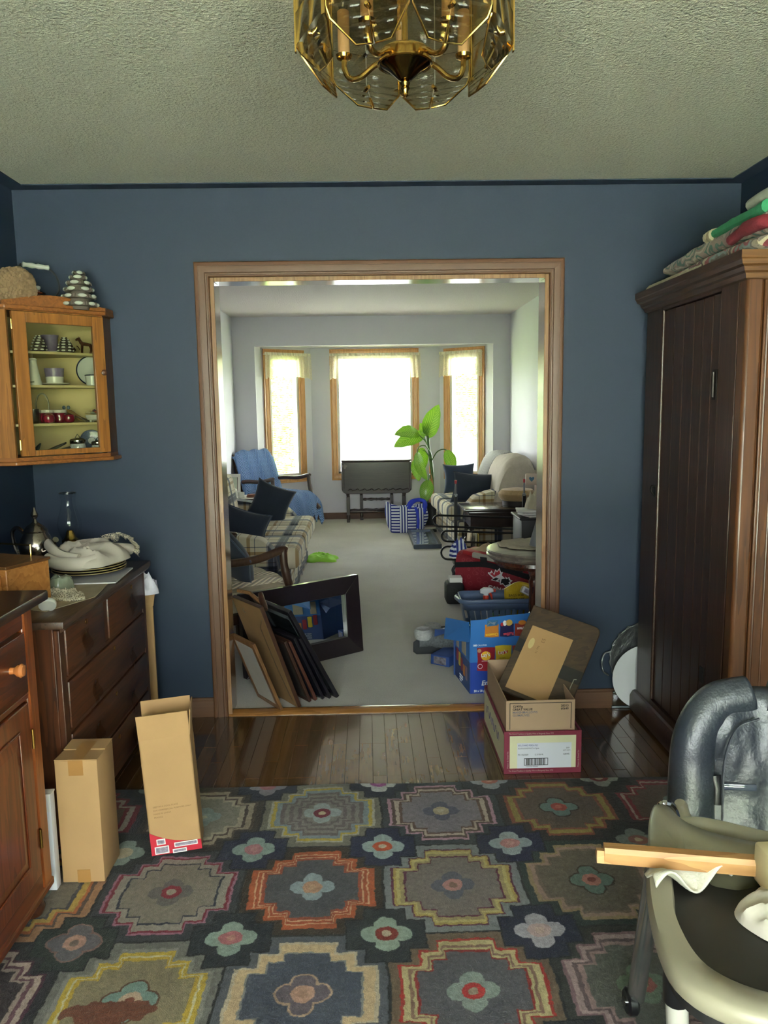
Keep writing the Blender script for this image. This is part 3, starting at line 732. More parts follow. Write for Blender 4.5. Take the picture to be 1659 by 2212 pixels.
# ---- on the dresser
ZT = .8205
b = B(); b.prism([(-1.06, 2.47), (-.965, 2.66), (-.99, 2.88), (-1.15, 3.0), (-1.30, 2.9), (-1.25, 2.6), (-1.12, 2.5)], ZT, ZT+.0025)
single('table_runner', 'beige cloth runner lying flat under the glass block and linens', 'cloth', b, mat('beige_runner', '#a2957c', rough=.9, bump=.3, bs=300))
wb = thing('wooden_chest', 'small orange-brown wooden box with a sloping lid, left end of the dresser', 'box', (-1.3, 2.55, ZT))
ux = V((.065, .17, 0)).normalized(); uy = V((-ux.y, ux.x, 0))
Mw = Matrix((ux, uy, V((0, 0, 1)))).transposed().to_4x4(); Mw.translation = V((-1.165, 2.445, ZT+.001))
PINE = wood('orange_pine_box', '#8a5424', '#b07a40', 0, 8, rough=.45); PINEL = wood('brown_box_lid', '#4a2f16', '#6a4522', 1, 10, rough=.5)
obj('body', B().box(0, .185, 0, .27, 0, .145, Mw), PINE, wb, bev=.003)
obj('lid', B().box(-.004, .189, -.004, .274, .146, .156, Mw), PINEL, wb, bev=.002)
obj('drawer_front', B().box(-.012, -.001, .02, .25, .02, .128, Mw), PINE, wb, bev=.003)
obj('bail_handle', B().tube([Mw @ V(p) for p in ((.17, .06, .157), (.17, .06, .195), (.17, .21, .195), (.17, .21, .157))], .0035, 6), BRASS, wb)
tp = thing('silver_coffee_pot', 'tarnished silver pot with a pointed finial in the corner of the dresser', 'teapot', (-1.345, 3.1, ZT))
SIL = mat('tarnished_silver', '#9c948c', rough=.16, metal=1, var=.25, vs=30, bump=.25, bs=45, bd=.006)
Mt = Matrix.Translation((-1.345, 3.1, ZT))
obj('body', B().lathe([(.045, 0), (.05, .006), (.034, .02), (.030, .028), (.052, .05), (.064, .085), (.066, .115), (.058, .145), (.046, .165), (.044, .17)], 28, Mt), SIL, tp)
obj('lid', B().lathe([(.047, .17), (.048, .174), (.035, .192), (.018, .203), (.010, .21), (.006, .222), (.012, .23), (.015, .238), (.008, .255), (.002, .268)], 24, Mt), SIL, tp)
obj('spout', B().tube(bez([(-1.29, 3.06, ZT+.085), (-1.262, 3.04, ZT+.10), (-1.25, 3.03, ZT+.135), (-1.232, 3.015, ZT+.15)], 6), [.02]*6+[.015]*6+[.011]*6+[.012], 10), SIL, tp)
obj('handle', B().tube(bez([(-1.395, 3.13, ZT+.15), (-1.44, 3.155, ZT+.178), (-1.468, 3.165, ZT+.16), (-1.462, 3.165, ZT+.10), (-1.435, 3.15, ZT+.055), (-1.40, 3.13, ZT+.05)], 6), .008, 8), SIL, tp)
ol = thing('oil_lamp', 'glass oil lamp with a tall clear chimney and brass burner against the blue wall', 'lamp', (-1.285, 3.3, ZT))
Mt = Matrix.Translation((-1.285, 3.3, ZT))
obj('font', B().lathe([(.045, 0), (.05, .004), (.03, .012), (.022, .02), (.048, .03), (.052, .05), (.04, .072), (.018, .08)], 24, Mt), glass('lamp_font_glass', '#cfd8d4', refl=1.5), ol)
obj('burner', B().lathe([(.018, .078), (.03, .082), (.036, .092), (.036, .10), (.03, .104), (.022, .112), (.017, .13), (.012, .142), (.004, .145)], 24, Mt), BRASS, ol)
cp_ = [(.034, .100), (.036, .112), (.046, .14), (.050, .165), (.047, .19), (.036, .225), (.029, .255), (.028, .275), (.034, .303)]
obj('chimney', B().lathe(cp_, 32, Mt, cap=False), glass('chimney_glass', '#fcfefe', refl=1.2), ol)
obj('chimney_rim', B().tube([Mt @ V((.0345*math.cos(2*PI*k/28), .0345*math.sin(2*PI*k/28), .303)) for k in range(28)], .0022, 6, closed=True), glass('chimney_rim_glass', '#c8cfcc', refl=2.5), ol)
PLT = mat('dark_plate_with_gold_rim', '#2b241e', rough=.25, var=.1, coat=.5); RIM = mat('worn_gold_rim', '#8f7d54', rough=.4, var=.1)
pr = None
for k in range(4):
    z = ZT+.008+.0095*k
    lab = ('lowest', 'second', 'third', 'top')[k]
    if pr is None:
        pr = thing('dinner_plate', 'lowest gold-rimmed dark plate of the stack under the linens', 'plate', (-1.125, 3.06, z), group='plates stacked on the dresser')
        obj('dish', B().lathe([(.005, .002), (.085, .0), (.095, .002), (.138, .014), (.141, .016), (.136, .017), (.094, .006), (.005, .005)], 40), PLT, pr, local=True)
        obj('rim', B().tube([V((.140*math.cos(2*PI*i/40), .140*math.sin(2*PI*i/40), .0165)) for i in range(40)], .0022, 6, closed=True), RIM, pr, local=True)
    else: dup(pr, (-1.125+R.uniform(-.003, .003), 3.06+R.uniform(-.003, .003), z), R.random(), ['', 'second gold-rimmed dark plate from the bottom, under the linens', 'third gold-rimmed dark plate from the bottom, under the linens', 'topmost gold-rimmed dark plate, right beneath the linens'][k])
mg = thing('magazine', 'white magazine lying under the stack of plates', 'magazine', (-1.06, 3.0, ZT))
Mm = TR((-1.07, 2.99, ZT+.0035), rz=.06)
obj('pages', B().box(-.105, .105, -.135, .135, 0, .004, Mm), PAPER, mg, smooth=False)
obj('cover', B().box(-.106, .106, -.136, .136, .0041, .0046, Mm), mat('grey_magazine_cover', '#c9c8cc', rough=.3, var=.1, vs=12), mg, smooth=False)
ln = thing('folded_linens', 'crumpled white table linens piled on top of the plates', 'linen', (-1.13, 3.08, .875))
obj('tablecloth', heap(-1.125, 3.07, .878, .145, .175, .082, 2.3, rot=.5, crease=.75, fs=3.4, flat=3.6, rag=.12), LINEN, ln)
rr = []
def roll(pts, r, m, name, parent, fl=.7): return obj(name, B().tube(bez(pts, 8), r, 12, flat=fl), m, parent)
roll([(-1.265, 3.02, .95), (-1.225, 2.97, .935), (-1.18, 2.94, .915), (-1.11, 2.92, .905)], .024, LINEN, 'folded_napkin', ln)
roll([(-1.24, 2.94, .905), (-1.18, 2.905, .895), (-1.10, 2.90, .893), (-1.05, 2.93, .90)], .026, LINEN, 'folded_napkin', ln)
roll([(-1.09, 2.96, .93), (-1.05, 3.05, .925), (-1.0, 3.12, .91), (-.985, 3.16, .90)], .022, LINEN, 'folded_napkin', ln)
def ruffle(pts, w_, m, name, parent, seed=0):
    P_ = bez(pts, 12); n_ = len(P_)-1
    def f(u, v):
        i = min(int(u*n_), n_-1); p = P_[i].lerp(P_[i+1], u*n_-i)
        return p+V((v*w_*.6, .012*math.sin(u*60+seed)*v, -w_*v*.5+.012*math.sin(u*44+seed)*v))
    return obj(name, B().grid(f, 70, 4), m, parent)
CRO = lace_mat('cream_crochet', '#d8ceb4', 140, .12, .2)
ruffle([(-1.15, 3.28, .94), (-1.08, 3.30, .95), (-1.03, 3.26, .94), (-.995, 3.2, .92), (-.98, 3.14, .90)], .05, CRO, 'crochet_edging', ln)
single('glass_block', 'milky pale green glass block in front of the plates', 'ornament', heap(-1.125, 2.77, ZT+.003, .045, .05, .075, 6.1, rag=.08, crease=.35, fs=9, flat=6), mat('milky_green_glass', '#aab29a', rough=.25, var=.12, vs=40, trans=.25, coat=.4))
lb = thing('lace_doily', 'bundle of cream lace on the dresser edge', 'doily', (-1.05, 2.63, ZT))
obj('lace', heap(-1.085, 2.665, ZT+.003, .075, .045, .032, 8.2, rot=-.2, crease=1.2, fs=12), CRO, lb)
obj('lace_edge', B().tube(bez([(-1.13, 2.62, ZT+.008), (-1.08, 2.61, ZT+.010), (-1.03, 2.6, ZT+.008), (-.985, 2.62, ZT+.008)], 8), .006, 8), CRO, lb)
pk = thing('smoke_alarm', 'small round white alarm disc tilted against the wooden box', 'alarm', (-1.055, 2.475, ZT))
Mk = TR((-1.055, 2.478, ZT+.024), rx=-.95, rz=.3)
obj('body', B().lathe([(.004, -.009), (.026, -.009), (.028, -.004), (.028, .004), (.024, .009), (.002, .010)], 28, Mk), mat('off_white_plastic', '#d3d2cc', rough=.4, var=.02), pk)
obj('grille', B().lathe([(.002, .0102), (.014, .0102), (.014, .0115), (.002, .012)], 20, Mk), mat('grey_white_plastic', '#bdbdb8', rough=.5, var=.02), pk)
# ---- beside the dresser
cbx = thing('flattened_carton', 'flattened brown carton standing upright between dresser and back wall', 'cardboard', (-1.0, 3.45, 0))
obj('panel', B().box(-1.40, -.985, 3.42, 3.43, .003, .64), KRAFT, cbx, smooth=False)
obj('panel', B().box(-1.42, -.99, 3.435, 3.444, .003, .6), KRAFT_D, cbx, smooth=False)
obj('flap', B().box(-.07, .075, -.003, .003, 0, .085, TR((-1.055, 3.418, .60), rx=-.18, ry=.12)), KRAFT, cbx, smooth=False)
single('plastic_bag', 'crumpled white and lilac plastic bag poking up behind the dresser', 'bag', heap(-1.02, 3.40, .655, .07, .05, .10, 9.4, crease=1.2, fs=9), mat('white_lilac_plastic', '#cfcbd8', rough=.35, var=.14, vs=20))

# ================================================================= cartons on the floor
ba = thing('tall_carton', 'tall plain brown carton taped shut, standing against the dresser front', 'box', (-.91, 2.32, .012))
Z0 = .0125
obj('carton_body', B().rbox(-.972, -.842, 2.243, 2.39, Z0, .412, .003), KRAFT, ba)
for q, hl in (((-.972, -.842, 2.243, 2.318), -.05), ((-.972, -.842, 2.320, 2.39), .03)):
    obj('flap', B().box(q[0], q[1], 0, q[3]-q[2], 0, .003, Matrix.Translation((0, q[2], .4125)) @ Matrix.Rotation(hl, 4, 'X')), KRAFT, ba, smooth=False)
obj('tape_strip', B().box(-.93, -.885, 2.241, 2.39, .4165, .4172), TAPE, ba, smooth=False)
obj('tape_strip', B().box(-.93, -.885, 2.2418, 2.2427, .365, .414), TAPE, ba, smooth=False)
obj('tape_strip', B().box(-.925, -.885, 2.2418, 2.2427, Z0, .055), TAPE, ba, smooth=False)
wbx = thing('white_carton', 'narrow white carton wedged between the buffet and the tall brown carton', 'box', (-.98, 2.22, .012))
obj('carton_body', B().rbox(-1.05, -.975, 2.205, 2.237, Z0, .325, .002), mat('white_card', '#dcdce2', rough=.6, var=.02), wbx)
obj('flap', B().box(-1.048, -.977, 2.203, 2.2045, .27, .325), PAPER, wbx, smooth=False)
obj('lid_edge', B().box(-1.051, -.974, 2.204, 2.238, .322, .3265), PAPER, wbx, smooth=False)
bb = thing('open_carton', 'tall open brown carton with raised flaps and a strip of red print at its foot', 'box', (-.66, 2.46, .012))
rzb = .16; Mb = TR((-.733, 2.376, Z0), rz=rzb, rx=0, ry=-.052)
W_, D_, H_ = .162, .115, .40
t = .003
obj('front_panel', B().prism([(0, .0), (W_, 0), (W_, H_), (0, H_)], 0, t, Mb @ Matrix.Rotation(PI/2, 4, 'X') @ Matrix.Translation((0, 0, -t))), KRAFT, bb, smooth=False)
obj('back_panel', B().box(0, W_, D_-t, D_, 0, H_, Mb), KRAFT, bb, smooth=False)
obj('side_panel', B().box(0, t, 0, D_, 0, H_, Mb), KRAFT, bb, smooth=False)
obj('side_panel', B().box(W_-t, W_, 0, D_, 0, H_, Mb), KRAFT, bb, smooth=False)
obj('bottom_panel', B().box(0, W_, 0, D_, 0.006, .009, Mb), KRAFT_D, bb, smooth=False)
obj('flap', B().box(0, W_, -.0005, .0025, 0, .085, Mb @ Matrix.Translation((0, 0, H_)) @ Matrix.Rotation(.10, 4, 'X')), KRAFT, bb, smooth=False)
obj('flap', B().box(0, W_, -.0025, .0005, 0, .088, Mb @ Matrix.Translation((0, D_, H_)) @ Matrix.Rotation(-.12, 4, 'X')), KRAFT, bb, smooth=False)
obj('flap', B().box(-.0025, .0005, 0, D_, 0, .085, Mb @ Matrix.Translation((W_, 0, H_)) @ Matrix.Rotation(.1, 4, 'Y')), KRAFT, bb, smooth=False)
obj('tape_strip', B().box(W_, W_+.0008, D_-.02, D_+.001, .30, .36, Mb), TAPE, bb, smooth=False)
# red printed foot shows below a curved tear of brown paper
RED = mat('red_gift_print', '#b02434', rough=.5, var=.05)
tear = [(0, 0), (W_, 0), (W_, .034)]+[(W_*(1-k/10), .034+.0001*k+.045*(k/10)**2.4) for k in range(1, 11)]
obj('red_print', B().prism([(x, z) for x, z in tear], -.0012, 0, Mb @ Matrix.Rotation(PI/2, 4, 'X') @ Matrix.Translation((0, 0, .0012))), RED, bb, smooth=False)
for x0, z0, w2, h2 in ((.012, .004, .045, .026), (.068, .0, .045, .014), (.075, .020, .075, .016), (.02, .036, .028, .020)):
    f_ = obj('photo_frame_print', B().box(x0, x0+w2, -.0032, -.0025, z0, z0+h2, Mb), PAPER, bb, smooth=False)
    obj('photo_print', B().box(x0+.003, x0+w2-.003, -.0036, -.0031, z0+.003, z0+h2-.003, Mb), mat('grey_photo_print', '#8a808c', rough=.5, var=.5, vs=120), f_, smooth=False)
Mtx = Mb @ Matrix.Translation((.02, -.0008, .165)) @ Matrix.Rotation(PI/2, 4, 'X') @ Matrix.Rotation(.02, 4, 'Z')
FAINT = mat('faded_brown_print', '#7a5c3c', rough=.8, var=0)
for k, s_ in enumerate(('KEEP IN A COOL PLACE', 'FOR COMMERCIAL PURPOSES ONLY', 'MADE IN CHINA', 'FRAGILE')):
    text('printed_line', s_, .0075, Mtx @ Matrix.Translation((0, -.012*k, 0)), FAINT, bb, depth=.0001)
# ================================================================= corner wall cupboard
CW = wood('honey_brown_cupboard', '#6a4018', '#94602a', 2, 12, rough=.4, coat=.15)
CWH = wood('honey_brown_cupboard_level', '#64391a', '#8a5526', 0, 12, rough=.4, coat=.15)
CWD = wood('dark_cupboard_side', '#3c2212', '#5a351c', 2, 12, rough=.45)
CREAM = mat('cream_cupboard_lining', '#c9b98a', rough=.7, var=.05, vs=5)
cc = thing('corner_cupboard', 'brown wall-hung corner cupboard with a glass door and cream shelves', 'cabinet', (-1.35, 3.38, 1.26))
K0, DA, DB_ = V((XL, YD, 0)), V((-1.433, 3.176, 0)), V((-1.145, 3.464, 0))
poly = [(XL+.001, YD-.001), (XL+.001, 3.176), (-1.433, 3.176), (-1.145, 3.464), (-1.145, YD-.001)]
td = (DB_-DA).normalized(); nd = V((-td.y, td.x, 0))          # along the door, into the corner
MD = Matrix((td, nd, V((0, 0, 1)))).transposed().to_4x4(); MD.translation = DA
LD = (DB_-DA).length
def cab(s, d, z): return MD @ V((s, d, z))
def grow(p, k):
    c_ = V((sum(q[0] for q in p)/len(p), sum(q[1] for q in p)/len(p)))
    return [(XL+.001 if abs(x-XL) < .01 else x+(k if x > c_.x else -k*.4), YD-.001 if abs(y-YD) < .01 else y-(k if y < c_.y else k)) for x, y in p]
obj('bottom_board', B().prism(poly, 1.268, 1.284), CWH, cc)
obj('bottom_moulding', B().prism([(XL+.001, YD-.001), (XL+.001, 3.160), (-1.427, 3.160), (-1.129, 3.458), (-1.129, YD-.001)], 1.252, 1.268), CWH, cc, bev=.004)
obj('top_board', B().prism(poly, 1.876, 1.886), CWH, cc)
obj('cornice', B().prism([(XL+.001, YD-.001), (XL+.001, 3.158), (-1.426, 3.158), (-1.127, 3.457), (-1.127, YD-.001)], 1.880, 1.897), CWH, cc, bev=.004)
ped = [(-.012, 1.897), (LD+.012, 1.897), (LD+.012, 1.912)]+[(LD*(1-k/12), 1.914+.032*math.sin(PI*(k/12))**1.2) for k in range(1, 12)]+[(-.012, 1.912)]
obj('pediment', B().prism(ped, -.010, .006, MD @ Matrix.Rotation(PI/2, 4, 'X')), CWH, cc)
obj('pediment_end', B().box(-1.146, -1.13, 3.468, YD-.001, 1.897, 1.914), CWH, cc)
obj('side_panel', B().box(XL+.001, -1.434, 3.178, 3.192, 1.284, 1.876), CW, cc)
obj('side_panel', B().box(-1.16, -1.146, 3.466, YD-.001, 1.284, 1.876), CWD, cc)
obj('lining', B().box(XL+.001, XL+.008, 3.192, YD-.001, 1.284, 1.876), CREAM, cc)
obj('lining', B().box(XL+.008, -1.16, YD-.008, YD-.001, 1.284, 1.876), CREAM, cc)
shp = [(XL+.008, YD-.008), (XL+.008, 3.2), (-1.44, 3.2)]+[tuple((cab(LD*t, .045-.018*math.sin(PI*t), 0)).xy) for t in (.06, .2, .35, .5, .65, .8, .94)]+[(-1.162, 3.47), (-1.162, YD-.008)]
SH = (1.4205, 1.5805, 1.7195)
for z in SH: obj('shelf', B().prism(shp, z-.010, z), CREAM, cc, smooth=False)
dr = obj('door', B().box(.020, .075, -.012, .006, 1.289, 1.873, MD).box(LD-.052, LD-.002, -.012, .006, 1.289, 1.873, MD).box(.075, LD-.052, -.012, .006, 1.83, 1.873, MD).box(.075, LD-.052, -.012, .006, 1.289, 1.312, MD), CW, cc, bev=.002)
obj('door_glass', B().box(.070, LD-.047, -.004, -.002, 1.308, 1.834, MD), glass('cupboard_glass', '#f6f6ee', refl=1.3), dr, smooth=False)
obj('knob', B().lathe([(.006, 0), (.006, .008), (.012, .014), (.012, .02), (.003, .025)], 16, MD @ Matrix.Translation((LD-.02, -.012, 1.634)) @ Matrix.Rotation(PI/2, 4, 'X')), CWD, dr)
for z in (1.82, 1.335): obj('hinge', B().cyl(cab(.017, -.010, z-.02), cab(.017, -.010, z+.02), .0035, n=8), BRASS, dr)

# ---- pine cones
SCALE_B = mat('grey_brown_cone', '#5a5148', rough=.8, var=.2); SNOW = mat('white_painted_cone_tip', '#d9dacb', rough=.7, var=.05)
def cone(label, c, r, h, rows, group, seed):
    t = thing('pine_cone', label, 'pine cone', c, group=group)
    core = B().lathe([(r*.45, 0), (r*.6, h*.2), (r*.5, h*.6), (r*.2, h*.92), (.002, h*.96)], 14); obj('core', core, SCALE_B, t, local=True)
    sc, tip = B(), B(); k = 0
    for j in range(rows):
        f = j/(rows-1); rad = r*(1-.72*f**1.5); z = h*(.08+.86*f); n_ = max(3, int(round(8*(1-.62*f))))
        for i in range(n_):
            a = 2*PI*(i+.5*(j % 2))/n_+seed; ln_ = rad; w_ = rad*PI/n_*.92+r*.05; up = .25+1.0*f
            M = Matrix.Translation((0, 0, z)) @ Matrix.Rotation(a, 4, 'Z') @ Matrix.Rotation(-up*.55, 4, 'Y')
            sc.loft([[V((ln_*.35, y*w_*.4, zz*r*.05)) for y, zz in ((-1, -1), (1, -1), (1, 1), (-1, 1))], [V((ln_*.86, y*w_, zz*r*.10)) for y, zz in ((-1, -1), (1, -1), (1, 1), (-1, 1))]], M=M)
            tip.ball((ln_*.93, 0, -r*.01), 1, M, 8, (r*.10, w_*.56, r*.10))
    a = obj('cone_scales', sc, SCALE_B, t, local=True); a['kind'] = 'stuff'
    a = obj('painted_tips', tip, SNOW, t, local=True); a['kind'] = 'stuff'
    return t
cone('large white-tipped pine cone standing on top of the corner cupboard', (-1.215, 3.40, 1.898), .078, .15, 6, 'white-tipped pine cones', .3)
def pom():
    b_ = B(); rr_ = random.Random(4); c_ = V((-1.425, 3.27, 1.975)); N = 420
    for i in range(N):
        z = 1-2*(i+.5)/N; a = i*2.39996; q = math.sqrt(1-z*z); d = V((q*math.cos(a), q*math.sin(a), z))
        r_ = .068*(1+.12*rr_.random()); s = .0112*rr_.uniform(.7, 1.3)
        b_.ball(c_+d*r_, s, None, 6, (1, 1, 1))
    return b_
pb = thing('pompom_ball', 'shaggy brown ball on top of the corner cupboard, left end', 'ornament', (-1.425, 3.27, 1.897))
obj('ball_core', B().ball((-1.425, 3.27, 1.975), .069, n=20, sc=(1, 1, .98)), mat('brown_wool_dark', '#5b4a38', rough=.95), pb)
x = obj('tufts', pom(), mat('brown_wool', '#80694f', rough=.95, var=.2, vs=60), pb); x['kind'] = 'stuff'
obj('stand', B().lathe([(.03, 0), (.034, .003), (.02, .012)], 18, Matrix.Translation((-1.425, 3.27, 1.8975))), BRASS_D, pb)
kt = thing('copper_kettle', 'copper kettle with a white turned handle behind the brown ball', 'kettle', (-1.40, 3.43, 1.897))
COP = mat('aged_copper', '#8a4a30', rough=.2, metal=1, var=.15); Mk = Matrix.Translation((-1.40, 3.43, 1.898)); BLK = mat('black_iron', '#17171a', rough=.4, var=.1)
obj('body', B().lathe([(.055, 0), (.078, .006), (.082, .02), (.074, .045), (.05, .065), (.03, .072)], 30, Mk), COP, kt)
obj('lid', B().lathe([(.032, .072), (.03, .078), (.012, .086), (.006, .09)], 20, Mk), COP, kt)
WCER = mat('white_ceramic', '#d6d6cc', rough=.25, var=.03, coat=.4)
obj('lid_knob', B().lathe([(.005, .088), (.012, .096), (.012, .104), (.004, .108)], 14, Mk), WCER, kt)
HP = bez([(-1.345, 3.47, 1.955), (-1.325, 3.475, 2.0), (-1.333, 3.47, 2.05), (-1.36, 3.46, 2.083)], 8)
obj('bail', B().tube(HP, .0045, 7), BLK, kt); obj('bail', B().tube(bez([(-1.455, 3.39, 1.955), (-1.475, 3.385, 2.0), (-1.468, 3.39, 2.06), (-1.45, 3.40, 2.092)], 8), .0045, 7), BLK, kt)
obj('handle_grip', B().lathe([(.006, 0), (.011, .004), (.009, .02), (.012, .045), (.009, .055), (.012, .07), (.009, .092), (.012, .105), (.005, .109)], 14, FR((-1.356, 3.462, 2.084), (0, 0, 1), z=(-1.0, -.55, .08))), WCER, kt)
obj('spout', B().tube([(-1.335, 3.48, 1.93), (-1.31, 3.495, 1.945), (-1.30, 3.50, 1.958)], [.014, .01, .008], 8), COP, kt)

# ---- inside the cupboard
def at(s, d, z): return cab(s+.44*d, d, z)
cone('white-tipped pine cone at the left of the cupboard top shelf', at(.122, .07, SH[2]), .035, .064, 6, 'white-tipped pine cones', .8)
cone('white-tipped pine cone in the middle of the cupboard top shelf', at(.235, .07, SH[2]), .036, .062, 6, 'white-tipped pine cones', 1.7)
PURG = mat('purple_glass', '#8d80a0', rough=.2, var=.15, vs=50, trans=.2)
def lathing(name, label, cat, p, prof, m, group=None, n_=24): return single(name, label, cat, B().lathe(prof, n_, Matrix.Translation(p)), m, group)
t = thing('candle_cup', 'purple glass candle cup behind the pine cones on the top shelf', 'candle', at(.17, .16, SH[2]))
obj('cup', B().lathe([(.028, 0), (.03, .004), (.032, .06), (.038, .08), (.034, .08), (.029, .06), (.02, .05)], 24), PURG, t, local=True)
obj('saucer', B().lathe([(.03, -.0), (.055, .006), (.056, .009), (.03, .003)], 24), WCER, t, local=True)
DOG = mat('brown_glazed_china', '#4a2c20', rough=.15, var=.15, coat=.6)
def dog(name, label, p, rz, k=1.0, sit=False):
    t = thing(name, label, 'figurine', p, rz)
    b_ = B()
    if sit: b_.tube(bez([(-.012, 0, .012), (0, 0, .026), (.008, 0, .045)], 6), [.013]*6+[.011]*6+[.007], 10)
    else:
        b_.tube(bez([(-.026, 0, .034), (-.01, 0, .038), (.012, 0, .042), (.02, 0, .05), (.024, 0, .058)], 5), [.007]*5+[.008]*5+[.0085]*5+[.007]*5+[.006], 10)
    obj('body', b_, DOG, t, local=True)
    hx, hz = (.012, .05) if sit else (.028, .061)
    hb = B().tube([(hx-.006, 0, hz), (hx+.004, 0, hz+.001), (hx+.014, 0, hz-.003)], [.006, .0068, .0035], 10)
    for s in (-1, 1): hb.tube([(hx-.002, s*.004, hz+.004), (hx-.003, s*.0065, hz+.012)], [.0025, .0008], 6)
    obj('head', hb, DOG, t, local=True)
    for s in (-1, 1):
        obj('leg', B().tube([(.014, s*.005, .04), (.016, s*.006, .02), (.017, s*.006, .002), (.021, s*.006, .001)], [.0045, .003, .0025, .002], 7), DOG, t, local=True)
        obj('leg', B().tube([(-.022, s*.005, .034) if not sit else (-.008, s*.008, .012), (-.026, s*.006, .018) if not sit else (.004, s*.01, .008), (-.023, s*.006, .002), (-.019, s*.006, .001)], [.005, .003, .0025, .002], 7), DOG, t, local=True)
    obj('tail', B().tube(bez([(-.026, 0, .036), (-.034, 0, .03), (-.04, 0, .018)], 4), [.002]*9, 6), DOG, t, local=True)
    t.scale = (k, k, k); return t
dog('dog_figurine', 'brown china dog standing at the right of the top shelf', at(.325, .05, SH[2]), PI-.1, 1.0)
dog('dog_figurine', 'small dark china animal sitting behind the middle pine cone', at(.262, .11, SH[2]), PI+.8, 1.0, True)
t = thing('china_bell', 'white china bell with a ribbon loop on the second shelf', 'bell', at(.093, .06, SH[1]))
obj('bell', B().lathe([(.031, 0), (.030, .01), (.022, .05), (.017, .085), (.015, .1), (.017, .104), (.012, .112), (.003, .113)], 28), WCER, t, local=True)
obj('ribbon', B().tube([(0, 0, .112), (.002, 0, .13), (0, 0, .137)], .001, 5), LINEN, t, local=True)
obj('rose_print', B().tube([(-.012, -.0275, .012), (0, -.0295, .012), (.012, -.027, .013)], .0025, 5), mat('grey_green_print', '#6c705c', rough=.6), t, local=True)
t = thing('china_cup', 'white and lilac cup on a saucer, middle of the second shelf', 'cup', at(.18, .10, SH[1]))
obj('cup', B().lathe([(.026, .003), (.034, .006), (.037, .038), (.034, .038), (.03, .01)], 28), WCER, t, local=True)
obj('lilac_band', B().lathe([(.0365, .038), (.041, .074), (.038, .074), (.0345, .038)], 28), PURG, t, local=True)
obj('saucer', B().lathe([(.025, .0), (.06, .008), (.061, .011), (.025, .004)], 28), WCER, t, local=True)
BLUR = mat('navy_enamel_rim', '#1d2440', rough=.3, var=0); ENA = mat('white_enamel', '#c9cfcf', rough=.2, var=.03, coat=.4)
t = thing('enamel_plate', 'white enamel plate with a navy rim standing on edge, second shelf right', 'plate', M=FR(at(.352, .125, SH[1]+.068), (.93, .366, 0), z=(.366, -.93, .14)))
obj('dish', B().lathe([(.002, 0), (.045, 0), (.066, .008), (.062, .0095), (.044, .003), (.002, .003)], 36), ENA, t, local=True)
obj('rim', B().tube([V((.0655*math.cos(2*PI*i/36), .0655*math.sin(2*PI*i/36), .008)) for i in range(36)], .0032, 6, closed=True), BLUR, t, local=True)
t = thing('enamel_mug', 'small white enamel mug with a navy rim in front of the enamel plate', 'mug', at(.345, .045, SH[1]))
obj('mug_body', B().lathe([(.022, 0), (.025, .003), (.028, .046), (.026, .046), (.023, .006)], 28), ENA, t, local=True)
obj('rim', B().tube([V((.0275*math.cos(2*PI*i/28), .0275*math.sin(2*PI*i/28), .045)) for i in range(28)], .0025, 6, closed=True), BLUR, t, local=True)
obj('handle', B().tube(bez([(.026, .008, .036), (.042, .012, .034), (.042, .012, .014), (.025, .008, .012)], 5), .003, 6), ENA, t, local=True)
CRY = glass('pressed_glass', '#d2d6cc', refl=2.5)
t = thing('glass_basket', 'clear glass basket with a tall arched handle on the third shelf', 'basket', at(.118, .14, SH[0]))
obj('bowl', B().lathe([(.016, 0), (.02, .004), (.028, .04), (.032, .055), (.029, .055), (.02, .01)], 20), CRY, t, local=True)
obj('handle', B().tube(bez([(-.026, 0, .05), (-.028, 0, .085), (-.014, 0, .12), (.008, 0, .125), (.024, 0, .10), (.028, 0, .05)], 6), .0036, 7), mat('milky_handle_glass', '#b3b39c', rough=.2, var=.05, trans=.4), t, local=True)
t = thing('cut_glass_tumbler', 'clear cut glass tumbler, left end of the third shelf', 'glass', at(.08, .07, SH[0]))
obj('glass_wall', B().lathe([(.018, 0), (.02, .004), (.024, .062), (.022, .062), (.018, .006)], 16), CRY, t, local=True)
obj('glass_base', B().lathe([(.017, .005), (.018, .012), (.002, .012)], 16), CRY, t, local=True)
REDG = mat('red_glass', '#641424', rough=.1, var=.1, coat=.8); LID = mat('silvery_white_lid', '#c8c2ba', rough=.3, var=.05)
for k, (s, d, lb) in enumerate(((.135, .095, 'red glass jar with a pale lid, left one of two on the third shelf'), (.19, .10, 'red glass jar with a pale lid, right one of two on the third shelf'))):
    t = thing('lidded_jar', lb, 'jar', at(s, d, SH[0]), group='red jars on the third shelf')
    obj('jar_body', B().lathe([(.022, 0), (.028, .004), (.031, .022), (.028, .043), (.026, .044)], 26), REDG, t, local=True)
    obj('lid', B().lathe([(.0285, .044), (.0295, .047), (.0285, .056), (.002, .058)], 26), LID, t, local=True)
for s, d, lb in ((.143, .04, 'round red glass ball in front of the left red jar'), (.23, .05, 'round red glass ball right of the red jars')):
    single('glass_ball', lb, 'ornament', B().lathe([(.012, 0), (.02, .004), (.026, .018), (.022, .034), (.01, .041), (.002, .042)], 24, Matrix.Translation(at(s, d, SH[0]))), REDG, group='red glass balls on the third shelf')
t = thing('bird_figurine', 'brown feathered bird ornament with blue petals behind the red ball', 'figurine', at(.25, .10, SH[0]))
obj('body', B().tube(bez([(-.025, 0, .052), (-.012, 0, .046), (.006, 0, .034), (.035, .01, .012)], 5), [.008]*5+[.011]*5+[.009]*5+[.003], 10), mat('golden_brown_feather', '#7c6030', rough=.7, var=.25, vs=80), t, local=True)
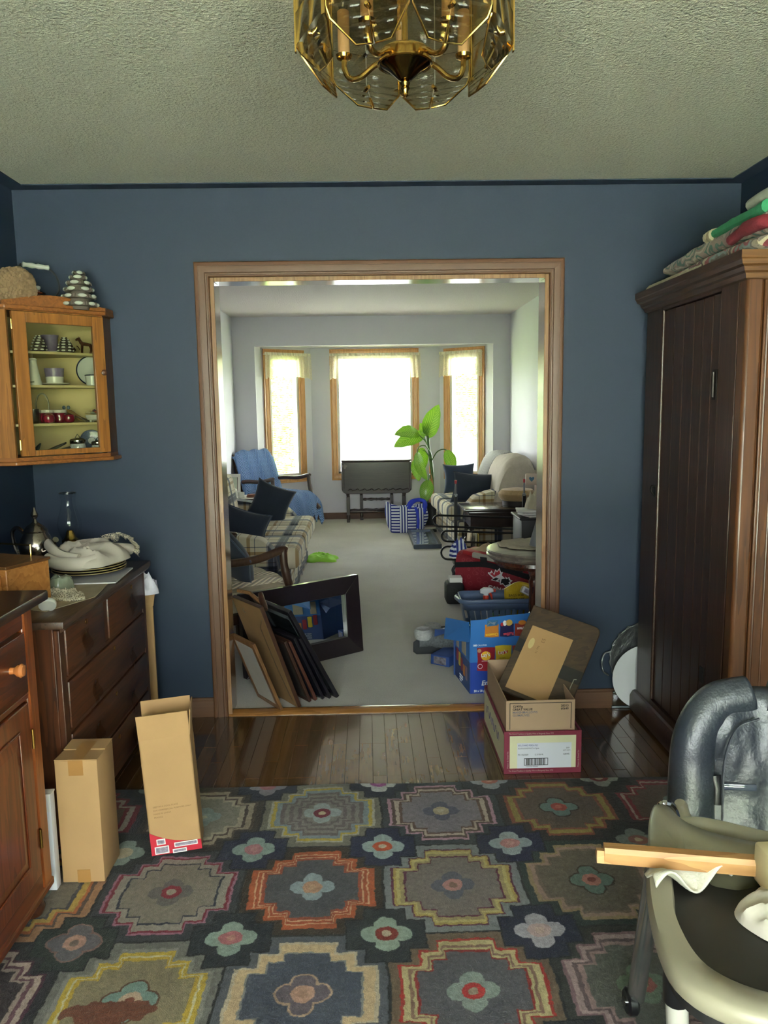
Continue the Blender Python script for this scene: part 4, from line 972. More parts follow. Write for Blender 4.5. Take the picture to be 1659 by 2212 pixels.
for k in range(5): obj('tail_feather', B().tube([(.01, .004*(k-2), .03), (.05, .008*(k-2), .012), (.068, .012*(k-2), .003)], [.003, .004, .001], 6, flat=.4), mat('grey_feather_%d' % k, '#5a5040', rough=.8, var=.2), t, local=True)
for s in (-1, 1): obj('petal', B().ball((-.028+s*.010, 0, .066), .008, n=10, sc=(1, .5, 1.1)), mat('slate_petal', '#4c5a68', rough=.5), t, local=True)
t = thing('flower_bowl', 'footed white china bowl filled with china flowers, third shelf right', 'bowl', at(.345, .06, SH[0]))
obj('bowl', B().lathe([(.014, .006), (.03, .012), (.038, .028), (.036, .033), (.03, .02), (.01, .014)], 26), WCER, t, local=True)
for i in range(3): obj('foot', B().tube([(.016*math.cos(i*2.1), .016*math.sin(i*2.1), .012), (.024*math.cos(i*2.1), .024*math.sin(i*2.1), .002)], [.006, .004], 8), WCER, t, local=True)
for (x, y, z, r_, c_) in ((.02, -.008, .045, .014, '#b04a28'), (-.024, -.005, .042, .012, '#c2b48a'), (0, -.012, .040, .011, '#8f9c86'), (.0, .008, .05, .011, '#5c3048'), (-.012, .004, .05, .010, '#b8a878')):
    fb = B()
    for i in range(6): fb.ball((x+r_*.6*math.cos(i*1.047), y+r_*.6*math.sin(i*1.047), z), r_*.5, n=8, sc=(1, 1, .6))
    fb.ball((x, y, z+r_*.2), r_*.5, n=8); obj('flower', fb, mat('flower_'+c_[1:], c_, rough=.4, var=.1), t, local=True)
ZB = 1.2845
CHR = mat('bright_silver', '#b4b4b4', rough=.12, metal=1, var=.05); WBL = mat('white_blue_china', '#b8bcc4', rough=.2, var=.3, vs=70, coat=.4)
for s, d, k, lb in ((.262, .05, 1.0, 'blue and white jar with a silver lid and loop, bottom of the cupboard'), (.352, .04, .8, 'smaller silver-topped jar at the bottom right of the cupboard')):
    t = thing('silver_topped_jar', lb, 'jar', at(s, d, ZB)); t.scale = (k, k, k)
    obj('jar_body', B().lathe([(.024, 0), (.032, .006), (.034, .03), (.030, .045)], 26), WBL, t, local=True)
    obj('lid', B().lathe([(.0325, .045), (.034, .048), (.034, .060), (.028, .066), (.004, .07)], 26), CHR, t, local=True)
    obj('lid_loop', B().tube([(-.012, 0, .068), (0, 0, .086), (.012, 0, .068)], .002, 6), CHR, t, local=True)
t = thing('blue_saucer', 'blue willow-pattern saucer standing on edge at the bottom right', 'saucer', M=FR(at(.327, .10, ZB+.052), (.93, .366, 0), z=(.366, -.93, .2)))
obj('dish', B().lathe([(.002, 0), (.03, 0), (.05, .008), (.047, .0095), (.03, .003), (.002, .003)], 32), mat('slate_blue_china', '#59657c', rough=.2, var=.3, vs=120, coat=.4), t, local=True)
obj('centre_print', B().lathe([(.001, .0032), (.015, .0032), (.015, .004), (.001, .004)], 20), WBL, t, local=True)
for k, (s0, s1, h, c_) in enumerate(((.10, .21, .05, '#4a4c40'), (.14, .25, .036, '#6c6c62'), (.075, .10, .055, '#2e3a30'))):
    P0, P1 = at(s0, .05+.02*k, ZB+.004), at(s1, .04+.02*k, ZB+h)
    if k == 2: P0, P1 = at(s0-.01, .06, ZB+.004), at(s0+.025, .06, ZB+.05)
    single('dried_leaf', ['dark folded fan leaf sloping across the cupboard bottom', 'grey feathery leaf lying in front of the silver-topped jar', 'dark green leaf curled at the bottom left of the cupboard'][k], 'leaf',
           B().grid(lambda u, v: P0.lerp(P1, u)+nd*((v-.5)*.045*math.sin(PI*(.15+.8*u)))+V((0, 0, .004*math.sin(v*14))), 10, 8), mat('dry_leaf_%d' % k, c_, rough=.8, var=.25, vs=60), solid=.0015)
# ================================================================= plaid, knits and other living-room cloth
def plaid(name, ia, ib, per=.30, off=(0, 0)):
    """woven check from two object axes: 0 x, 1 y, 2 z"""
    n = NT(name); s = n.sep()
    def band(ax, o_):
        f = n.math('FRACT', n.math('ADD', n.math('MULTIPLY', s[ax], 1/per), 20+o_))
        return n.ramp(f, [(0, '#ffffff'), (.06, '#b9bcd2'), (.10, '#4d5878'), (.22, '#8e96b4'), (.25, '#4d5878'), (.32, '#ffffff'), (.40, '#b49c86'), (.415, '#ffffff'), (.60, '#c8b294'), (.68, '#ffffff'), (.78, '#8a90ac'), (.80, '#ffffff')], 'CONSTANT')
    c = n.mix(1.0, band(ia, off[0]), band(ib, off[1]), 'MULTIPLY')
    n.set(col=n.mix(1.0, c, '#cdc4ab', 'MULTIPLY'), rough=.9, sheen=.15); n.bump(n.noise(420, 2), .2, .003); return n.m
PXY, PXZ, PYZ = plaid('plaid_flat', 0, 1), plaid('plaid_end', 0, 2), plaid('plaid_front', 1, 2)
def chevron(name, ca, cb, N=7, K=34, A=.75, holes=True):
    n = NT(name); s = n.sep(n.uv)
    tri = n.math('PINGPONG', n.math('MULTIPLY', s[0], N), .5)
    f = n.math('FRACT', n.math('ADD', n.math('MULTIPLY', s[1], K), n.math('MULTIPLY', tri, A*6)))
    h = n.math('PINGPONG', f, .5)
    n.set(col=n.ramp(h, [(.10, cb), (.2, ca), (.5, ca)]), rough=.95, sheen=.3)
    n.bump(h, 1.0, .02); return n.m
NAVY = mat('navy_cushion_cloth', '#232b3a', rough=.9, var=.12, vs=12, bump=.2, bs=350, sheen=.15)
NAVY2 = mat('slate_blue_cushion_cloth', '#2c3a50', rough=.9, var=.12, vs=12, bump=.2, bs=350, sheen=.2)
DARKW = wood('dark_mahogany', '#24130d', '#46281c', 2, 12, rough=.3, coat=.35)
BROWNW = wood('brown_chair_wood', '#24140e', '#402a1e', 2, 12, rough=.35, coat=.3)

# ---------------------------------------------------------------- open-arm chairs
def chair_frame(M, label, seat_m, wid=.62):
    """local x to the sitter's left, y forward"""
    t = thing('armchair', label, 'armchair', M=M, group='open-arm wooden chairs'); w2 = wid/2
    obj('seat', B().rbox(-w2+.045, w2-.045, -.25, .285, .32, .455, .035), seat_m, t, local=True)
    obj('seat_rail', B().box(-w2+.02, w2-.02, -.26, .27, .27, .325), BROWNW, t, local=True, bev=.004)
    Mb = Matrix.Translation((0, -.27, .40)) @ Matrix.Rotation(.22, 4, 'X')
    obj('back_pad', B().rbox(-w2+.06, w2-.06, -.035, .04, .05, .53, .03, Mb), seat_m, t, local=True)
    for s in (-1, 1):
        x = s*(w2-.025)
        obj('arm', B().tube(bez([(x, -.33, .60), (x*1.02, -.15, .62), (x*1.05, .06, .625), (x*1.06, .225, .66), (x*1.06, .255, .655)], 6), [.024]*25, 8, flat=.75), BROWNW, t, local=True, ang=60)
        obj('arm_post', B().tube(bez([(x*1.05, .235, .665), (x*1.05, .243, .56), (x*1.05, .275, .44), (x*1.05, .34, .32), (x*1.05, .385, .265)], 6), [.023]*7+[.026]*6+[.029]*6+[.031]*6, 8), BROWNW, t, local=True, ang=60)
        obj('leg', B().loft([[V((x+a*q, .245+b_*q, z)) for a, b_ in ((-1, -1), (1, -1), (1, 1), (-1, 1))] for z, q in ((.0, .016), (.3, .026))]), BROWNW, t, local=True, bev=.003)
        obj('rear_leg', B().loft([[V((x+a*q, y+b_*q, z)) for a, b_ in ((-1, -1), (1, -1), (1, 1), (-1, 1))] for z, y, q in ((.0, -.32, .016), (.3, -.27, .024), (.55, -.29, .022), (.93, -.385, .018))]), BROWNW, t, local=True, bev=.003)
    obj('top_rail', B().box(-w2+.02, w2-.02, -.40, -.37, .89, .935), BROWNW, t, local=True, bev=.008)
    return t
def drape(name, label, cat, M, path, w_, m, shift=lambda t: 0, zig=0, nx=60, nseed=0, wig=.008, side=0.0, parent=None):
    """knitted throw following a path of (y, z) points, zigzag hem at the far end"""
    P_ = bez([(0, y, z) for y, z in path], 8); nP = len(P_)-1
    def f(u, v):
        tri = abs(((u*7) % 1)-.5)*2; vv = min(v*(1-zig*tri*(v > .85)*(v-.85)/.15), 1); q = vv*nP; i = min(int(q), nP-1); p = P_[i].lerp(P_[i+1], q-i)
        tn = (P_[i+1]-P_[i]).normalized(); nn = V((0, -tn.z, tn.y))
        k = wig*(math.sin(u*23+v*5+nseed)+.7*noise.noise(V((u*6, v*5, nseed))))
        droop = side*max(0, abs(2*u-1)-.72)*3
        return M @ (p+V(((u-.5)*w_+shift(v), 0, -droop))+nn*(k+.004))
    b_ = B().grid(f, nx, 90)
    return single(name, label, cat, b_, m, solid=.008)
fa = math.atan2(.81, .58); MCH = TR((-1.11, 9.14, .008), rz=-PI/2-(PI/2-math.atan2(.81, .58))+.0)
ang_bay = math.atan2(-.58, .81)-PI/2           # turn local +y toward (.81,-.58)
MCH = TR((-1.09, 9.16, .008), rz=ang_bay)
CREAMCL = mat('cream_chair_cloth', '#b8ab94', rough=.9, var=.06, bump=.2, bs=260)
c1 = chair_frame(MCH, 'open-arm wooden chair in the bay, under a blue knitted throw', CREAMCL, .66)
BLUEK = chevron('blue_chevron_knit', '#6f97d0', '#44669e', 8, 46, .85)
drape('blue_throw', 'light blue chevron-knit throw over the chair in the bay window', 'throw', MCH,
      [(-.45, .62), (-.44, .86), (-.40, .955), (-.345, .93), (-.27, .70), (-.20, .50), (-.1, .478), (.12, .478), (.27, .472), (.345, .41), (.37, .26), (.385, .10)], .68, BLUEK, shift=lambda t: .02-.09*t, zig=.06, nseed=3, side=.10)
ang_near = math.atan2(.58, .81)-PI/2
MNC = TR((-.87, 4.46, .008), rz=ang_near)
c2 = dup(c1, M=MNC, label='open-arm wooden chair nearest the doorway, under a cream knitted throw')
CREAMK = chevron('cream_chevron_knit', '#dccdb2', '#b8a58a', 6, 30, .9)
drape('cream_throw', 'cream chevron-knit throw over the seat of the chair behind the black mirror', 'throw', MNC,
      [(-.40, .94), (-.345, .92), (-.27, .70), (-.19, .50), (-.1, .478), (.12, .478), (.27, .472), (.36, .42), (.42, .30), (.45, .16)], .60, CREAMK, shift=lambda t: -.01-.03*t, zig=.05, nseed=8, side=.10)
def cushion(label, M, w_, h, t_, m, piping=None, group='navy scatter cushions'):
    b_ = B().pillow(w_, h, t_, None, 16)
    t = thing('scatter_cushion', label, 'cushion', M=M, group=group)
    obj('cover', b_, m, t, local=True, ang=180)
    if piping:
        pts = []
        for k in range(64):
            a = k/64*4; i, f = int(a), a % 1; c = [(-1, -1), (1, -1), (1, 1), (-1, 1)]; p, q = c[i], c[(i+1) % 4]
            u, v = p[0]+(q[0]-p[0])*f, p[1]+(q[1]-p[1])*f
            ex = 1-.12*(1-abs(v)**2)*abs(u)**3; ey = 1-.12*(1-abs(u)**2)*abs(v)**3; pts.append((u*w_/2*ex, v*h/2*ey, 0))
        obj('piping', B().tube(pts, .005, 5, closed=True), piping, t, local=True)
    return t
cushion('navy cushion leaning on the back of the chair nearest the doorway', FR((-.78, 4.42, .60), (-.58, .81, 0), z=(.81, .5, .35)) @ Matrix.Rotation(.6, 4, 'Z'), .38, .36, .13, NAVY, NAVY2)

# ---------------------------------------------------------------- sofas
def sofa(name, label, M, L, n_seat, depth, arm_w, mats, arm_h=.60, back_h=.86, low=.45, skirt_in=.09):
    """local x along the sofa, y forward, back at y = -depth/2"""
    mS, mF, mE = mats
    t = thing(name, label, 'sofa', M=M); d2 = depth/2; L2 = L/2
    obj('base', B().rbox(-L2+.02, L2-.02, -d2, d2-skirt_in-.01, .07, .29, .02), mF, t, local=True)
    for k in range(n_seat):
        sw = (L-2*arm_w)/n_seat; x0 = -L2+arm_w+sw*k
        lo = -.5*arm_w if k == 0 else 0; hi = .5*arm_w if k == n_seat-1 else 0
        b_ = B().rbox(x0+.004, x0+sw-.004, -d2+.22, d2, .285, .445, .05, seg=3)
        for v in b_.bm.verts:
            v.co.z += .022*math.sin(PI*min(max((v.co.x-x0)/sw, 0), 1))*(v.co.z > .38)
            if v.co.y > d2-.14: v.co.x += (lo if v.co.x < x0+sw/2 else hi)
        obj('seat_cushion', b_, mS, t, local=True)
        Mb = Matrix.Translation((x0+sw/2, -d2+.26, .44)) @ Matrix.Rotation(.16, 4, 'X')
        b_ = B().rbox(-sw/2+.004, sw/2-.004, -.085, .075, 0, back_h-.43, .06, Mb, seg=3); obj('back_cushion', b_, mF, t, local=True)
    obj('back_frame', B().rbox(-L2+.02, L2-.02, -d2-.0, -d2+.13, .1, back_h-.04, .05, seg=3), mF, t, local=True)
    prof = [(-d2, .08), (-d2, arm_h+.06), (-d2+.12, arm_h+.04), (-d2+.34, arm_h), (-d2+.52, arm_h-.03), (d2-.26, arm_h-.07), (d2-.18, low), (d2-.15, low-.12), (d2-.15, .08)]
    for s in (-1, 1):
        x0 = -L2 if s < 0 else L2-arm_w
        b_ = B(); b_.prism(prof, x0, x0+arm_w, Matrix(((0, 0, 1, 0), (1, 0, 0, 0), (0, 1, 0, 0), (0, 0, 0, 1))))
        bmesh.ops.bevel(b_.bm, geom=[e for e in b_.bm.edges], offset=.03, segments=3, profile=.6, affect='EDGES', clamp_overlap=True)
        obj('arm', b_, mE, t, local=True, ang=70)
    npl = int(L*14)
    sk = B().grid(lambda u, v: V((-L2+L*u, d2-skirt_in+.006*math.sin(u*npl*2)*(v)+.004*v, .24-.232*v)), npl*4, 3)
    obj('skirt', sk, mF, t, local=True, solid=.004)
    for s in (-1, 1):
        sk = B().grid(lambda u, v: V((s*(L2-.004*(1-v)), -d2+(depth-skirt_in)*u, .2-.192*v)), 12, 2); obj('skirt', sk, mE, t, local=True, solid=.004)
    return t
# local x -> world -y ... forward (+y) must face +X, so turn by -90 degrees
MSL = TR((-1.02, 6.42, .008), rz=-PI/2)
PL2 = (plaid('plaid_seat_left', 1, 0), plaid('plaid_front_left', 0, 2), plaid('plaid_end_left', 1, 2, off=(.12, .2)))
sofa('sofa', 'long plaid sofa along the left wall of the living room', MSL, 1.95, 3, 1.02, .17, PL2)
def face(o, right, up):
    r, u = V(right).normalized(), V(up).normalized(); return FR(o, r, y=u)
cushion('navy cushion standing on one corner at the far end of the plaid sofa', FR((-.89, 7.02, .61), (.66, .10, -.28), y=(.32, .18, .62)), .37, .37, .14, NAVY, None)
cushion('navy cushion lying against the near arm of the plaid sofa', FR((-.95, 5.86, .57), (.9, .08, -.28), y=(.25, .28, .8)), .36, .28, .14, NAVY, NAVY2)
MSR = TR((1.235, 8.42, .008), rz=PI/2+.07)
PR2 = (plaid('plaid_seat_right', 0, 1), plaid('plaid_front_right', 0, 2, off=(.3, .1)), plaid('plaid_end_right', 1, 2, per=.34, off=(.32, .15)))
sofa('loveseat', 'plaid loveseat with white throws along the right wall', MSR, 1.42, 2, .92, .2, PR2, arm_h=.62, back_h=.86, low=.46)
WK = chevron('white_diamond_knit', '#d9d7d4', '#b9b7b4', 9, 40, .5); WK2 = mat('cream_woven_throw', '#c9bfb2', rough=.95, var=.06, vs=30, bump=.5, bs=160)
def back_throw(label, y0, y1, m, seed, mat_=None):
    path = [(1.70, .5), (1.71, .75), (1.66, .90), (1.56, .935), (1.44, .90), (1.36, .76), (1.32, .60), (1.30, .50)]
    P_ = bez([(x, 0, z) for x, z in path], 8); nP = len(P_)-1
    def f(u, v):
        q = v*nP; i = min(int(q), nP-1); p = P_[i].lerp(P_[i+1], q-i); k = .012*noise.noise(V((u*5, v*6, seed)))+.006*math.sin(u*30+seed)
        dr_ = max(0, .25-u)*1.3 if seed == 2 else 0
        return V((p.x-.02+k*.5, y0+(y1-y0)*max(0, u-.2*(seed == 2))/(.8 if seed == 2 else 1)-.02*(dr_ > 0), max(p.z+k+.02*math.sin(PI*u)-dr_, .30)))
    t = thing('knitted_throw', label, 'throw', (1.5, (y0+y1)/2, .5), group='pale throws on the loveseat back')
    obj('knit', B().grid(f, 40, 50), m, t, solid=.012)
    if seed == 2:
        fr = B(); rr_ = random.Random(2)
        for k in range(34):
            a = k/33; p = f(a, 1.0); fr.tube([p, p+V((-.012, rr_.uniform(-.01, .01), -.035)), p+V((-.01, rr_.uniform(-.015, .015), -.07))], .0035, 5)
        o_ = obj('fringe', fr, m, t); o_['kind'] = 'stuff'
back_throw('white patterned throw over the far half of the loveseat back', 8.45, 9.08, WK, 1)
back_throw('cream fringed throw over the near half of the loveseat back', 7.68, 8.42, WK2, 2)
cushion('slate-blue cushion propped at the far end of the loveseat', FR((1.03, 8.62, .66), (.95, -.05, .02), y=(.18, .25, .95)), .36, .34, .13, NAVY2, None)
cushion('navy cushion with piping leaning on the near arm of the loveseat', FR((1.12, 8.10, .60), (.95, -.05, -.10), y=(.28, .25, .9)), .46, .34, .15, NAVY, NAVY2)

# ---------------------------------------------------------------- end table by the bay chair
et = thing('side_table', 'small dark side table between the sofa and the bay chair', 'table', (-1.33, 8.05, .008))
obj('table_top', B().rbox(-1.53, -1.13, 7.85, 8.25, .53, .556, .005), DARKW, et)
obj('top_cloth', B().box(-1.51, -1.15, 7.87, 8.23, .5562, .5585), mat('white_doily_cloth', '#d6d4cc', rough=.9), et, smooth=False)
obj('apron', B().box(-1.5, -1.16, 7.88, 8.22, .46, .53), DARKW, et, bev=.003)
for x in (-1.49, -1.17):
    for y in (7.89, 8.21): obj('leg', B().loft([[V((x+a*q, y+c*q, z)) for a, c in ((-1, -1), (1, -1), (1, 1), (-1, 1))] for z, q in ((.0085, .012), (.46, .02))]), DARKW, et)
pf = thing('picture_frame', 'white and dark picture frame standing on the small side table', 'picture frame', (-1.36, 8.1, .5585))
Mf = FR((-1.50, 8.12, .560), (.99, .1, -.03), y=(-.17, .12, .98))
WFR = mat('white_painted_frame', '#dcd8d2', rough=.4, var=.05, vs=30)
for q in ((0, .15, 0, .03), (0, .15, .20, .235), (0, .03, .03, .20), (.12, .15, .03, .20)): obj('frame_bar', B().box(q[0], q[1], q[2], q[3], 0, .014, Mf), WFR, pf, bev=.002)
obj('frame_side', B().box(-.006, 0, 0, .235, -.006, .012, Mf), DARKW, pf); obj('inner_slip', B().box(.115, .121, .03, .2, .004, .016, Mf), DARKW, pf)
obj('glazing', B().box(.03, .12, .03, .2, .003, .006, Mf), mat('bright_reflecting_glass', '#cfd6c4', rough=.05, var=.1, coat=1), pf, smooth=False)
obj('easel_strut', B().bar(Mf @ V((.075, .16, 0)), Mf @ V((.075, 0, -.07)), .02, .004), DARKW, pf)
t = thing('lidded_china_jar', 'white china jar with a knobbed lid in front of the picture frame', 'jar', (-1.40, 7.96, .5585))
obj('jar_body', B().lathe([(.035, 0), (.048, .01), (.048, .075), (.04, .082)], 24), WCER, t, local=True)
obj('lid', B().lathe([(.046, .083), (.046, .088), (.02, .104), (.008, .108), (.012, .118), (.004, .124)], 24), WCER, t, local=True)
for k in range(3): single('wooden_coaster', ['lowest', 'middle', 'top'][k]+' round wooden coaster of the stack on the small side table', 'coaster', B().lathe([(.002, 0), (.046, 0), (.048, .004), (.046, .009), (.002, .009)], 24, Matrix.Translation((-1.22+.004*k, 8.0, .559+.0105*k))), mat('rust_coaster_%d' % k, '#7a4a34', rough=.5, var=.2), group='coasters on the side table')
single('china_mug', 'white mug beside the lidded jar on the small side table', 'mug', B().lathe([(.028, 0), (.032, .004), (.034, .06), (.031, .06), (.028, .006)], 20, Matrix.Translation((-1.31, 7.94, .559))), WCER)

# ---------------------------------------------------------------- mirror and leaning frames
BLKW = mat('black_painted_frame', '#15131a', rough=.3, var=.15, coat=.3)
ESP = mat('espresso_frame', '#1c1318', rough=.32, var=.2, vs=30, coat=.25)
def frame_thing(name, label, cat, M, w_, h, bar, th, m, fill, fill_m, group=None, glazed=None, mat_w=0, mat_m=None, rel=.5, bevel=.004):
    """picture frame lying in its local xy plane, z toward its front"""
    t = thing(name, label, cat, M=M, group=group)
    o4, i4 = [(0, 0), (w_, 0), (w_, h), (0, h)], [(bar, bar), (w_-bar, bar), (w_-bar, h-bar), (bar, h-bar)]
    for k in range(4): obj('frame_bar', B().prism([o4[k], o4[(k+1) % 4], i4[(k+1) % 4], i4[k]], 0, th), m, t, local=True, bev=bevel*.5)
    if mat_w:
        obj('mount', B().box(bar-.002, w_-bar+.002, bar-.002, h-bar+.002, th*.35, th*.42), mat_m, t, local=True, smooth=False)
        obj(fill, B().box(bar+mat_w, w_-bar-mat_w, bar+mat_w, h-bar-mat_w, th*.43, th*.46), fill_m, t, local=True, smooth=False)
    else: obj(fill, B().box(bar-.002, w_-bar+.002, bar-.002, h-bar+.002, th*rel, th*rel+.004), fill_m, t, local=True, smooth=False)
    if glazed: obj('glazing', B().box(bar-.001, w_-bar+.001, bar-.001, h-bar+.001, th*.6, th*.6+.002), glazed, t, local=True, smooth=False)
    return t
MIR = mat('mirror_glass', '#d4d8d6', rough=.01, metal=1, var=0)
um = V((-.81, -.585, 0)).normalized(); upm = V((-.05, .07, 1)).normalized()
MM = FR(V((-.067, 4.517, .010)), um*-1, y=upm)     # front faces the camera side
MM = MM @ Matrix.Translation((-.78, 0, -.0))
frame_thing('wall_mirror', 'large black-framed mirror on the carpet, leaning on the wooden chair', 'mirror', MM, .78, .465, .105, .042, ESP, 'mirror_glass', MIR, rel=.35, bevel=.006)
def leaner(label, name, bot, phi, th, h, w_, **kw):
    b_ = V((-math.cos(phi), math.sin(phi), 0)); per = V((-math.sin(phi), -math.cos(phi), 0)); n_ = per*math.sin(th)+V((0, 0, math.cos(th)))
    o_ = V((bot[0], bot[1], kw.pop('z', .014)))
    M = FR(o_, b_*-1, y=n_) @ Matrix.Translation((-w_, 0, 0))
    return frame_thing(name, label, 'picture frame', M, w_, h, kw.pop('bar', .025), kw.pop('thk', .016), kw.pop('m'), kw.pop('fill', 'backing'), kw.pop('fm'), group='frames leaning in the doorway', **kw)
TAN = mat('brown_backing_board', '#7a5c3a', rough=.85, var=.08, vs=8); WOODF = wood('brown_frame_wood', '#4a2f1a', '#7a5636', 1, 14, rough=.45)
GREYB = mat('grey_white_backing', '#a09a94', rough=.85, var=.03); GLZ = glass('picture_glass', '#f2f4f4', refl=1.2)
f1 = leaner('small brown frame with a pale grey panel, frontmost of the leaning frames', 'leaning_frame', (-.431, 3.60), .95, .365, .385, .24, m=WOODF, fm=GREYB, bar=.028, rel=.62)
f2 = leaner('brown board-backed frame with hanging wire, second of the leaning frames', 'leaning_frame', (-.345, 3.635), .95, .34, .57, .30, m=mat('dark_brown_frame', '#3a241a', rough=.4), fm=TAN, bar=.006, thk=.02, rel=.85)
obj('hanging_wire', B().tube([(.30-.03, .50, .0205), (.22, .44, .022), (.235, .25, .023), (.26, .06, .022), (.28, .02, .021)], .0012, 5), mat('steel_wire', '#a8a49c', rough=.3, metal=1), f2, local=True)
obj('hook', B().tube([(.10, .53, .0205), (.10, .515, .026), (.105, .50, .022)], .002, 5), mat('steel_hook', '#b0aaa0', rough=.3, metal=1), f2, local=True)
leaner('plain dark brown frame, third of the leaning frames', 'leaning_frame', (-.30, 3.70), .95, .37, .36, .22, m=mat('walnut_frame', '#35211a', rough=.4), fm=mat('dark_print_a', '#2c2624', rough=.5, var=.2), bar=.018, rel=.6)
leaner('slim red-brown frame, fourth of the leaning frames', 'leaning_frame', (-.272, 3.72), .95, .40, .36, .22, m=mat('red_brown_frame', '#4a2a22', rough=.4), fm=mat('dark_print_b', '#20222a', rough=.4, var=.2), bar=.012, rel=.6)
leaner('slim black frame, fifth of the leaning frames', 'leaning_frame', (-.236, 3.735), .95, .425, .38, .24, m=BLKW, fm=mat('dark_print_c', '#1a1c24', rough=.3, var=.2), bar=.014, rel=.6, glazed=GLZ)
leaner('black frame with a dark picture, sixth of the leaning frames', 'leaning_frame', (-.202, 3.745), .95, .45, .38, .24, m=BLKW, fm=mat('dark_print_d', '#14161e', rough=.3, var=.2), bar=.018, rel=.6, glazed=GLZ)
leaner('large black frame with a grey mount, rearmost of the leaning frames', 'leaning_frame', (-.163, 3.76), .95, .49, .56, .37, m=BLKW, fm=mat('dark_landscape_print', '#1d2327', rough=.4, var=.5, vs=14), fill='print', bar=.028, thk=.022, mat_w=.045, mat_m=mat('grey_mount', '#7d8388', rough=.7), glazed=GLZ)
sp = thing('carved_stick', 'short carved wooden stick lying over the tops of the leaning frames', 'stick', (-.6, 3.7, .5))
obj('shaft', B().tube([(-.665, 3.80, .565), (-.60, 3.775, .555), (-.525, 3.71, .51)], [.010, .010, .012], 8), WOODF, sp)
obj('head', B().tube([(-.545, 3.76, .555), (-.535, 3.73, .53), (-.52, 3.70, .505), (-.51, 3.68, .492)], [.013, .016, .017, .011], 10), DARKW, sp)

# ---------------------------------------------------------------- green cloth on the carpet
gc = heap(-.46, 7.38, .009, .16, .20, .07, 3.3, rot=.3, crease=.8, fs=4, rag=.25, flat=1.4)
single('green_cloth', 'bright lime-green cloth lying crumpled on the carpet by the sofa', 'cloth', gc, mat('lime_cloth', '#9ad84a', rough=.8, var=.1, vs=8))
# ================================================================= drop-leaf table in the bay
GT = wood('dull_brown_oak_table', '#241817', '#382a28', 0, 10, rough=.4, coat=.2); GTV = wood('dull_brown_oak_legs', '#241817', '#382a28', 2, 10, rough=.4, coat=.2)
gt = thing('drop_leaf_table', 'dark carved drop-leaf table with its leaf hanging, in front of the middle bay window', 'table', (.11, 9.85, .008))
obj('table_top', B().rbox(-.33, .556, 9.72, 9.98, .785, .806, .006), GT, gt)
def leaf_outline(x0, x1, z0, z1, r, n=8):
    p = [(x0, z1), (x0, z0+r)]+[(x0+r-r*math.cos(a), z0+r-r*math.sin(a)) for a in [PI/2*k/n for k in range(1, n)]]+[(x0+r, z0), (x1-r, z0)]
    return p+[(x1-r+r*math.sin(a), z0+r-r*math.cos(a)) for a in [PI/2*k/n for k in range(1, n)]]+[(x1, z0+r), (x1, z1)]
MXZ = lambda y: Matrix(((1, 0, 0, 0), (0, 0, 1, y), (0, 1, 0, 0), (0, 0, 0, 1)))
lf = obj('leaf', B().prism(leaf_outline(-.33, .556, .383, .783, .07), 0, .016, MXZ(9.70)), GT, gt, bev=.004)
obj('leaf', B().prism(leaf_outline(-.33, .556, .383, .783, .07), 0, .016, MXZ(9.985)), GT, gt, bev=.004)
cv = B()
for k in range(9):
    x = -.25+.09*k; cv.tube(bez([(x, 9.699, .425), (x+.03, 9.697, .445), (x+.06, 9.698, .42), (x+.085, 9.699, .435)], 4), .006, 5)
cv.tube([(-.30, 9.699, .77), (-.30, 9.699, .45)], .004, 5); cv.tube([(.525, 9.699, .77), (.525, 9.699, .45)], .004, 5)
q = obj('carved_border', cv, GT, lf); q['kind'] = 'stuff'
obj('worn_patch', B().prism([(-.29+.03*math.cos(a)*(1+.4*math.sin(3*a)), .73+.03*math.sin(a)) for a in [2*PI*k/14 for k in range(14)]], 0, .0006, MXZ(9.6990)), mat('pale_worn_patch', '#7c706c', rough=.6), lf, smooth=False)
def turned(x, y, z0, z1, m, par, name='leg', blocks=True):
    b_ = B(); L = z1-z0
    if blocks:
        for a, c in ((0, .04), (.12, .42), (.86, 1)): b_.box(x-.02, x+.02, y-.02, y+.02, z0+L*a, z0+L*c)
        b_.lathe([(.016, z0+L*.04), (.022, z0+L*.08), (.015, z0+L*.12)], 12, Matrix.Translation((x, y, 0)))
        b_.lathe([(.016, z0+L*.42), (.023, z0+L*.48), (.013, z0+L*.54), (.022, z0+L*.62), (.024, z0+L*.66), (.014, z0+L*.74), (.02, z0+L*.82), (.014, z0+L*.86)], 12, Matrix.Translation((x, y, 0)))
    else: b_.lathe([(.013, 0), (.02, L*.1), (.012, L*.2), (.02, L*.35), (.013, L*.48), (.018, L*.5), (.013, L*.52), (.02, L*.65), (.012, L*.8), (.02, L*.9), (.013, L)], 10, FR((x, y, z0), (0, 1, 0), z=(1, 0, 0)))
    return obj(name, b_, m, par)
for x, y in ((-.255, 9.775), (.465, 9.775), (-.255, 9.94), (.465, 9.94), (-.085, 9.975), (.31, 9.975)): turned(x, y, .009, .784, GTV, gt)
for y, z in ((9.775, .145), (9.94, .145), (9.975, .28)):
    L = .68 if z < .2 else .35
    b_ = B().lathe([(.013, 0), (.02, L*.08), (.012, L*.16), (.021, L*.3), (.013, L*.45), (.019, L*.5), (.013, L*.55), (.021, L*.7), (.012, L*.84), (.02, L*.92), (.013, L)], 10, FR((-.235 if z < .2 else -.065, y, z), (0, 1, 0), z=(1, 0, 0))); obj('stretcher', b_, GTV, gt)

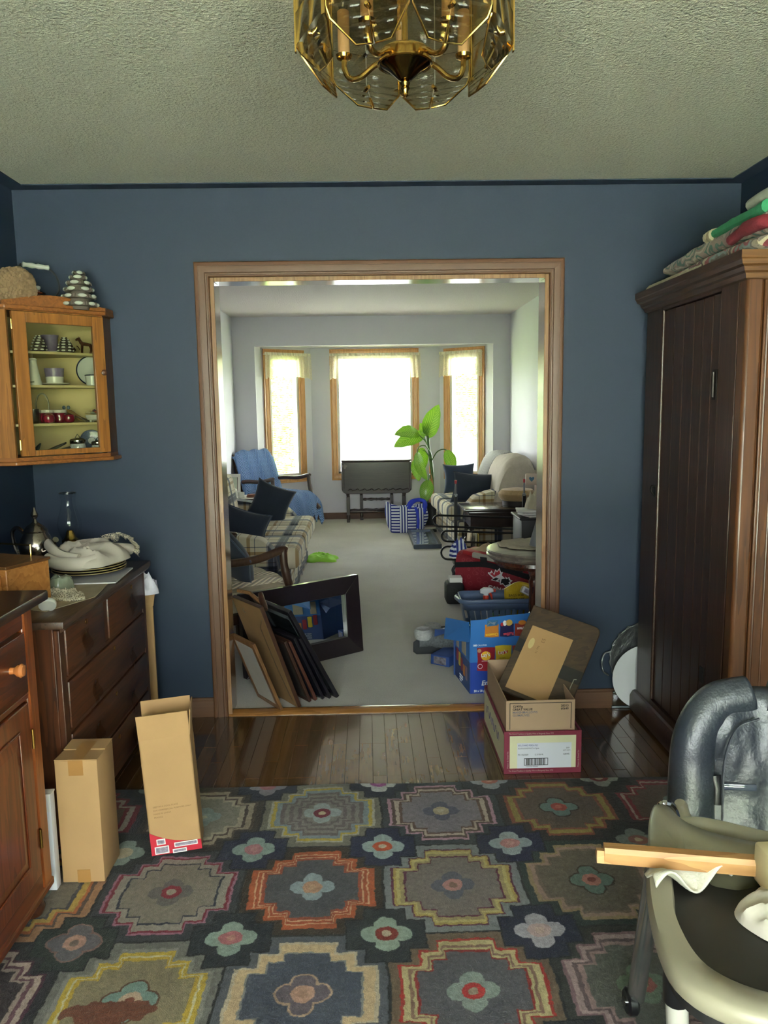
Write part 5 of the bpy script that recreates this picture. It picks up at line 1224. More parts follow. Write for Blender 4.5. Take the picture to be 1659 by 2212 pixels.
# ================================================================= tall plant
pl = thing('potted_plant', 'tall leggy houseplant with big yellow-green patterned leaves beside the bay window', 'plant', (.80, 9.42, .008))
LEAF = NT('dieffenbachia_leaf'); u = LEAF.sep(LEAF.uv)
v1 = LEAF.math('ABSOLUTE', LEAF.math('SUBTRACT', u[0], .5)); stripe = LEAF.math('FRACT', LEAF.math('ADD', LEAF.math('MULTIPLY', u[1], 11), LEAF.math('MULTIPLY', v1, -7)))
pt = LEAF.math('MULTIPLY', LEAF.math('LESS_THAN', LEAF.math('PINGPONG', stripe, .5), .13), LEAF.math('LESS_THAN', v1, .36))
mid = LEAF.math('LESS_THAN', v1, .018)
LEAF.set(col=LEAF.mix(mid, LEAF.mix(pt, (.075, .20, .015), (.36, .46, .13)), (.05, .13, .02)), rough=.4, coat=.2)
tl = LEAF.n('BsdfTranslucent'); tl.inputs[0].default_value = (.13, .26, .01, 1); mx = LEAF.n('MixShader'); mx.inputs[0].default_value = .3
LEAF.l(LEAF.b.outputs[0], mx.inputs[1]); LEAF.l(tl.outputs[0], mx.inputs[2]); LEAF.l(mx.outputs[0], LEAF.t.nodes['Material Output'].inputs[0])
STEM = mat('green_stem', '#4c6a38', rough=.5, var=.15); HUSK = mat('dry_tan_husk', '#b4865c', rough=.9, var=.2, vs=30)
obj('pot', B().lathe([(.10, .0085), (.125, .03), (.145, .27), (.155, .28), (.155, .31), (.14, .31), (.13, .27), (.002, .265)], 28, Matrix.Translation((.80, 9.42, 0))), mat('black_plastic_pot', '#16171a', rough=.45, var=.1), pl)
obj('saucer', B().lathe([(.13, .0082), (.17, .014), (.175, .03), (.168, .03), (.14, .016)], 28, Matrix.Translation((.80, 9.42, 0))), mat('brown_saucer', '#6a5a50', rough=.6), pl)
obj('soil', B().lathe([(.14, .268), (.05, .275), (.002, .276)], 20, Matrix.Translation((.80, 9.42, 0))), mat('potting_soil', '#2a211a', rough=1), pl)
stem = bez([(.80, 9.42, .27), (.79, 9.40, .50), (.785, 9.38, .70), (.77, 9.36, .86), (.745, 9.34, 1.0), (.74, 9.33, 1.12)], 6)
obj('stem', B().tube(stem, [.026]*12+[.022]*8+[.017]*len(stem[20:]), 10), STEM, pl)
hk = B(); hk.grid(lambda a, t: V((.782+.034*math.cos(PI*2*a)*(1-.55*t)-.01*t, 9.385+.034*math.sin(2*PI*a)*(1-.5*t), .30+.48*t+.05*math.sin(a*9)*t)), 18, 12)
obj('dry_husk', hk, HUSK, pl, solid=.003)
def leaf(name, base, tip, w_, nrm, bend=.05, m=None, fold=.12):
    base, tip = V(base), V(tip); d = tip-base; L = d.length; y = d/L; n_ = V(nrm); n_ = (n_-y*n_.dot(y)).normalized(); x = y.cross(n_)
    def f(u, v):
        a = 2*u-1; ww = w_*.5*(max(math.sin(PI*min(v*.98+.02, 1)**.8), .0))**.75
        return base+y*(L*v)+x*(a*ww)+n_*(-bend*L*4*v*(v-1)*1.0+fold*ww*abs(a)+.004*math.sin(v*22)*abs(a))
    return obj(name, B().grid(f, 8, 16), m or LEAF.m, pl)
def petiole(pts, r=.007): return obj('leaf_stalk', B().tube(bez(pts, 6), r, 7), STEM, pl)
YD_ = 9.33
leaf('leaf', (.735, YD_, 1.10), (.865, YD_-.12, 1.49), .235, (-.45, -.9, .25), .06)
leaf('leaf', (.75, YD_+.02, 1.13), (.86, YD_+.10, 1.30), .12, (.3, -.9, .3), .05); leaf('leaf', (.72, YD_, 1.12), (.65, YD_+.05, 1.27), .10, (-.3, -.9, .3), .05)
petiole([(.752, YD_, .97), (.70, YD_-.02, 1.06), (.625, YD_-.05, 1.135)]); leaf('leaf', (.63, YD_-.05, 1.14), (.327, YD_-.16, 1.14), .20, (.05, -.75, .65), .13)
petiole([(.752, YD_, .96), (.70, YD_+.03, 1.09), (.66, YD_+.05, 1.17)]); leaf('leaf', (.70, YD_+.05, 1.13), (.325, YD_+.02, .985), .21, (-.1, -.8, .55), .10)
petiole([(.762, YD_, .92), (.70, YD_-.06, 1.0), (.62, YD_-.08, .985), (.595, YD_-.09, .90)]); leaf('leaf', (.605, YD_-.09, .93), (.72, YD_-.15, .585), .15, (-.6, -.65, .2), .14)
petiole([(.765, YD_, .84), (.71, YD_+.05, .93), (.66, YD_+.06, .93)]); leaf('leaf', (.665, YD_+.06, .97), (.66, YD_+.03, .66), .15, (.35, -.9, .1), .06)
leaf('leaf', (.595, YD_+.04, .84), (.625, YD_+.0, .565), .15, (-.1, -1, .1), .05)
petiole([(.775, YD_, .80), (.84, YD_-.06, .92), (.92, YD_-.08, .955), (.985, YD_-.09, .925)]); leaf('leaf', (.955, YD_-.09, .945), (1.03, YD_-.14, .665), .15, (.15, -.95, .25), .10)
petiole([(.765, YD_, .60), (.745, YD_-.08, .66), (.735, YD_-.10, .57)]); leaf('leaf', (.735, YD_-.10, .59), (.67, YD_-.13, .30), .165, (-.1, -1, .1), .07)
leaf('dead_leaf', (.69, YD_-.1, .33), (.60, YD_-.18, .12), .09, (.5, -.8, .2), .1, HUSK)

# ================================================================= striped tote, framed print on the carpet
STR = NT('navy_white_stripe_cloth'); s = STR.sep()
blk = STR.math('GREATER_THAN', STR.math('SINE', STR.math('MULTIPLY', STR.math('ADD', s[0], .085), 33)), 0)
fx = STR.math('FRACT', STR.math('MULTIPLY', s[0], 31)); fz = STR.math('FRACT', STR.math('MULTIPLY', s[2], 29))
sel = STR.math('ADD', STR.math('MULTIPLY', blk, fx), STR.math('MULTIPLY', STR.math('SUBTRACT', 1, blk), fz))
STR.set(col=STR.mix(STR.math('GREATER_THAN', sel, .5), '#1e2c7c', '#dcdfe8'), rough=.8)
MT = Matrix.Translation((.45, 8.98, .009)); CB = mat('cobalt_webbing', '#1f37b8', rough=.6, var=.08)
tt = thing('tote_bag', 'slumped navy and white striped tote bag with blue handles on the carpet', 'bag', M=MT)
def ft(u, v):
    a = 2*PI*u; k = .86+.2*math.sin(PI*min(v, 1)*.9); z = .33*v
    sx = .215*k*(1+.06*noise.noise(V((math.cos(a)*2, v*3, 1)))); sy = .13*k*(1-.35*v)
    ca, sa = math.cos(a), math.sin(a); p = .55
    x = sx*math.copysign(abs(ca)**p, ca)+.04*v*ca; y = sy*math.copysign(abs(sa)**p, sa)
    return V((x, y, z*(1+.10*math.sin(a*2+1)*v-.12*v*(ca > .2)*ca)))
b = B().grid(ft, 56, 18); bmesh.ops.remove_doubles(b.bm, verts=b.bm.verts, dist=1e-5); obj('bag_body', b, STR.m, tt, local=True, solid=.004)
obj('base_panel', B().rbox(-.18, .18, -.10, .10, .002, .012, .004), STR.m, tt, local=True)
obj('stuffing', heap(0.0, 0, .24, .17, .075, .07, 5.5, rag=.1), mat('white_cloth_filling', '#c8ccd8', rough=.8), tt, local=True)
for y, h in ((-.10, .40), (.06, .385)): obj('handle', B().tube(bez([(.02, y, .28), (.06, y*.9, .345), (.14, y*.6, h-.02), (.22, y*.5, .34), (.20, y*.8, .22)], 7), .022, 8, flat=.22), CB, tt, local=True)
obj('webbing_band', B().tube(bez([(.125, -.128, .05), (.13, -.142, .14), (.12, -.128, .24), (.10, -.10, .30)], 5), .016, 6, flat=.2), CB, tt, local=True)
Mp = TR((.465, 7.82, .0095), rz=.01); SILV = mat('dark_steel_frame', '#3a4250', rough=.3, metal=.7)
frame_thing('framed_print', 'framed print lying face up on the carpet beside the loveseat', 'picture frame', Mp, .29, 1.0, .03, .045, SILV, 'print', mat('pale_bird_print', '#b4c0c2', rough=.5, var=.25, vs=7), glazed=glass('print_glass', '#f4f6f8', refl=1.6), mat_w=.05, mat_m=mat('pale_blue_mount', '#c6d2dc', rough=.7))
frame_thing('framed_print', 'dark-edged print lying behind the framed print by the loveseat', 'picture frame', TR((.52, 8.84, .0095), rz=.12), .28, .06, .012, .03, BLKW, 'print', GREYB)

# ================================================================= black tubular rack
rk = thing('tubular_rack', 'black tubular metal rack with looped rails and red-capped uprights', 'rack', (1.1, 6.95, .008))
RB = mat('black_tube_metal', '#0e0f12', rough=.35, metal=.3, var=.1); REDC = mat('red_cap', '#a8323c', rough=.4, var=.05); STEELP = mat('bare_steel_pin', '#7a7c80', rough=.3, metal=1)
P1, P2 = V((.80, 6.95, 0)), V((1.385, 6.75, 0))
for P, h, zt in ((P1, .66, .80), (P2, .68, .82)):
    up = obj('upright', B().bar(P+V((0, 0, .0085)), P+V((0, 0, h)), .03, .022), RB, rk, bev=.003)
    pn = obj('pin', B().tube([P+V((0, 0, h)), P+V((0, 0, zt-.03))], .007, 8), STEELP, rk); obj('cap', B().tube([P+V((0, 0, zt-.032)), P+V((0, 0, zt))], [.010, .012], 10), REDC, pn)
    obj('collar', B().tube([P+V((0, 0, h-.01)), P+V((0, 0, h+.012))], .016, 12), STEELP, rk)
ud = (P2-P1).normalized()
for z0, z1, L in ((.372, .475, .215), (.236, .333, .135), (.066, .188, .14)):
    r = (z1-z0)/2; zc = (z0+z1)/2; c = P1-ud*(L-r)
    pts = [P2+V((0, 0, z1))-V((0, .018, 0)), P1+V((0, -.018, z1)), c+V((0, -.018, z1))]+[c+V((0, -.018, zc))+V((-ud.x*r*math.sin(a), -ud.y*r*math.sin(a), r*math.cos(a))) for a in [PI*k/10 for k in range(1, 10)]]+[c+V((0, -.018, z0)), P1+V((0, -.018, z0)), P2+V((0, -.018, z0))]
    obj('looped_rail', B().tube(pts, .0095, 8), RB, rk)
for P in (P1, P2): obj('foot', B().bar(P+V((0, -.14, .017)), P+V((0, .16, .017)), .03, .016), RB, rk)

# ================================================================= dark low table and round cushion
lt = thing('coffee_table', 'dark wooden low table behind the black rack, in front of the loveseat', 'table', (1.28, 7.33, .008))
DKT = wood('near_black_table_wood', '#161112', '#33261f', 0, 10, rough=.25, coat=.5)
obj('table_top', B().rbox(.90, 1.66, 7.08, 7.58, .485, .512, .006), DKT, lt); obj('top_slab', B().rbox(.94, 1.62, 7.11, 7.55, .455, .485, .004), DKT, lt)
obj('apron', B().box(.96, 1.60, 7.13, 7.53, .33, .455), DKT, lt, bev=.004)
for x in (.97, 1.59):
    for y in (7.14, 7.52): turned(x, y, .0085, .33, DKT, lt)
obj('shelf', B().box(.97, 1.59, 7.14, 7.52, .12, .14), DKT, lt, bev=.003)
for k, (x, h, c_) in enumerate(((.90, .31, '#d8c8a8'), (.935, .26, '#6a665c'), (.965, .30, '#c9c4b4'), (.88, .22, '#a89a84'))):
    single('magazine', ['pale upright magazine leaning on the dark table leg', 'grey upright magazine between the pale ones by the dark table', 'cream upright magazine nearest the dark table', 'tan upright magazine at the left end by the rack'][k], 'magazine', B().box(0, .014, -.10, .10, 0, h, TR((x, 7.02, .009), ry=.10-.03*k)), mat('magazine_cover_%d' % k, c_, rough=.4, var=.2, vs=25), smooth=False, group='magazines behind the rack')
single('yellow_folder', 'thin yellow folder upright behind the rack', 'folder', B().box(0, .006, -.10, .10, 0, .30, TR((1.01, 6.98, .0085), ry=-.05)), mat('yellow_card', '#c9b85a', rough=.6), smooth=False)
rc = thing('round_cushion', 'round tan fleece cushion on the dark low table', 'cushion', (1.44, 7.36, .513))
obj('cover', B().lathe([(.02, .0), (.15, .006), (.178, .04), (.18, .07), (.15, .108), (.07, .12), (.003, .121)], 36, Matrix.Translation((1.44, 7.36, .555))), mat('tan_fleece', '#a58a62', rough=1, var=.14, vs=40, bump=.6, bs=120, sheen=.3), rc)
obj('base', B().lathe([(.14, .0), (.14, .05), (.002, .055)], 28, Matrix.Translation((1.44, 7.36, .513))), mat('dark_stool_base', '#2a2422', rough=.6), rc)
cd_ = thing('child_chair', 'pale pink painted child\'s chair with a blue heart, by the right door jamb', 'chair', (1.5, 6.45, .008))
PINK = mat('pale_pink_paint', '#c8b0a4', rough=.4, var=.04)
obj('top_rail', B().rbox(1.325, 1.66, 6.40, 6.425, .80, .90, .012), PINK, cd_)
for x in (1.42, 1.60): obj('back_post', B().cyl((x, 6.412, .01), (x, 6.412, .80), .016, n=12), PINK, cd_)
obj('seat', B().rbox(1.39, 1.66, 6.42, 6.70, .33, .36, .01), PINK, cd_)
for x in (1.42, 1.62): obj('leg', B().cyl((x, 6.66, .01), (x, 6.66, .33), .016, n=12), PINK, cd_)
hp = [(1.375+.022*q[0], .852+.022*q[1]) for q in [(0, -1.1), (.9, -.1), (1, .5), (.55, .9), (0, .45), (-.55, .9), (-1, .5), (-.9, -.1)]]
obj('heart', B().prism(hp, 0, .002, MXZ(6.397)), mat('blue_heart_paint', '#4a7090', rough=.5), cd_)

# ================================================================= stacked things right of the doorway
bx = thing('storage_tub', 'black storage tub holding white papers behind the round table', 'box', (1.40, 6.0, .008))
obj('tub', B().rbox(1.18, 1.62, 5.85, 6.2, .009, .60, .02), mat('black_plastic_tub', '#131315', rough=.5, var=.1), bx); obj('tub_rim', B().rbox(1.165, 1.635, 5.835, 6.215, .585, .605, .008), mat('black_rim', '#1a1a1c', rough=.45), bx)
for k in range(3): single('folded_paper', ['lowest', 'middle', 'topmost'][k]+' white folded paper on the black tub', 'paper', B().rbox(-.16, .16, -.11, .11, 0, .014, .004, TR((1.37-.02*k, 5.98, .606+.0165*k), rz=.25-.18*k)), PAPER, group='folded papers on the tub')
single('ruffled_cloth', 'cream ruffled cloth heaped on the papers by the right jamb', 'cloth', heap(1.40, 6.0, .657, .15, .10, .18, 7.7, crease=1.3, fs=8), mat('cream_ruffle', '#c4bba4', rough=.9, var=.08))
# ---- red hockey bag
MB_ = FR((.68, 5.75, .009), (.60, -.43, 0), z=(0, 0, 1))   # x along the face, y into the room, z up
hb = thing('sports_bag', 'large red sports bag with black straps and a maple-leaf crest', 'bag', M=MB_)
RDB = NT('red_bag_cloth'); vo = RDB.n('TexVoronoi', feature='F1'); vo.inputs['Scale'].default_value = 22; RDB.l(RDB.co, vo.inputs['Vector'])
ring = RDB.math('MULTIPLY', RDB.math('GREATER_THAN', vo.outputs['Distance'], .33), RDB.math('LESS_THAN', vo.outputs['Distance'], .40))
RDB.set(col=RDB.mix(RDB.math('MULTIPLY', ring, .5), '#861d2c', '#a84c54'), rough=.55); RDB.bump(RDB.noise(14, 3), .25, .01)
BKW = mat('black_webbing', '#131318', rough=.6, var=.1)
def bt(x): return .352-.10*max(0, x-.05)/.7-.012*math.sin(x*9)
def bag_surf(u, v):
    x = -.02+.80*u; h = bt(x); a = v*PI*2
    # cross-section: front face, over the top, down the back
    y = .13-.13*math.copysign(abs(math.cos(a))**.45, math.cos(a)); z = h/2+h/2*math.copysign(abs(math.sin(a))**.5, math.sin(a))*-1
    return V((x, y-.012*math.sin(PI*min(max(z/h, 0), 1))*(y < .1), z+.003))
b = B(); b.loft([[bag_surf(i/24, j/40) for j in range(40)] for i in range(25)]); obj('bag_body', b, RDB.m, hb, local=True, ang=60)
def fy(x, z): return -.013*math.sin(PI*min(max(z/bt(x), 0), 1))-.0015
def ribbon(pts, wv, name, m, dz=(0, 0, 1)):
    b_ = B(); P_ = bez([(x, 0, z) for x, z in pts], 6); W2 = V(dz)*wv/2
    r = [[V((p.x, fy(p.x, p.z)-.006, p.z))-W2, V((p.x, fy(p.x, p.z)-.006, p.z))+W2, V((p.x, fy(p.x, p.z)+.004, p.z))+W2, V((p.x, fy(p.x, p.z)+.004, p.z))-W2] for p in P_]
    b_.loft(r); return obj(name, b_, m, hb, local=True, ang=30)
ribbon([(-.02, .258), (.1, .272), (.24, .284), (.4, .262), (.55, .235), (.70, .21), (.78, .195)], .040, 'strap', BKW)
ribbon([(.22, .285), (.218, .31), (.215, .338)], .052, 'strap', BKW, (1, 0, 0)); ribbon([(.51, .25), (.51, .27), (.511, .288)], .05, 'strap', BKW, (1, 0, 0))
obj('strap_tail', B().tube(bez([(-.02, -.01, .25), (-.035, -.02, .22), (-.028, -.02, .19), (-.04, -.01, .16)], 4), .012, 6, flat=.3), BKW, hb, local=True)
obj('top_flap', B().rbox(.0, .42, .02, .22, .338, .372, .012, TR(ry=.06)), mat('bright_red_lining', '#a0222e', rough=.5), hb, local=True)
obj('white_panel', B().rbox(.08, .30, .0, .03, .335, .375, .008, TR(ry=.10)), mat('pale_grey_panel', '#a8a49a', rough=.5), hb, local=True)
WHT = mat('white_crest', '#e4e2e2', rough=.5, var=0); REDL = mat('red_crest', '#b0303c', rough=.5, var=0); BLKL = mat('black_crest', '#17171c', rough=.5, var=0)
MLG = Matrix.Translation((.357, -.0175, .190)) @ Matrix.Rotation(PI/2, 4, 'X') @ Matrix.Rotation(-.12, 4, 'Z')
leafp = [(-.095, .028), (-.078, .030), (-.070, .048), (-.050, .026), (-.042, .062), (-.028, .052), (-.012, .078), (.004, .050), (.018, .056), (.012, .030), (.046, .010), (.040, .028), (.058, .020), (.068, .034), (.078, .016), (.098, .012), (.080, -.008), (.090, -.018), (.050, -.046), (.030, -.030), (.008, -.038), (.004, -.022), (-.066, -.022), (-.050, -.006), (-.095, .020)]
cr = obj('crest', B().prism([(x*1.05, y*1.06) for x, y in leafp], 0, .0016, MLG), WHT, hb, local=True, smooth=False)
cr['label'] = 'split maple-leaf crest, red on the left and black on the right'
obj('crest_red', B().prism([(-.088, .024), (-.074, .026), (-.067, .040), (-.046, .018), (-.039, .055), (-.027, .046), (-.012, .069), (.001, .044), (-.012, .03), (-.045, .005)], .0017, .0026, MLG), REDL, cr, local=True, smooth=False)
obj('crest_black', B().prism([(.016, .004), (.044, .016), (.058, .013), (.067, .026), (.074, .011), (.088, .008), (.072, -.008), (.081, -.017), (.049, -.038), (.030, -.023), (.012, -.031)], .0017, .0026, MLG), BLKL, cr, local=True, smooth=False)
obj('crest_player', B().prism([(-.06, -.018), (-.03, .006), (-.012, .026), (.010, .034), (.016, .028), (.002, .018), (.0, -.005), (.006, -.018), (-.008, -.018), (-.012, -.002), (-.030, -.018)], .0028, .0034, MLG), BLKL, cr, local=True, smooth=False)
obj('crest_swoosh', B().prism([(-.032, .006), (-.014, .028), (.012, .036), (.018, .028), (.004, .016), (-.004, -.010), (-.014, -.016), (-.008, .004)], .0035, .0040, MLG), WHT, cr, local=True, smooth=False)
text('lettering', 'CANADA', .034, MB_ @ Matrix.Translation((.262, -.0185, .112)) @ Matrix.Rotation(PI/2, 4, 'X') @ Matrix.Rotation(-.10, 4, 'Z'), WHT, hb, sx=1.45, bold=.002)
bl_ = thing('beige_blanket', 'rumpled beige blanket heaped on the red sports bag', 'blanket', (.98, 5.75, .36))
obj('blanket', heap(1.0, 5.74, .30, .27, .14, .17, 4.9, rot=-.5, crease=.35, fs=2.2), mat('beige_brushed_cotton', '#b09a7e', rough=.95, var=.07, bump=.2, bs=200), bl_)
sc_ = heap(.70, 5.90, .30, .07, .07, .13, 2.9, crease=1.2, fs=7); single('striped_cloth', 'small navy and white striped cloth at the left end of the red bag', 'cloth', sc_, STR.m)
# ---- black shopping bag
kb_ = thing('black_bag', 'small black cloth bag with white papers on the carpet left of the basket', 'bag', (.63, 5.62, .009))
obj('bag_body', B().rbox(.565, .70, 5.53, 5.70, .009, .17, .025), mat('black_bag_cloth', '#121214', rough=.7, var=.2, bump=.4, bs=18, bd=.02), kb_)
obj('papers', B().box(.595, .69, 5.57, 5.67, .16, .205, None), PAPER, kb_, bev=.003)
# ================================================================= round pedestal table
pt_ = thing('pedestal_table', 'round dark pedestal table with a grey top by the right door jamb', 'table', (.99, 4.5, .008))
TCY = (.99, 4.50); Mq = Matrix.Translation((*TCY, 0)); PTW = wood('dark_red_brown_turned', '#2c140e', '#54281c', 2, 12, rough=.25, coat=.5)
obj('table_top', B().lathe([(.24, .565), (.27, .57), (.285, .582), (.287, .592), (.279, .600), (.284, .606), (.287, .614), (.282, .622), (.26, .626), (.003, .627)], 56, Mq), wood('grey_brown_table_edge', '#4a403c', '#7a6e68', 0, 6, rough=.3, coat=.3), pt_)
obj('apron', B().lathe([(.20, .52), (.23, .525), (.245, .545), (.24, .566), (.003, .566)], 48, Mq), PTW, pt_)
obj('pedestal', B().lathe([(.05, .035), (.058, .06), (.04, .09), (.05, .13), (.058, .17), (.05, .20), (.028, .23), (.034, .26), (.030, .38), (.034, .42), (.026, .44), (.036, .47), (.044, .52)], 26, Mq), PTW, pt_)
for k in range(3):
    a = -.9+2.094*k; d = V((math.cos(a), math.sin(a), 0)); p = V((*TCY, 0))
    obj('foot', B().tube(bez([p+V((0, 0, .09)), p+d*.07+V((0, 0, .085)), p+d*.14+V((0, 0, .04)), p+d*.19+V((0, 0, .020))], 5), [.026]*6+[.02]*5+[.014]*5, 10), PTW, pt_)
dl = thing('crochet_doily', 'beige scalloped doily spread on the round table', 'doily', (1.06, 4.58, .628))
DOI = mat('beige_crochet', '#bdb29c', rough=.95, var=.12, vs=40, bump=.8, bs=90)
def fd(u, v):
    a = 2*PI*u; r = .19*v*(1+.07*abs(math.sin(a*6))*(v > .6)); x, y = .985+r*math.cos(a)*1.02, 4.575+r*math.sin(a)
    return V((x, y, .630+.006*noise.noise(V((x*18, y*18, 0)))+.003+.018*max(0, math.sin(x*16+1))*v*(1-v)*2))
obj('doily', B().grid(fd, 72, 14), DOI, dl, solid=.003)
gl_ = thing('grey_lampshade', 'plain grey cone-shaped shade standing on the round table against the jamb', 'lampshade', (1.16, 4.44, .635))
obj('shade', B().lathe([(.070, .645), (.071, .648), (.03, .80), (.027, .80), (.067, .650)], 32, Matrix.Translation((1.02, 4.46, 0))), mat('grey_shade_card', '#7b7d84', rough=.7, var=.04), gl_)
obj('shade_ring', B().tube([V((1.02+.0285*math.cos(2*PI*k/20), 4.46+.0285*math.sin(2*PI*k/20), .801)) for k in range(20)], .003, 6, closed=True), mat('grey_ring', '#5c5e64', rough=.5), gl_)
# ================================================================= laundry basket
BP = mat('slate_blue_plastic', '#5a6c8c', rough=.38, var=.04)
lb_ = thing('laundry_basket', 'slate-blue plastic laundry basket with slotted sides, full of cleaning things', 'basket', (.85, 4.93, .009))
BX0, BX1, BY0, BY1, BH = .585, 1.14, 4.74, 5.03, .235
def ring_pts(x0, x1, y0, y1, z, r=.05, n=6):
    out_ = []
    for cx, cy, a0 in ((x1-r, y1-r, 0), (x0+r, y1-r, PI/2), (x0+r, y0+r, PI), (x1-r, y0+r, 1.5*PI)):
        for k in range(n+1): a = a0+PI/2*k/n; out_.append(V((cx+r*math.cos(a), cy+r*math.sin(a), z)))
    return out_
def inset(z): k = .05*(1-z/BH); return BX0+k, BX1-k, BY0+k, BY1-k
def ban(name, z0, z1): b_ = B(); b_.loft([ring_pts(*inset(z0), z0+.009), ring_pts(*inset(z1), z1+.009)], cap=False); return obj(name, b_, BP, lb_, solid=.005)
ban('lower_wall', 0.001, .055); ban('upper_wall', .165, .23)
b = B(); b.loft([ring_pts(BX0+.05, BX1-.05, BY0+.05, BY1-.05, .0095), ring_pts(BX0+.05, BX1-.05, BY0+.05, BY1-.05, .014)]); obj('floor_panel', b, BP, lb_)
rm = ring_pts(BX0-.012, BX1+.012, BY0-.012, BY1+.012, .243, .06)
for p in rm: p.z += -.03*(p.y > 4.95)+ .012*math.cos((p.x-.86)/.3*PI)*.6
obj('rim', B().tube(rm, .015, 8, closed=True, flat=.8), BP, lb_)
def slat(pa, pb): obj('slat', B().bar(pa, pb, .034, .006), BP, lb_, bev=.002)
nx_ = 11
for k in range(nx_+1):
    t_ = k/nx_
    for yk in (0, 1):
        a = inset(.05); c = inset(.17); xa = a[0]+.045+(a[1]-a[0]-.09)*t_; xc = c[0]+.045+(c[1]-c[0]-.09)*t_
        slat(V((xa, a[2+yk], .059)), V((xc, c[2+yk], .179)))
for k in range(7):
    t_ = k/6
    for xk in (0, 1):
        a = inset(.05); c = inset(.17); ya = a[2]+.05+(a[3]-a[2]-.1)*t_; yc = c[2]+.05+(c[3]-c[2]-.1)*t_
        obj('slat', B().box(-.003, .003, -.014, .014, 0, .12, FR((a[xk], ya, .059), (1, 0, 0), z=V((c[xk]-a[xk], yc-ya, .12)))), BP, lb_)
sb_ = thing('spray_bottle', 'white spray bottle with an orange-red trigger standing in the basket', 'bottle', (.75, 4.83, .015))
Ms = Matrix.Translation((.75, 4.83, .0155)); WPL = mat('white_plastic', '#d2d4d8', rough=.35, var=.02); ORP = mat('orange_red_plastic', '#bf4030', rough=.4, var=.03)
obj('bottle_body', B().lathe([(.032, 0), (.036, .006), (.036, .14), (.03, .17), (.015, .195), (.013, .215)], 24, Ms), WPL, sb_)
obj('collar', B().lathe([(.018, .205), (.019, .235), (.015, .24)], 18, Ms), ORP, sb_)
obj('spray_head', B().prism([(-.04, .255), (-.038, .275), (-.015, .29), (.035, .288), (.048, .278), (.048, .262), (.016, .256), (.012, .238), (-.012, .238), (-.018, .25)], -.014, .014, Matrix.Translation((.75, 4.83, .016)) @ Matrix.Rotation(PI/2, 4, 'X')), WPL, sb_, bev=.004)
obj('trigger', B().tube(bez([(.775, 4.83, .27), (.785, 4.83, .25), (.79, 4.83, .225)], 4), [.008]*5+[.005]*4, 8), ORP, sb_); obj('nozzle', B().cyl((.797, 4.83, .286), (.812, 4.83, .284), .012, .010), ORP, sb_)
yb = thing('yellow_packet', 'yellow plastic packet with black print sticking out of the basket', 'packet', (.97, 4.90, .1))
YP = mat('yellow_film', '#b89a20', rough=.35, var=.12, vs=14, bump=.5, bs=20, bd=.02)
obj('packet', B().grid(lambda u, v: V((.88+.20*u+.012*math.sin(v*5), 4.84+.10*u*.3+.03*math.sin(u*7+v*4)*.5, .05+(.245+.035*math.sin(u*PI))*v)), 16, 14), YP, yb, solid=.02)
for k, s_ in enumerate(('BAGS FOR', 'FOOD USE')): text('packet_print', s_, .022, FR((.895, 4.817, .245-.027*k), (.99, .1, 0), z=(.1, -1, .05)), INK, yb)
rl = thing('boxed_roll', 'white boxed roll lying diagonally across the top of the basket', 'box', (1.02, 4.86, .26))
Mr = FR((.985, 4.82, .295), (.80, -.10, -.42), z=(.1, -1, .2))
obj('carton', B().rbox(0, .20, -.022, .022, -.05, 0, .003, Mr), WPL, rl); obj('print_panel', B().box(.015, .185, -.014, .012, .0, .0008, Mr), mat('grey_purple_print', '#8a8494', rough=.4, var=.4, vs=60), rl, smooth=False)
GRN = mat('lime_liquid', '#6aa832', rough=.3, var=.05); DKG = mat('dark_green_cloth', '#152a22', rough=.9, var=.2)
for x, c_, h, lb2 in ((.69, WPL, .15, 'white bottle seen through the left slots of the basket'), (.815, GRN, .13, 'lime-green bottle seen through the basket slots'), (.87, mat('teal_bottle', '#1f4a52', rough=.3), .16, 'teal bottle behind the basket slots'), (1.02, YP, .15, 'squat yellow bottle behind the right slots of the basket'), (1.08, INK, .16, 'black bottle at the right end of the basket')):
    t = thing('cleaning_bottle', lb2, 'bottle', (x, 4.84, .0155)); Mx = Matrix.Translation((x, 4.845 if x != .69 else 4.82, .0155))
    if x == .69: Mx = Matrix.Translation((x-.005, 4.90, .0155))
    obj('bottle_body', B().lathe([(.022, 0), (.026, .005), (.026, h*.8), (.012, h*.95), (.010, h)], 18, Mx), c_, t); obj('bottle_cap', B().lathe([(.012, h), (.012, h+.02), (.002, h+.022)], 14, Mx), BLKW, t)
single('dark_green_cloth', 'dark green cloth stuffed in the middle of the basket', 'cloth', heap(.86, 4.93, .05, .18, .05, .21, 1.9, crease=.5, fs=4, flat=5), DKG)
# ================================================================= snack carton
BL1 = mat('bright_blue_card', '#2c6ab4', rough=.45, var=.03); BL2 = mat('royal_blue_card', '#203f9c', rough=.45, var=.03); BL3 = mat('navy_blue_card', '#24407c', rough=.5, var=.04)
sk = thing('snack_carton', 'blue open snack carton printed with chip bags, behind the wine box', 'box', (.62, 3.9, .009))
P0 = V((.505, 3.757, .009)); xr = V((.295, .023, 0)).normalized(); MS = FR(P0, xr, z=(0, 0, 1))   # x right, y back, z up
W_, D_, H_ = .36, .295, .272
sd = V((-.042, .293, 0)).normalized()
obj('front_panel', B().box(0, W_, 0, .004, 0, .165, MS), BL2, sk, smooth=False); obj('front_panel_upper', B().box(0, W_, 0, .004, .165, H_, MS), BL1, sk, smooth=False)
MSD = FR(P0, sd, z=(0, 0, 1))
obj('side_panel', B().box(.004, D_, -.001, .003, 0, .165, MSD), BL3, sk, smooth=False); obj('side_panel_upper', B().box(.004, D_, -.001, .003, .165, H_, MSD), BL1, sk, smooth=False)
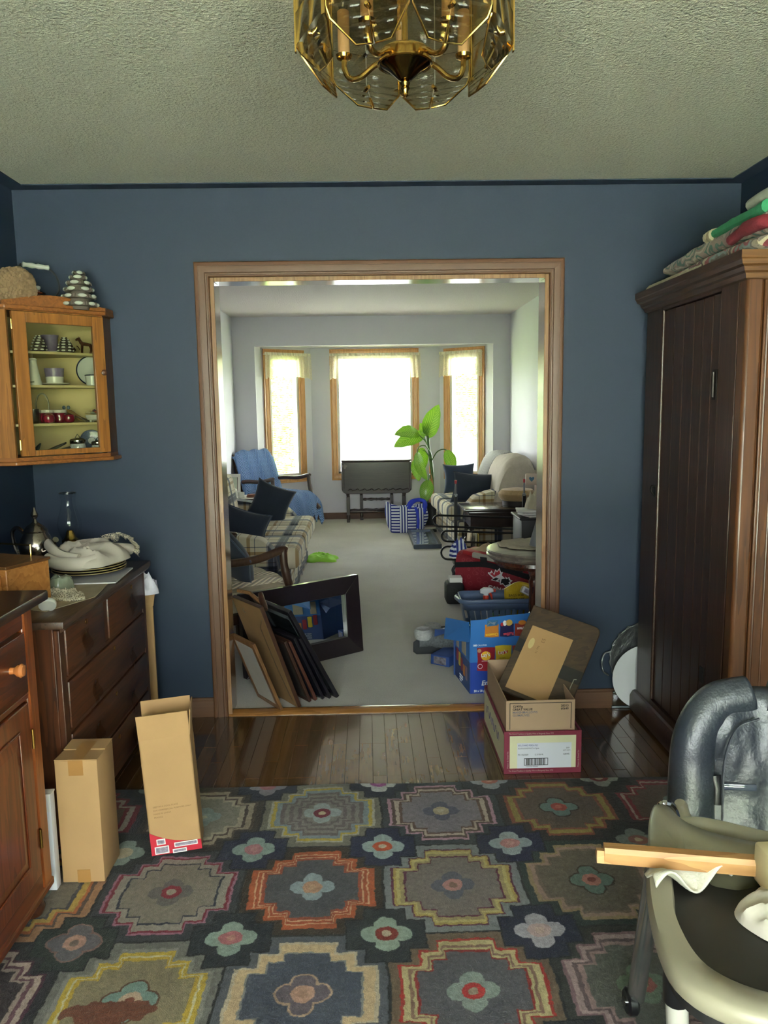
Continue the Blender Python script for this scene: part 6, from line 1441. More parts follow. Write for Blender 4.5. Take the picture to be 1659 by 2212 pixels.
obj('back_panel', B().box(-.03, W_-.03, D_-.004, D_, 0, H_, MS), BL3, sk, smooth=False); obj('side_panel', B().box(W_-.004, W_, .004, D_, 0, H_, MS), BL3, sk, smooth=False); obj('bottom_panel', B().box(0, W_-.03, .004, D_, 0.0005, .003, MS), BL3, sk, smooth=False)
fl_ = obj('flap', B().prism([(0, 0), (W_, 0), (W_, .145), (.10, .128), (.075, .118), (.0, .115)], 0, .003, MS @ Matrix.Translation((0, 0, H_)) @ Matrix.Rotation(PI/2, 4, 'X') @ Matrix.Rotation(.02, 4, 'X')), BL1, sk, smooth=False)
b = B(); q = [V((.503, 3.756, .281)), V((.494, 3.742, .392)), V((.405, 4.0, .345)), V((.395, 4.0, .228))]
b.loft([q, [p+V((.003, .002, 0)) for p in q]]); obj('flap', b, BL1, sk, smooth=False)
q = [V((.47, 4.03, .27)), V((.60, 4.06, .275)), V((.55, 4.22, .24)), V((.36, 4.16, .23)), V((.355, 4.13, .20))]
b = B(); b.loft([q, [p+V((0, .002, .003)) for p in q]]); obj('flap', b, BL3, sk, smooth=False)
def bag_print(M, w_, h, col, name, parent, items):
    o_ = obj(name, B().prism([(0, .004), (w_*.5, 0), (w_, .003), (w_*.97, h*.5), (w_, h-.003), (w_*.5, h), (0, h-.002), (w_*.04, h*.5)], 0, .0012, M), col, parent, smooth=False)
    for it in items:
        k, m, x, y, a, b_ = it[:6]
        if k == 'o': obj('print_spot', B().prism([(x+a*math.cos(2*PI*i/20), y+b_*math.sin(2*PI*i/20)) for i in range(20)], .0013, it[6] if len(it) > 6 else .0018, M), m, o_, smooth=False)
        if k == 'p': obj('print_shape', B().prism(a, .0013, .0018, M), m, o_, smooth=False)
    return o_
MF = lambda x, z: MS @ Matrix.Translation((x, -.0002, z)) @ Matrix.Rotation(PI/2, 4, 'X')
CRIM = mat('crimson_print', '#8a1f30', rough=.35, var=.1, vs=40); YEL = mat('yellow_print', '#cdb534', rough=.35, var=.06); SUN_ = mat('golden_print', '#e0b030', rough=.4, var=0); REDP = mat('logo_red', '#b02a30', rough=.4, var=0)
TANC = mat('chip_tan_print', '#b08a6a', rough=.5, var=.1); NAVP = mat('navy_print', '#1e2050', rough=.4, var=.05); ORGP = mat('orange_print', '#c07830', rough=.4, var=.08); RUST = mat('rust_red_print', '#8a3026', rough=.4, var=.15, vs=50)
g1 = bag_print(MF(.034, .118), .094, .125, CRIM, 'bag_print', sk, [('o', SUN_, .046, .080, .026, .024), ('p', REDP, 0, 0, [(.02, .072), (.072, .080), (.074, .092), (.022, .084)], 0), ('o', TANC, .012, .108, .010, .010), ('o', TANC, .078, .034, .016, .014), ('o', INKW, .016, .026, .013, .013), ('o', CRIM, .016, .026, .010, .010, .0024)])
text('logo_lettering', "Lay's", .026, MF(.034, .118) @ Matrix.Translation((.022, .074, .002)) @ Matrix.Rotation(.12, 4, 'Z'), INKW, sk, bold=.0006, sx=.9)
text('flavour_lettering', 'KETCHUP', .0085, MF(.034, .118) @ Matrix.Translation((.024, .050, .002)), INKW, sk)
g2 = bag_print(MF(.128, .122), .085, .128, YEL, 'bag_print', sk, [('p', REDP, 0, 0, [(.018, .078), (.064, .086), (.066, .100), (.020, .092)], 0), ('p', TANC, 0, 0, [(0, .004), (.085, .004), (.084, .035), (.002, .028)], 0)])
text('logo_lettering', "Lay's", .026, MF(.128, .122) @ Matrix.Translation((.016, .081, .002)) @ Matrix.Rotation(.12, 4, 'Z'), INKW, sk, bold=.0006, sx=.9)
text('flavour_lettering', 'CLASSIC', .0085, MF(.128, .122) @ Matrix.Translation((.022, .058, .002)), INK, sk); text('flavour_lettering', 'NATURE', .0085, MF(.128, .122) @ Matrix.Translation((.022, .048, .002)), INK, sk)
bag_print(MF(.217, .122), .085, .125, RUST, 'bag_print', sk, [])
text('printed_words', '160', .014, MF(.012, .250), INKW, sk, bold=.0006); text('printed_words', 'CALORIES', .011, MF(.036, .251), INKW, sk)
text('printed_words', 'Emballage', .036, MF(.056, .042) @ Matrix.Rotation(.06, 4, 'Z'), INKW, sk, shear=.25, bold=.0006)
text('printed_words', '50 x 28 g GRIGNOTINES', .0165, MF(.018, .008), INKW, sk, bold=.0004, sx=.9)
MFL = lambda x, z: MS @ Matrix.Translation((x, -.0036, z)) @ Matrix.Rotation(PI/2, 4, 'X')
for x, col, its in ((.072, ORGP, [('p', mat('lightning_blue', '#30618c', rough=.4, var=.2), 0, 0, [(.01, .058), (.066, .062), (.07, .09), (.014, .09)], 0), ('p', INKW, 0, 0, [(.012, .062), (.03, .074), (.05, .066), (.062, .084), (.04, .078), (.024, .086)], 0)]),
                    (.150, NAVP, [('o', mat('chip_gold', '#cba050', rough=.4, var=.05), .048, .074, .018, .016), ('o', INKW, .026, .072, .010, .014), ('o', REDP, .012, .066, .008, .010)]), (.226, RUST, [('o', ORGP, .04, .072, .02, .012)])):
    bag_print(MFL(x, .294), .074, .092, col, 'bag_print', fl_.parent, its)
    bag_print(MFL(x+.008, .382), .016, .014, SUN_, 'badge_print', fl_.parent, [])
def upside(s_, x, z, size, m): text('logo_lettering', s_, size, MFL(x, z) @ Matrix.Translation((0, 0, .0022)) @ Matrix.Rotation(PI+.08, 4, 'Z'), m, sk, bold=.0008, sx=.95)
upside('Cheetos', .142, .318, .020, SUN_); upside('Ruffles', .222, .318, .021, mat('pink_red_logo', '#c8485c', rough=.4, var=0)); upside('Doritos', .300, .345, .020, INKW)
# side prints
MSP = lambda y, z: MSD @ Matrix.Translation((y, .0034, z)) @ Matrix.Rotation(PI/2, 4, 'X') @ Matrix.Rotation(PI, 4, 'Y')
for k, (y, z, w_, h, c_) in enumerate(((.26, .10, .035, .07, CRIM), (.215, .085, .035, .075, YEL), (.17, .072, .035, .07, CRIM), (.125, .06, .035, .06, ORGP), (.08, .05, .035, .075, mat('mauve_print', '#7a6278', rough=.4)))): bag_print(MSP(y, z), w_, h, c_, 'bag_print', sk, [])
for y, w_ in ((.26, .05), (.15, .08)): obj('window_print', B().prism([(0, 0), (w_, 0), (w_, .085), (0, .085)], 0, .0012, MSP(y, .178)), mat('pale_panel_print_%d' % int(y*100), '#a89c8c', rough=.5, var=.1), sk, smooth=False)
for k, s_ in enumerate(('VARIETY PACK', 'ASSORTIMENT', '50 BAGS')): text('printed_words', s_, .013, MSP(.20, .036-.014*k), INKW, sk, sx=.8)
# slippers and small box behind
GRK = mat('grey_marl_knit', '#5d6064', rough=.95, var=.35, vs=90, bump=.8, bs=160); GRL = mat('pale_grey_fleece', '#a6a6a8', rough=1, var=.2, vs=70, bump=.8, bs=120)
for k, (x, y, rz, lb3) in enumerate(((.40, 4.37, .1, 'grey marl knitted slipper lying on the carpet left of the snack carton'), (.47, 4.66, .3, 'grey slipper with a pale fleece cuff behind the snack carton'))):
    t = thing('slipper', lb3, 'slipper', (x, y, .06 if k == 0 else .009), rz, group='grey slippers')
    sh = B(); sh.tube(bez([(-.12, 0, .05), (-.04, 0, .052), (.05, 0, .042), (.13, 0, .036), (.165, 0, .03)], 5), [.042]*6+[.048]*6+[.05]*5+[.044, .036, .022, .01], 14, flat=.85); obj('upper', sh, GRK, t, local=True)
    obj('sole', B().tube(bez([(-.15, 0, .012), (-.05, 0, .010), (.06, 0, .010), (.17, 0, .012)], 5), [.03]+[.045]*14+[.02], 12, flat=.22), mat('dark_sole_%d' % k, '#2a2c30', rough=.8), t, local=True)
    obj('cuff', B().lathe([(.045, .0), (.054, .02), (.056, .045), (.045, .06), (.03, .05)], 20, Matrix.Translation((-.09, 0, .06))), GRL, t, local=True)
st = thing('small_blue_box', 'small flat blue box under the grey slipper beside the snack carton', 'box', (.42, 4.28, .009))
MSB = TR((.44, 4.165, .009), rz=.95)
obj('box_body', B().rbox(0, .30, 0, .12, 0, .058, .002, MSB), BL3, st); obj('white_label', B().box(.06, .13, -.0008, 0, .008, .05, MSB), PAPER, st, smooth=False); obj('end_print', B().box(-.0008, 0, .02, .10, .008, .05, MSB), mat('photo_print_small', '#6a6470', rough=.4, var=.6, vs=50), st, smooth=False)

# ================================================================= wine box, marshmallow box, wooden board
WINE = mat('wine_red_card', '#74283c', rough=.5, var=.05); CRM = mat('cream_card', '#cfcaaa', rough=.6, var=.03); KR2 = mat('pinkish_kraft', '#a68a72', rough=.85, var=.05, vs=7)
wn = thing('wine_box', 'cream and wine-red open wine carton with a white shipping label', 'box', (.68, 3.16, .001))
WX0, WX1, WY0, WY1, WH = .526, .836, 2.905, 3.43, .178
obj('front_panel', B().box(WX0, WX1, WY0, WY0+.005, .001, WH), WINE, wn, smooth=False)
obj('back_panel', B().box(WX0, WX1, WY1-.005, WY1, .001, WH), WINE, wn, smooth=False)
for x in (WX0, WX1-.005):
    sp_ = obj('side_panel', B().box(x, x+.005, WY0+.005, WY1-.005, .001, WH), CRM, wn, smooth=False)
    obj('red_edging', B().box(x-.0006, x+.0056, WY0+.005, WY1-.005, WH-.014, WH+.0006), WINE, sp_, smooth=False); obj('red_edging', B().box(x-.0006, x+.0056, WY0+.0052, WY1-.0052, .001, .014), WINE, sp_, smooth=False)
obj('bottom_panel', B().box(WX0+.005, WX1-.005, WY0+.005, WY1-.005, .001, .004), KR2, wn, smooth=False)
scr = B()
for k in range(5): scr.tube(bez([(WX0-.0008, 3.02+.07*k, .09+.02*math.sin(k*2)), (WX0-.0008, 3.04+.07*k, .12), (WX0-.0008, 3.06+.07*k, .08), (WX0-.0008, 3.08+.07*k, .11)], 5), .0012, 4)
q = obj('script_print', scr, mat('grey_purple_script', '#6a6274', rough=.6), wn); q['kind'] = 'stuff'
fr_ = obj('cream_panel', B().box(WX0+.022, WX1-.022, WY0-.0008, WY0, .024, WH-.018), CRM, wn, smooth=False)
obj('shipping_label', B().box(WX0+.052, WX1-.040, WY0-.0014, WY0-.0008, .024, .130), mat('white_label', '#d0d0dc', rough=.5, var=.01), wn, smooth=False)
MW = lambda x, z: Matrix.Translation((x, WY0-.0016, z)) @ Matrix.Rotation(PI/2, 4, 'X')
VIO = mat('violet_ink', '#5a5694', rough=.6, var=0); GRI = mat('grey_ink', '#6a6670', rough=.6, var=0)
text('printed_words', 'BOUCHARD PERE & FILS', .0098, MW(WX0+.056, .117), VIO, wn, sx=.75); text('printed_words', 'BOURGOGNE PINOT La Vignee', .0085, MW(WX0+.056, .105), GRI, wn, sx=.72)
text('printed_words', '2009', .0085, MW(WX1-.062, .104), GRI, wn, sx=.8); text('printed_words', 'LOT10071', .0085, MW(WX1-.074, .094), GRI, wn, sx=.8)
text('printed_words', 'PO: 102-33639', .0088, MW(WX0+.056, .078), INK, wn, sx=.75); text('printed_words', '12 X 750 ML', .0088, MW(WX0+.122, .078), INK, wn, sx=.75); text('printed_words', '16,00 KG', .0088, MW(WX1-.074, .078), INK, wn, sx=.75)
bc = B(); bx0, bx1, bz0, bz1 = WX0+.080, WX0+.176, .036, .066; y0, y1 = WY0-.0022, WY0-.0014
for q in ((bx0, bx1, bz0, bz0+.002), (bx0, bx1, bz1-.002, bz1), (bx0, bx0+.002, bz0, bz1), (bx1-.002, bx1, bz0, bz1)): bc.box(q[0], q[1], y0, y1, q[2], q[3])
x = bx0+.008; rr_ = random.Random(12)
while x < bx1-.01:
    w_ = rr_.choice((.0008, .0012, .002, .003)); bc.box(x, x+w_, y0, y1, bz0+.002, bz1-.002); x += w_+rr_.choice((.001, .0016, .0026))
q = obj('barcode', bc, INK, wn, smooth=False); q['kind'] = 'stuff'
text('barcode_digits', '1 0323371008  0000000000', .0055, MW(bx0+.006, .029), GRI, wn, sx=.8)
EDG = mat('cream_edge_print', '#b09a90', rough=.6, var=0)
text('border_words', 'The Grand Tradition in Quality Wine at Burgundy Since 1731', .0088, MW(WX0+.018, WH-.012) @ Matrix.Translation((0, 0, -.0012)), EDG, wn, sx=.82); text('border_words', 'The Grand Tradition in Quality Wine at Burgundy Since 1731', .0088, MW(WX0+.018, .010) @ Matrix.Translation((0, 0, -.0012)), EDG, wn, sx=.82)
for x in (WX0+.008, WX1-.018): text('border_words', 'Maison du Grand Vin', .0088, Matrix.Translation((x+.009, WY0-.0004, .024)) @ Matrix.Rotation(PI/2, 4, 'X') @ Matrix.Rotation(PI/2, 4, 'Z'), EDG, wn, sx=.95)
mm = thing('marshmallow_box', 'plain kraft carton with black print standing inside the wine box', 'box', (.68, 3.16, .006))
NX0, NX1, NY0, NY1, NH = .536, .812, 2.922, 3.40, .300
obj('front_panel', B().box(NX0, NX1, NY0, NY0+.004, .006, NH), KR2, mm, smooth=False); obj('back_panel', B().box(NX0, NX1, NY1-.004, NY1, .006, NH+.01), KR2, mm, smooth=False)
for x in (NX0, NX1-.004): obj('side_panel', B().box(x, x+.004, NY0+.004, NY1-.004, .006, NH), KR2, mm, smooth=False)
obj('bottom_panel', B().box(NX0+.004, NX1-.004, NY0+.004, NY1-.004, .006, .009), KR2, mm, smooth=False)
MMB = lambda x, z: Matrix.Translation((x, NY0-.0004, z)) @ Matrix.Rotation(PI/2, 4, 'X')
for q in ((.550, .798, .288, .2905), (.550, .5525, .18, .288), (.7955, .798, .18, .288)): obj('printed_line', B().box(q[0], q[1], NY0-.0006, NY0, q[2], q[3]), INK, mm, smooth=False)
for k, (s_, m_) in enumerate((('12/400g', INK), ('GREAT VALUE', INK), ('MARSHMALLOWS', GRI), ('GUIMAUVES', GRI))): text('printed_words', s_, .0125, MMB(.562, .272-.0125*k), m_, mm, bold=.0002)
for k, s_ in enumerate(('28313', '60640')): text('printed_words', s_, .0125, MMB(.755, .272-.0125*k), INK, mm, bold=.0002)
bd = thing('wooden_board', 'dark wooden board with a cardboard backing patch, leaning in the marshmallow box', 'board', (.68, 3.12, .01))
MBD = FR(V((.738, 3.36, .576)), V((.261, -.16, -.07)), y=V((.193, .195, .316)))      # origin at the upper left corner, x right, y up
BDW = wood('rough_dark_board', '#2a1e14', '#463422', 0, 9, rough=.7, coat=0)
cr_ = .03; pts = [(0, 0), (0, -.42), (.315, -.42), (.315, -cr_)]+[(.315-cr_+cr_*math.cos(a), -cr_+cr_*math.sin(a)) for a in (.4, .8, 1.2)]+[(.315-cr_, 0)]
obj('board', B().prism(pts, -.018, 0, MBD), BDW, bd, bev=.004)
MBF = MBD @ Matrix.Translation((0, 0, .0004))
obj('cardboard_patch', B().prism([(.035, -.095), (.222, -.095), (.222, -.40), (.035, -.40)], 0, .003, MBF), KRAFT, bd, smooth=False)
for x0, x1, yy in ((.0, .064, -.17), (.222, .315, -.215)): obj('black_band', B().prism([(x0 if x0 else .002, yy), (x1 if x1 != .064 else .034, yy), (x1 if x1 != .064 else .034, yy-.06), (x0 if x0 else .002, yy-.06)], 0, .0012, MBF), INK, bd, smooth=False)
obj('paper_sticker', B().prism([(.062+.012*math.cos(a), -.175+.026*math.sin(a)) for a in [2*PI*k/18 for k in range(18)]], .003, .0036, MBF), mat('pale_sticker', '#c0aa78', rough=.6), bd, smooth=False)
text('pencil_mark', '53', .022, MBF @ Matrix.Translation((.098, -.135, .0032)) @ Matrix.Rotation(-PI/2, 4, 'Z'), FAINT, bd); text('pencil_mark', 'No 16', .014, MBF @ Matrix.Translation((.092, -.175, .0032)) @ Matrix.Rotation(-PI/2, 4, 'Z'), FAINT, bd)
obj('wire_hook', B().tube([MBF @ V(p) for p in ((.298, -.255, .002), (.290, -.26, .008), (.288, -.30, .008), (.288, -.305, .002))], .002, 5), mat('pale_wire', '#b8b4ac', rough=.3, metal=.8), bd)

# ================================================================= dishes between the wall and the wardrobe
PEW = mat('embossed_pewter', '#9a9c9e', rough=.3, metal=.9, var=.15, vs=40, bump=.6, bs=40, bd=.01)
MDW = lambda x, z, y: Matrix.Translation((x, y, z)) @ Matrix.Rotation(PI/2, 4, 'X')
sv = thing('silver_tray', 'round embossed silver tray with a handle, propped behind the wardrobe edge', 'tray', (1.325, 3.56, .001))
obj('dish', B().lathe([(.002, .002), (.12, .002), (.150, .006)]+[(.172, .010), (.170, .013), (.148, .009), (.118, .005), (.002, .005)], 48, MDW(1.325, .252, 3.566)), PEW, sv)
obj('beaded_rim', B().tube([V((1.325+(.172+.004*math.cos(k*2.2))*math.cos(2*PI*k/60), 3.556, .252+(.172+.004*math.cos(k*2.2))*math.sin(2*PI*k/60))) for k in range(60)], .004, 6, closed=True), PEW, sv)
obj('handle', B().tube(bez([(1.155, 3.556, .285), (1.125, 3.552, .275), (1.112, 3.55, .235), (1.12, 3.55, .19), (1.148, 3.554, .165)], 5), .005, 7), PEW, sv)
obj('embossed_rose', B().ball((1.232, 3.556, .25), .022, n=12, sc=(1, .25, 1)).ball((1.215, 3.557, .225), .014, n=10, sc=(1, .25, 1)), PEW, sv)
single('serving_plate', 'large plain white plate leaning in front of the silver tray', 'plate', B().lathe([(.002, .002), (.075, .002), (.085, .006), (.10, .007), (.158, .016), (.160, .019), (.10, .011), (.082, .010), (.073, .006), (.002, .006)], 56, MDW(1.318, .162, 3.545)), mat('white_plate_glaze', '#d8d8de', rough=.2, var=.02, coat=.5))
gb = thing('plastic_tray', 'clear plastic tray standing on edge under the white plate', 'tray', (1.25, 3.555, .001))
obj('wall_panel', B().rbox(1.17, 1.27, 3.548, 3.56, .001, .085, .004), glass('smoky_plastic', '#a8aeb4', rough=.15, refl=2), gb); obj('lip', B().rbox(1.166, 1.275, 3.546, 3.562, .001, .012, .003), mat('grey_clear_lip', '#7c848c', rough=.2, trans=.4), gb)

# ================================================================= wardrobe
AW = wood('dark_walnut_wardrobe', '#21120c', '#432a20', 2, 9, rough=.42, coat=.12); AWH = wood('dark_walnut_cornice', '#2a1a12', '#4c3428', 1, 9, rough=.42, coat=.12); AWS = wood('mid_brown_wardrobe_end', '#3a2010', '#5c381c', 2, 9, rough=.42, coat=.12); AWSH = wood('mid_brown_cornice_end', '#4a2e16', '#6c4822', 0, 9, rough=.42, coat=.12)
ar = thing('wardrobe', 'tall dark wooden wardrobe with a plank door against the right wall', 'wardrobe', (1.48, 3.06, .001))
AY0, AY1, AX = 2.60, 3.515, 1.27
obj('carcass', B().box(AX+.03, XR-.004, AY0+.02, AY1, .012, 1.88), AW, ar)
obj('stile', B().box(AX, AX+.035, 3.335, AY1, .012, 1.88), AW, ar, bev=.003); obj('stile', B().box(AX, AX+.035, AY0+.06, 2.785, .012, 1.88), AW, ar, bev=.003)
obj('rail', B().box(AX, AX+.035, 2.785, 3.335, 1.858, 1.88), AW, ar); obj('rail', B().box(AX, AX+.035, 2.785, 3.335, .012, .13), AW, ar)
ys = [3.333, 3.225, 3.128, 3.031, 2.947, 2.868, 2.787]
dr_ = obj('door', B().box(AX+.022, AX+.033, 2.787, 3.333, .132, 1.856), AW, ar)
for a, c in zip(ys, ys[1:]):
    obj('plank', B().rbox(AX+.010, AX+.024, c+.0012, a-.0012, .134, 1.855, .003, seg=1), AW, dr_)
for y in (3.333, 2.787): obj('door_bead', B().cyl((AX+.006, y, .134), (AX+.006, y, 1.855), .006, n=8), AWH, dr_)
IRON = mat('dark_iron_fitting', '#1e1a18', rough=.4, metal=.7, var=.1)
obj('latch', B().box(AX-.004, AX+.002, 2.792, 2.822, 1.475, 1.585).cyl((AX-.008, 2.806, 1.485), (AX-.008, 2.806, 1.575), .006, n=8), IRON, ar)
obj('hook', B().tube(bez([(AX, 3.352, 1.10), (AX-.016, 3.352, 1.105), (AX-.02, 3.352, 1.085), (AX-.006, 3.352, 1.065)], 4), .004, 6).box(AX-.004, AX, 3.34, 3.364, 1.055, 1.11), IRON, ar)
obj('keyhole_plate', B().box(AX-.003, AX+.002, 2.80, 2.835, .40, .46), IRON, ar)
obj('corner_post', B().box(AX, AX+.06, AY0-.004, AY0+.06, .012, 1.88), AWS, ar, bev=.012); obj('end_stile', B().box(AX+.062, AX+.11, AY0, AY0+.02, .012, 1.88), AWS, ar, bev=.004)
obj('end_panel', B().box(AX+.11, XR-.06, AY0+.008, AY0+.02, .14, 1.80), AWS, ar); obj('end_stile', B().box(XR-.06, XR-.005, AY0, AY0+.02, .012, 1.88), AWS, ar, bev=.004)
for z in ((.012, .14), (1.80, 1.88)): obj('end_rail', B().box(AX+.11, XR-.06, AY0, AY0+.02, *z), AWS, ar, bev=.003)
for x in (AX+.11, AX+.075): obj('end_bead', B().cyl((x, AY0+.001, .02), (x, AY0+.001, 1.878), .005, n=8), AWS, ar)
CP = [(0, 1.868), (.010, 1.872), (.014, 1.888), (.022, 1.894), (.026, 1.908), (.036, 1.914), (.040, 1.928), (.044, 1.932), (.044, 1.957), (0, 1.957)]
b = B(); b.loft([[V((AX-u, AY0-u, z)) for u, z in CP], [V((AX-u, AY1+u*.95, z)) for u, z in CP]]); obj('cornice', b, AWH, ar, ang=25)
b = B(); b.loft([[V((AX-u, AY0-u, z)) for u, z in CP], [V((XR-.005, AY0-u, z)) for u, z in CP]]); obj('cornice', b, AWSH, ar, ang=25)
obj('top_board', B().box(AX-.002, XR-.005, AY0-.002, AY1, 1.93, 1.9565), AWH, ar)
PP = [(0, .012), (.026, .012), (.026, .075), (.020, .088), (.012, .10), (0, .104)]
b = B(); b.loft([[V((AX-u, AY0-u, z)) for u, z in PP], [V((AX-u, AY1+.012, z)) for u, z in PP]]); obj('plinth', b, AW, ar, ang=25)
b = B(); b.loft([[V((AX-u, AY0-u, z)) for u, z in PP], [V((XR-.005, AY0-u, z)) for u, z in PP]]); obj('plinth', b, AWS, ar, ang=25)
# ---- folded rugs and knits on top
def cloth_mix(name, cols, freq, axis=1, warp=3.0):
    n_ = NT(name); s_ = n_.sep(); nz = n_.noise(7, 2)
    f = n_.math('FRACT', n_.math('ADD', n_.math('MULTIPLY', s_[axis], freq), n_.math('ADD', n_.math('MULTIPLY', nz, warp), n_.math('MULTIPLY', s_[2], 9))))
    k = len(cols); n_.set(col=n_.ramp(f, [(i/k, c_) for i, c_ in enumerate(cols)], 'CONSTANT'), rough=.95, sheen=.2); n_.bump(n_.noise(130, 2), .5, .006); return n_.m
def slab(x0, x1, y0, y1, z0, hgt, seed, prof=None):
    """soft folded pile with rolled edges; hgt(t) gives its thickness along y"""
    b_ = B(); n1, n2 = 36, 20
    def f(u, v):
        a = 2*PI*v; y = y0+(y1-y0)*u; h = hgt(u)*(1+.12*noise.noise(V((u*7, seed, math.cos(a)))))
        cx = (x0+x1)/2; wx = (x1-x0)/2*(1-.04*noise.noise(V((u*5, seed*2, 0))))
        ca, sa = math.cos(a), math.sin(a)
        return V((cx+wx*math.copysign(abs(ca)**.35, ca), y+.01*math.sin(u*9+seed), z0+h/2+h/2*math.copysign(abs(sa)**.7, sa)))
    b_.loft([[f(i/n1, j/n2) for j in range(n2)] for i in range(n1+1)]); return b_
r1 = thing('folded_rag_rug', 'folded rag rug in maroon, cream and grey with a fringe, lowest on the wardrobe', 'rug', (1.42, 3.0, 1.957))
obj('rug_fold', slab(1.262, 1.60, 2.52, 3.47, 1.9575, lambda u: .040+.012*math.sin(u*5), 1.1), cloth_mix('maroon_cream_rag', ['#5e1f28', '#b8ab90', '#6a6058', '#7f8c86', '#8a3a40', '#c0b498', '#4a4440'], 3.2), r1)
fg = B(); rr_ = random.Random(9)
for k in range(60):
    y = 2.95+.55*k/60; fg.tube([V((1.268, y, 1.982)), V((1.254+rr_.uniform(-.004, .004), y+rr_.uniform(-.006, .006), 1.968)), V((1.246, y+rr_.uniform(-.012, .012), 1.958))], .0036, 5)
q = obj('fringe', fg, mat('cream_fringe', '#a89e88', rough=.95, var=.15), r1); q['kind'] = 'stuff'
r2 = thing('folded_quilt', 'folded beige quilt with dark green crescents, middle of the pile on the wardrobe', 'quilt', (1.42, 3.0, 2.0))
obj('quilt_fold', slab(1.275, 1.60, 2.50, 3.37, 2.004, lambda u: .075-.035*u**3, 2.2), cloth_mix('beige_green_quilt', ['#8a7568', '#a69a84', '#16513e', '#93806f', '#b0a48c', '#7e6a60', '#1a4a38'], 3.4, 1, 4.0), r2)
r3 = thing('green_knit', 'bright green knitted blanket with a cream border, folded on top of the wardrobe pile', 'blanket', (1.42, 2.72, 2.07))
obj('knit_fold', slab(1.266, 1.58, 2.52, 2.90, 2.055, lambda u: .052-.012*u, 3.3), mat('green_wool', '#2f7a54', rough=.95, var=.15, vs=30, bump=.5, bs=120), r3)
obj('cream_border', slab(1.260, 1.58, 2.895, 2.935, 2.046, lambda u: .052, 4.1), mat('cream_wool', '#c2b698', rough=.95, bump=.5, bs=120), r3)
r4 = thing('maroon_knit', 'rolled maroon knitted piece at the front of the wardrobe pile', 'blanket', (1.30, 2.58, 2.0))
obj('knit_roll', B().tube(bez([(1.275, 2.74, 2.022), (1.268, 2.62, 2.034), (1.27, 2.50, 2.03), (1.34, 2.46, 2.03)], 6), [.018]*6+[.024]*6+[.022]*7, 10), mat('maroon_wool', '#6e1f2a', rough=.95, var=.2, vs=40, bump=.5, bs=120), r4)
obj('cream_roll', B().tube(bez([(1.30, 2.66, 2.118), (1.30, 2.58, 2.124), (1.31, 2.48, 2.13)], 6), .020, 10), mat('pale_wool', '#b9bcae', rough=.95, var=.1, bump=.5, bs=120), r4)
# ================================================================= high chair
GP = mat('warm_grey_plastic', '#8d8674', rough=.38, var=.05, vs=6, coat=.15); GPD = mat('dark_underside', '#1b1a1c', rough=.5, var=.1); SILT = mat('silver_tube', '#9a9a96', rough=.25, metal=.85, var=.05); CHRM = mat('chrome', '#c8c8c8', rough=.08, metal=1, var=0)
VIN = NT('slate_vinyl'); VIN.set(col=VIN.ramp(VIN.noise(6, 3), [(.3, '#262a31'), (.7, '#31363e')]), rough=.36, coat=.3, coatr=.3); VIN.bump(VIN.math('ADD', VIN.noise(9, 4), VIN.math('MULTIPLY', VIN.noise(200, 2), .1)), .5, .02)
hc = thing('high_chair', 'grey high chair with a puffy slate vinyl seat and a wide dark tray', 'high chair', (.8, 1.4, .012))
TZ = .70
outer = [(.545, 1.39), (.512, 1.33), (.477, 1.239), (.442, 1.148), (.414, 1.047), (.402, .96), (.412, .915), (.44, .883), (.488, .856), (.57, .838), (.68, .85), (.80, .89), (.92, .97), (.99, 1.08), (.99, 1.18), (.92, 1.235), (.80, 1.232), (.70, 1.235), (.62, 1.27), (.575, 1.32), (.565, 1.38)]
cx, cy = .70, 1.06
innr = [(.53, 1.235), (.50, 1.19), (.476, 1.12), (.456, 1.06), (.450, .99), (.462, .945), (.50, .91), (.56, .892), (.67, .90), (.78, .94), (.88, 1.0), (.93, 1.08), (.92, 1.14), (.86, 1.18), (.76, 1.185), (.68, 1.19), (.60, 1.215)]
def smooth_loop(p, n=5):
    k = len(p); out_ = []
    for i in range(k):
        a, b_, c, d = (V((*p[(i+j) % k], 0)) for j in (-1, 0, 1, 2))
        for q in range(n):
            t_ = q/n; out_.append((.5*((2*b_)+(c-a)*t_+(2*a-5*b_+4*c-d)*t_*t_+(3*b_-a-3*c+d)*t_**3)).xy)
    return out_
def resample(p, n):
    p = list(p)+[p[0]]; L = [0]
    for a, b_ in zip(p, p[1:]): L.append(L[-1]+(V(b_)-V(a)).length)
    out_ = []; j = 0
    for i in range(n):
        t_ = L[-1]*i/n
        while L[j+1] < t_: j += 1
        f = (t_-L[j])/max(L[j+1]-L[j], 1e-9); out_.append(V(p[j]).lerp(V(p[j+1]), f))
    return out_
N_ = 120; O_ = resample(smooth_loop(outer), N_); I_ = resample(smooth_loop(innr), N_)
def near(p): return min(I_, key=lambda q: (q-p).length)
I2_ = [near(p) for p in O_]
b = B(); b.loft([[V((p.x, p.y, z)) for p in L_] for L_, z in (([c.lerp(o_, .9) for c, o_ in zip(I2_, O_)], TZ-.028), (O_, TZ-.022), (O_, TZ-.006), ([o_.lerp(c, .10) for c, o_ in zip(I2_, O_)], TZ+.004), ([o_.lerp(c, .5) for c, o_ in zip(I2_, O_)], TZ+.006), ([o_.lerp(c, .92) for c, o_ in zip(I2_, O_)], TZ+.002), (I2_, TZ-.010), ([c.lerp(o_, -.02) for c, o_ in zip(I2_, O_)], TZ-.02))], cap=False)
obj('tray_rim', b, GP, hc, ang=60)
b = B(); b.prism([tuple(p) for p in I_], TZ-.026, TZ-.014); obj('tray_floor', b, mat('black_tray_liner', '#1d1b18', rough=.55, var=.25, vs=7), hc)
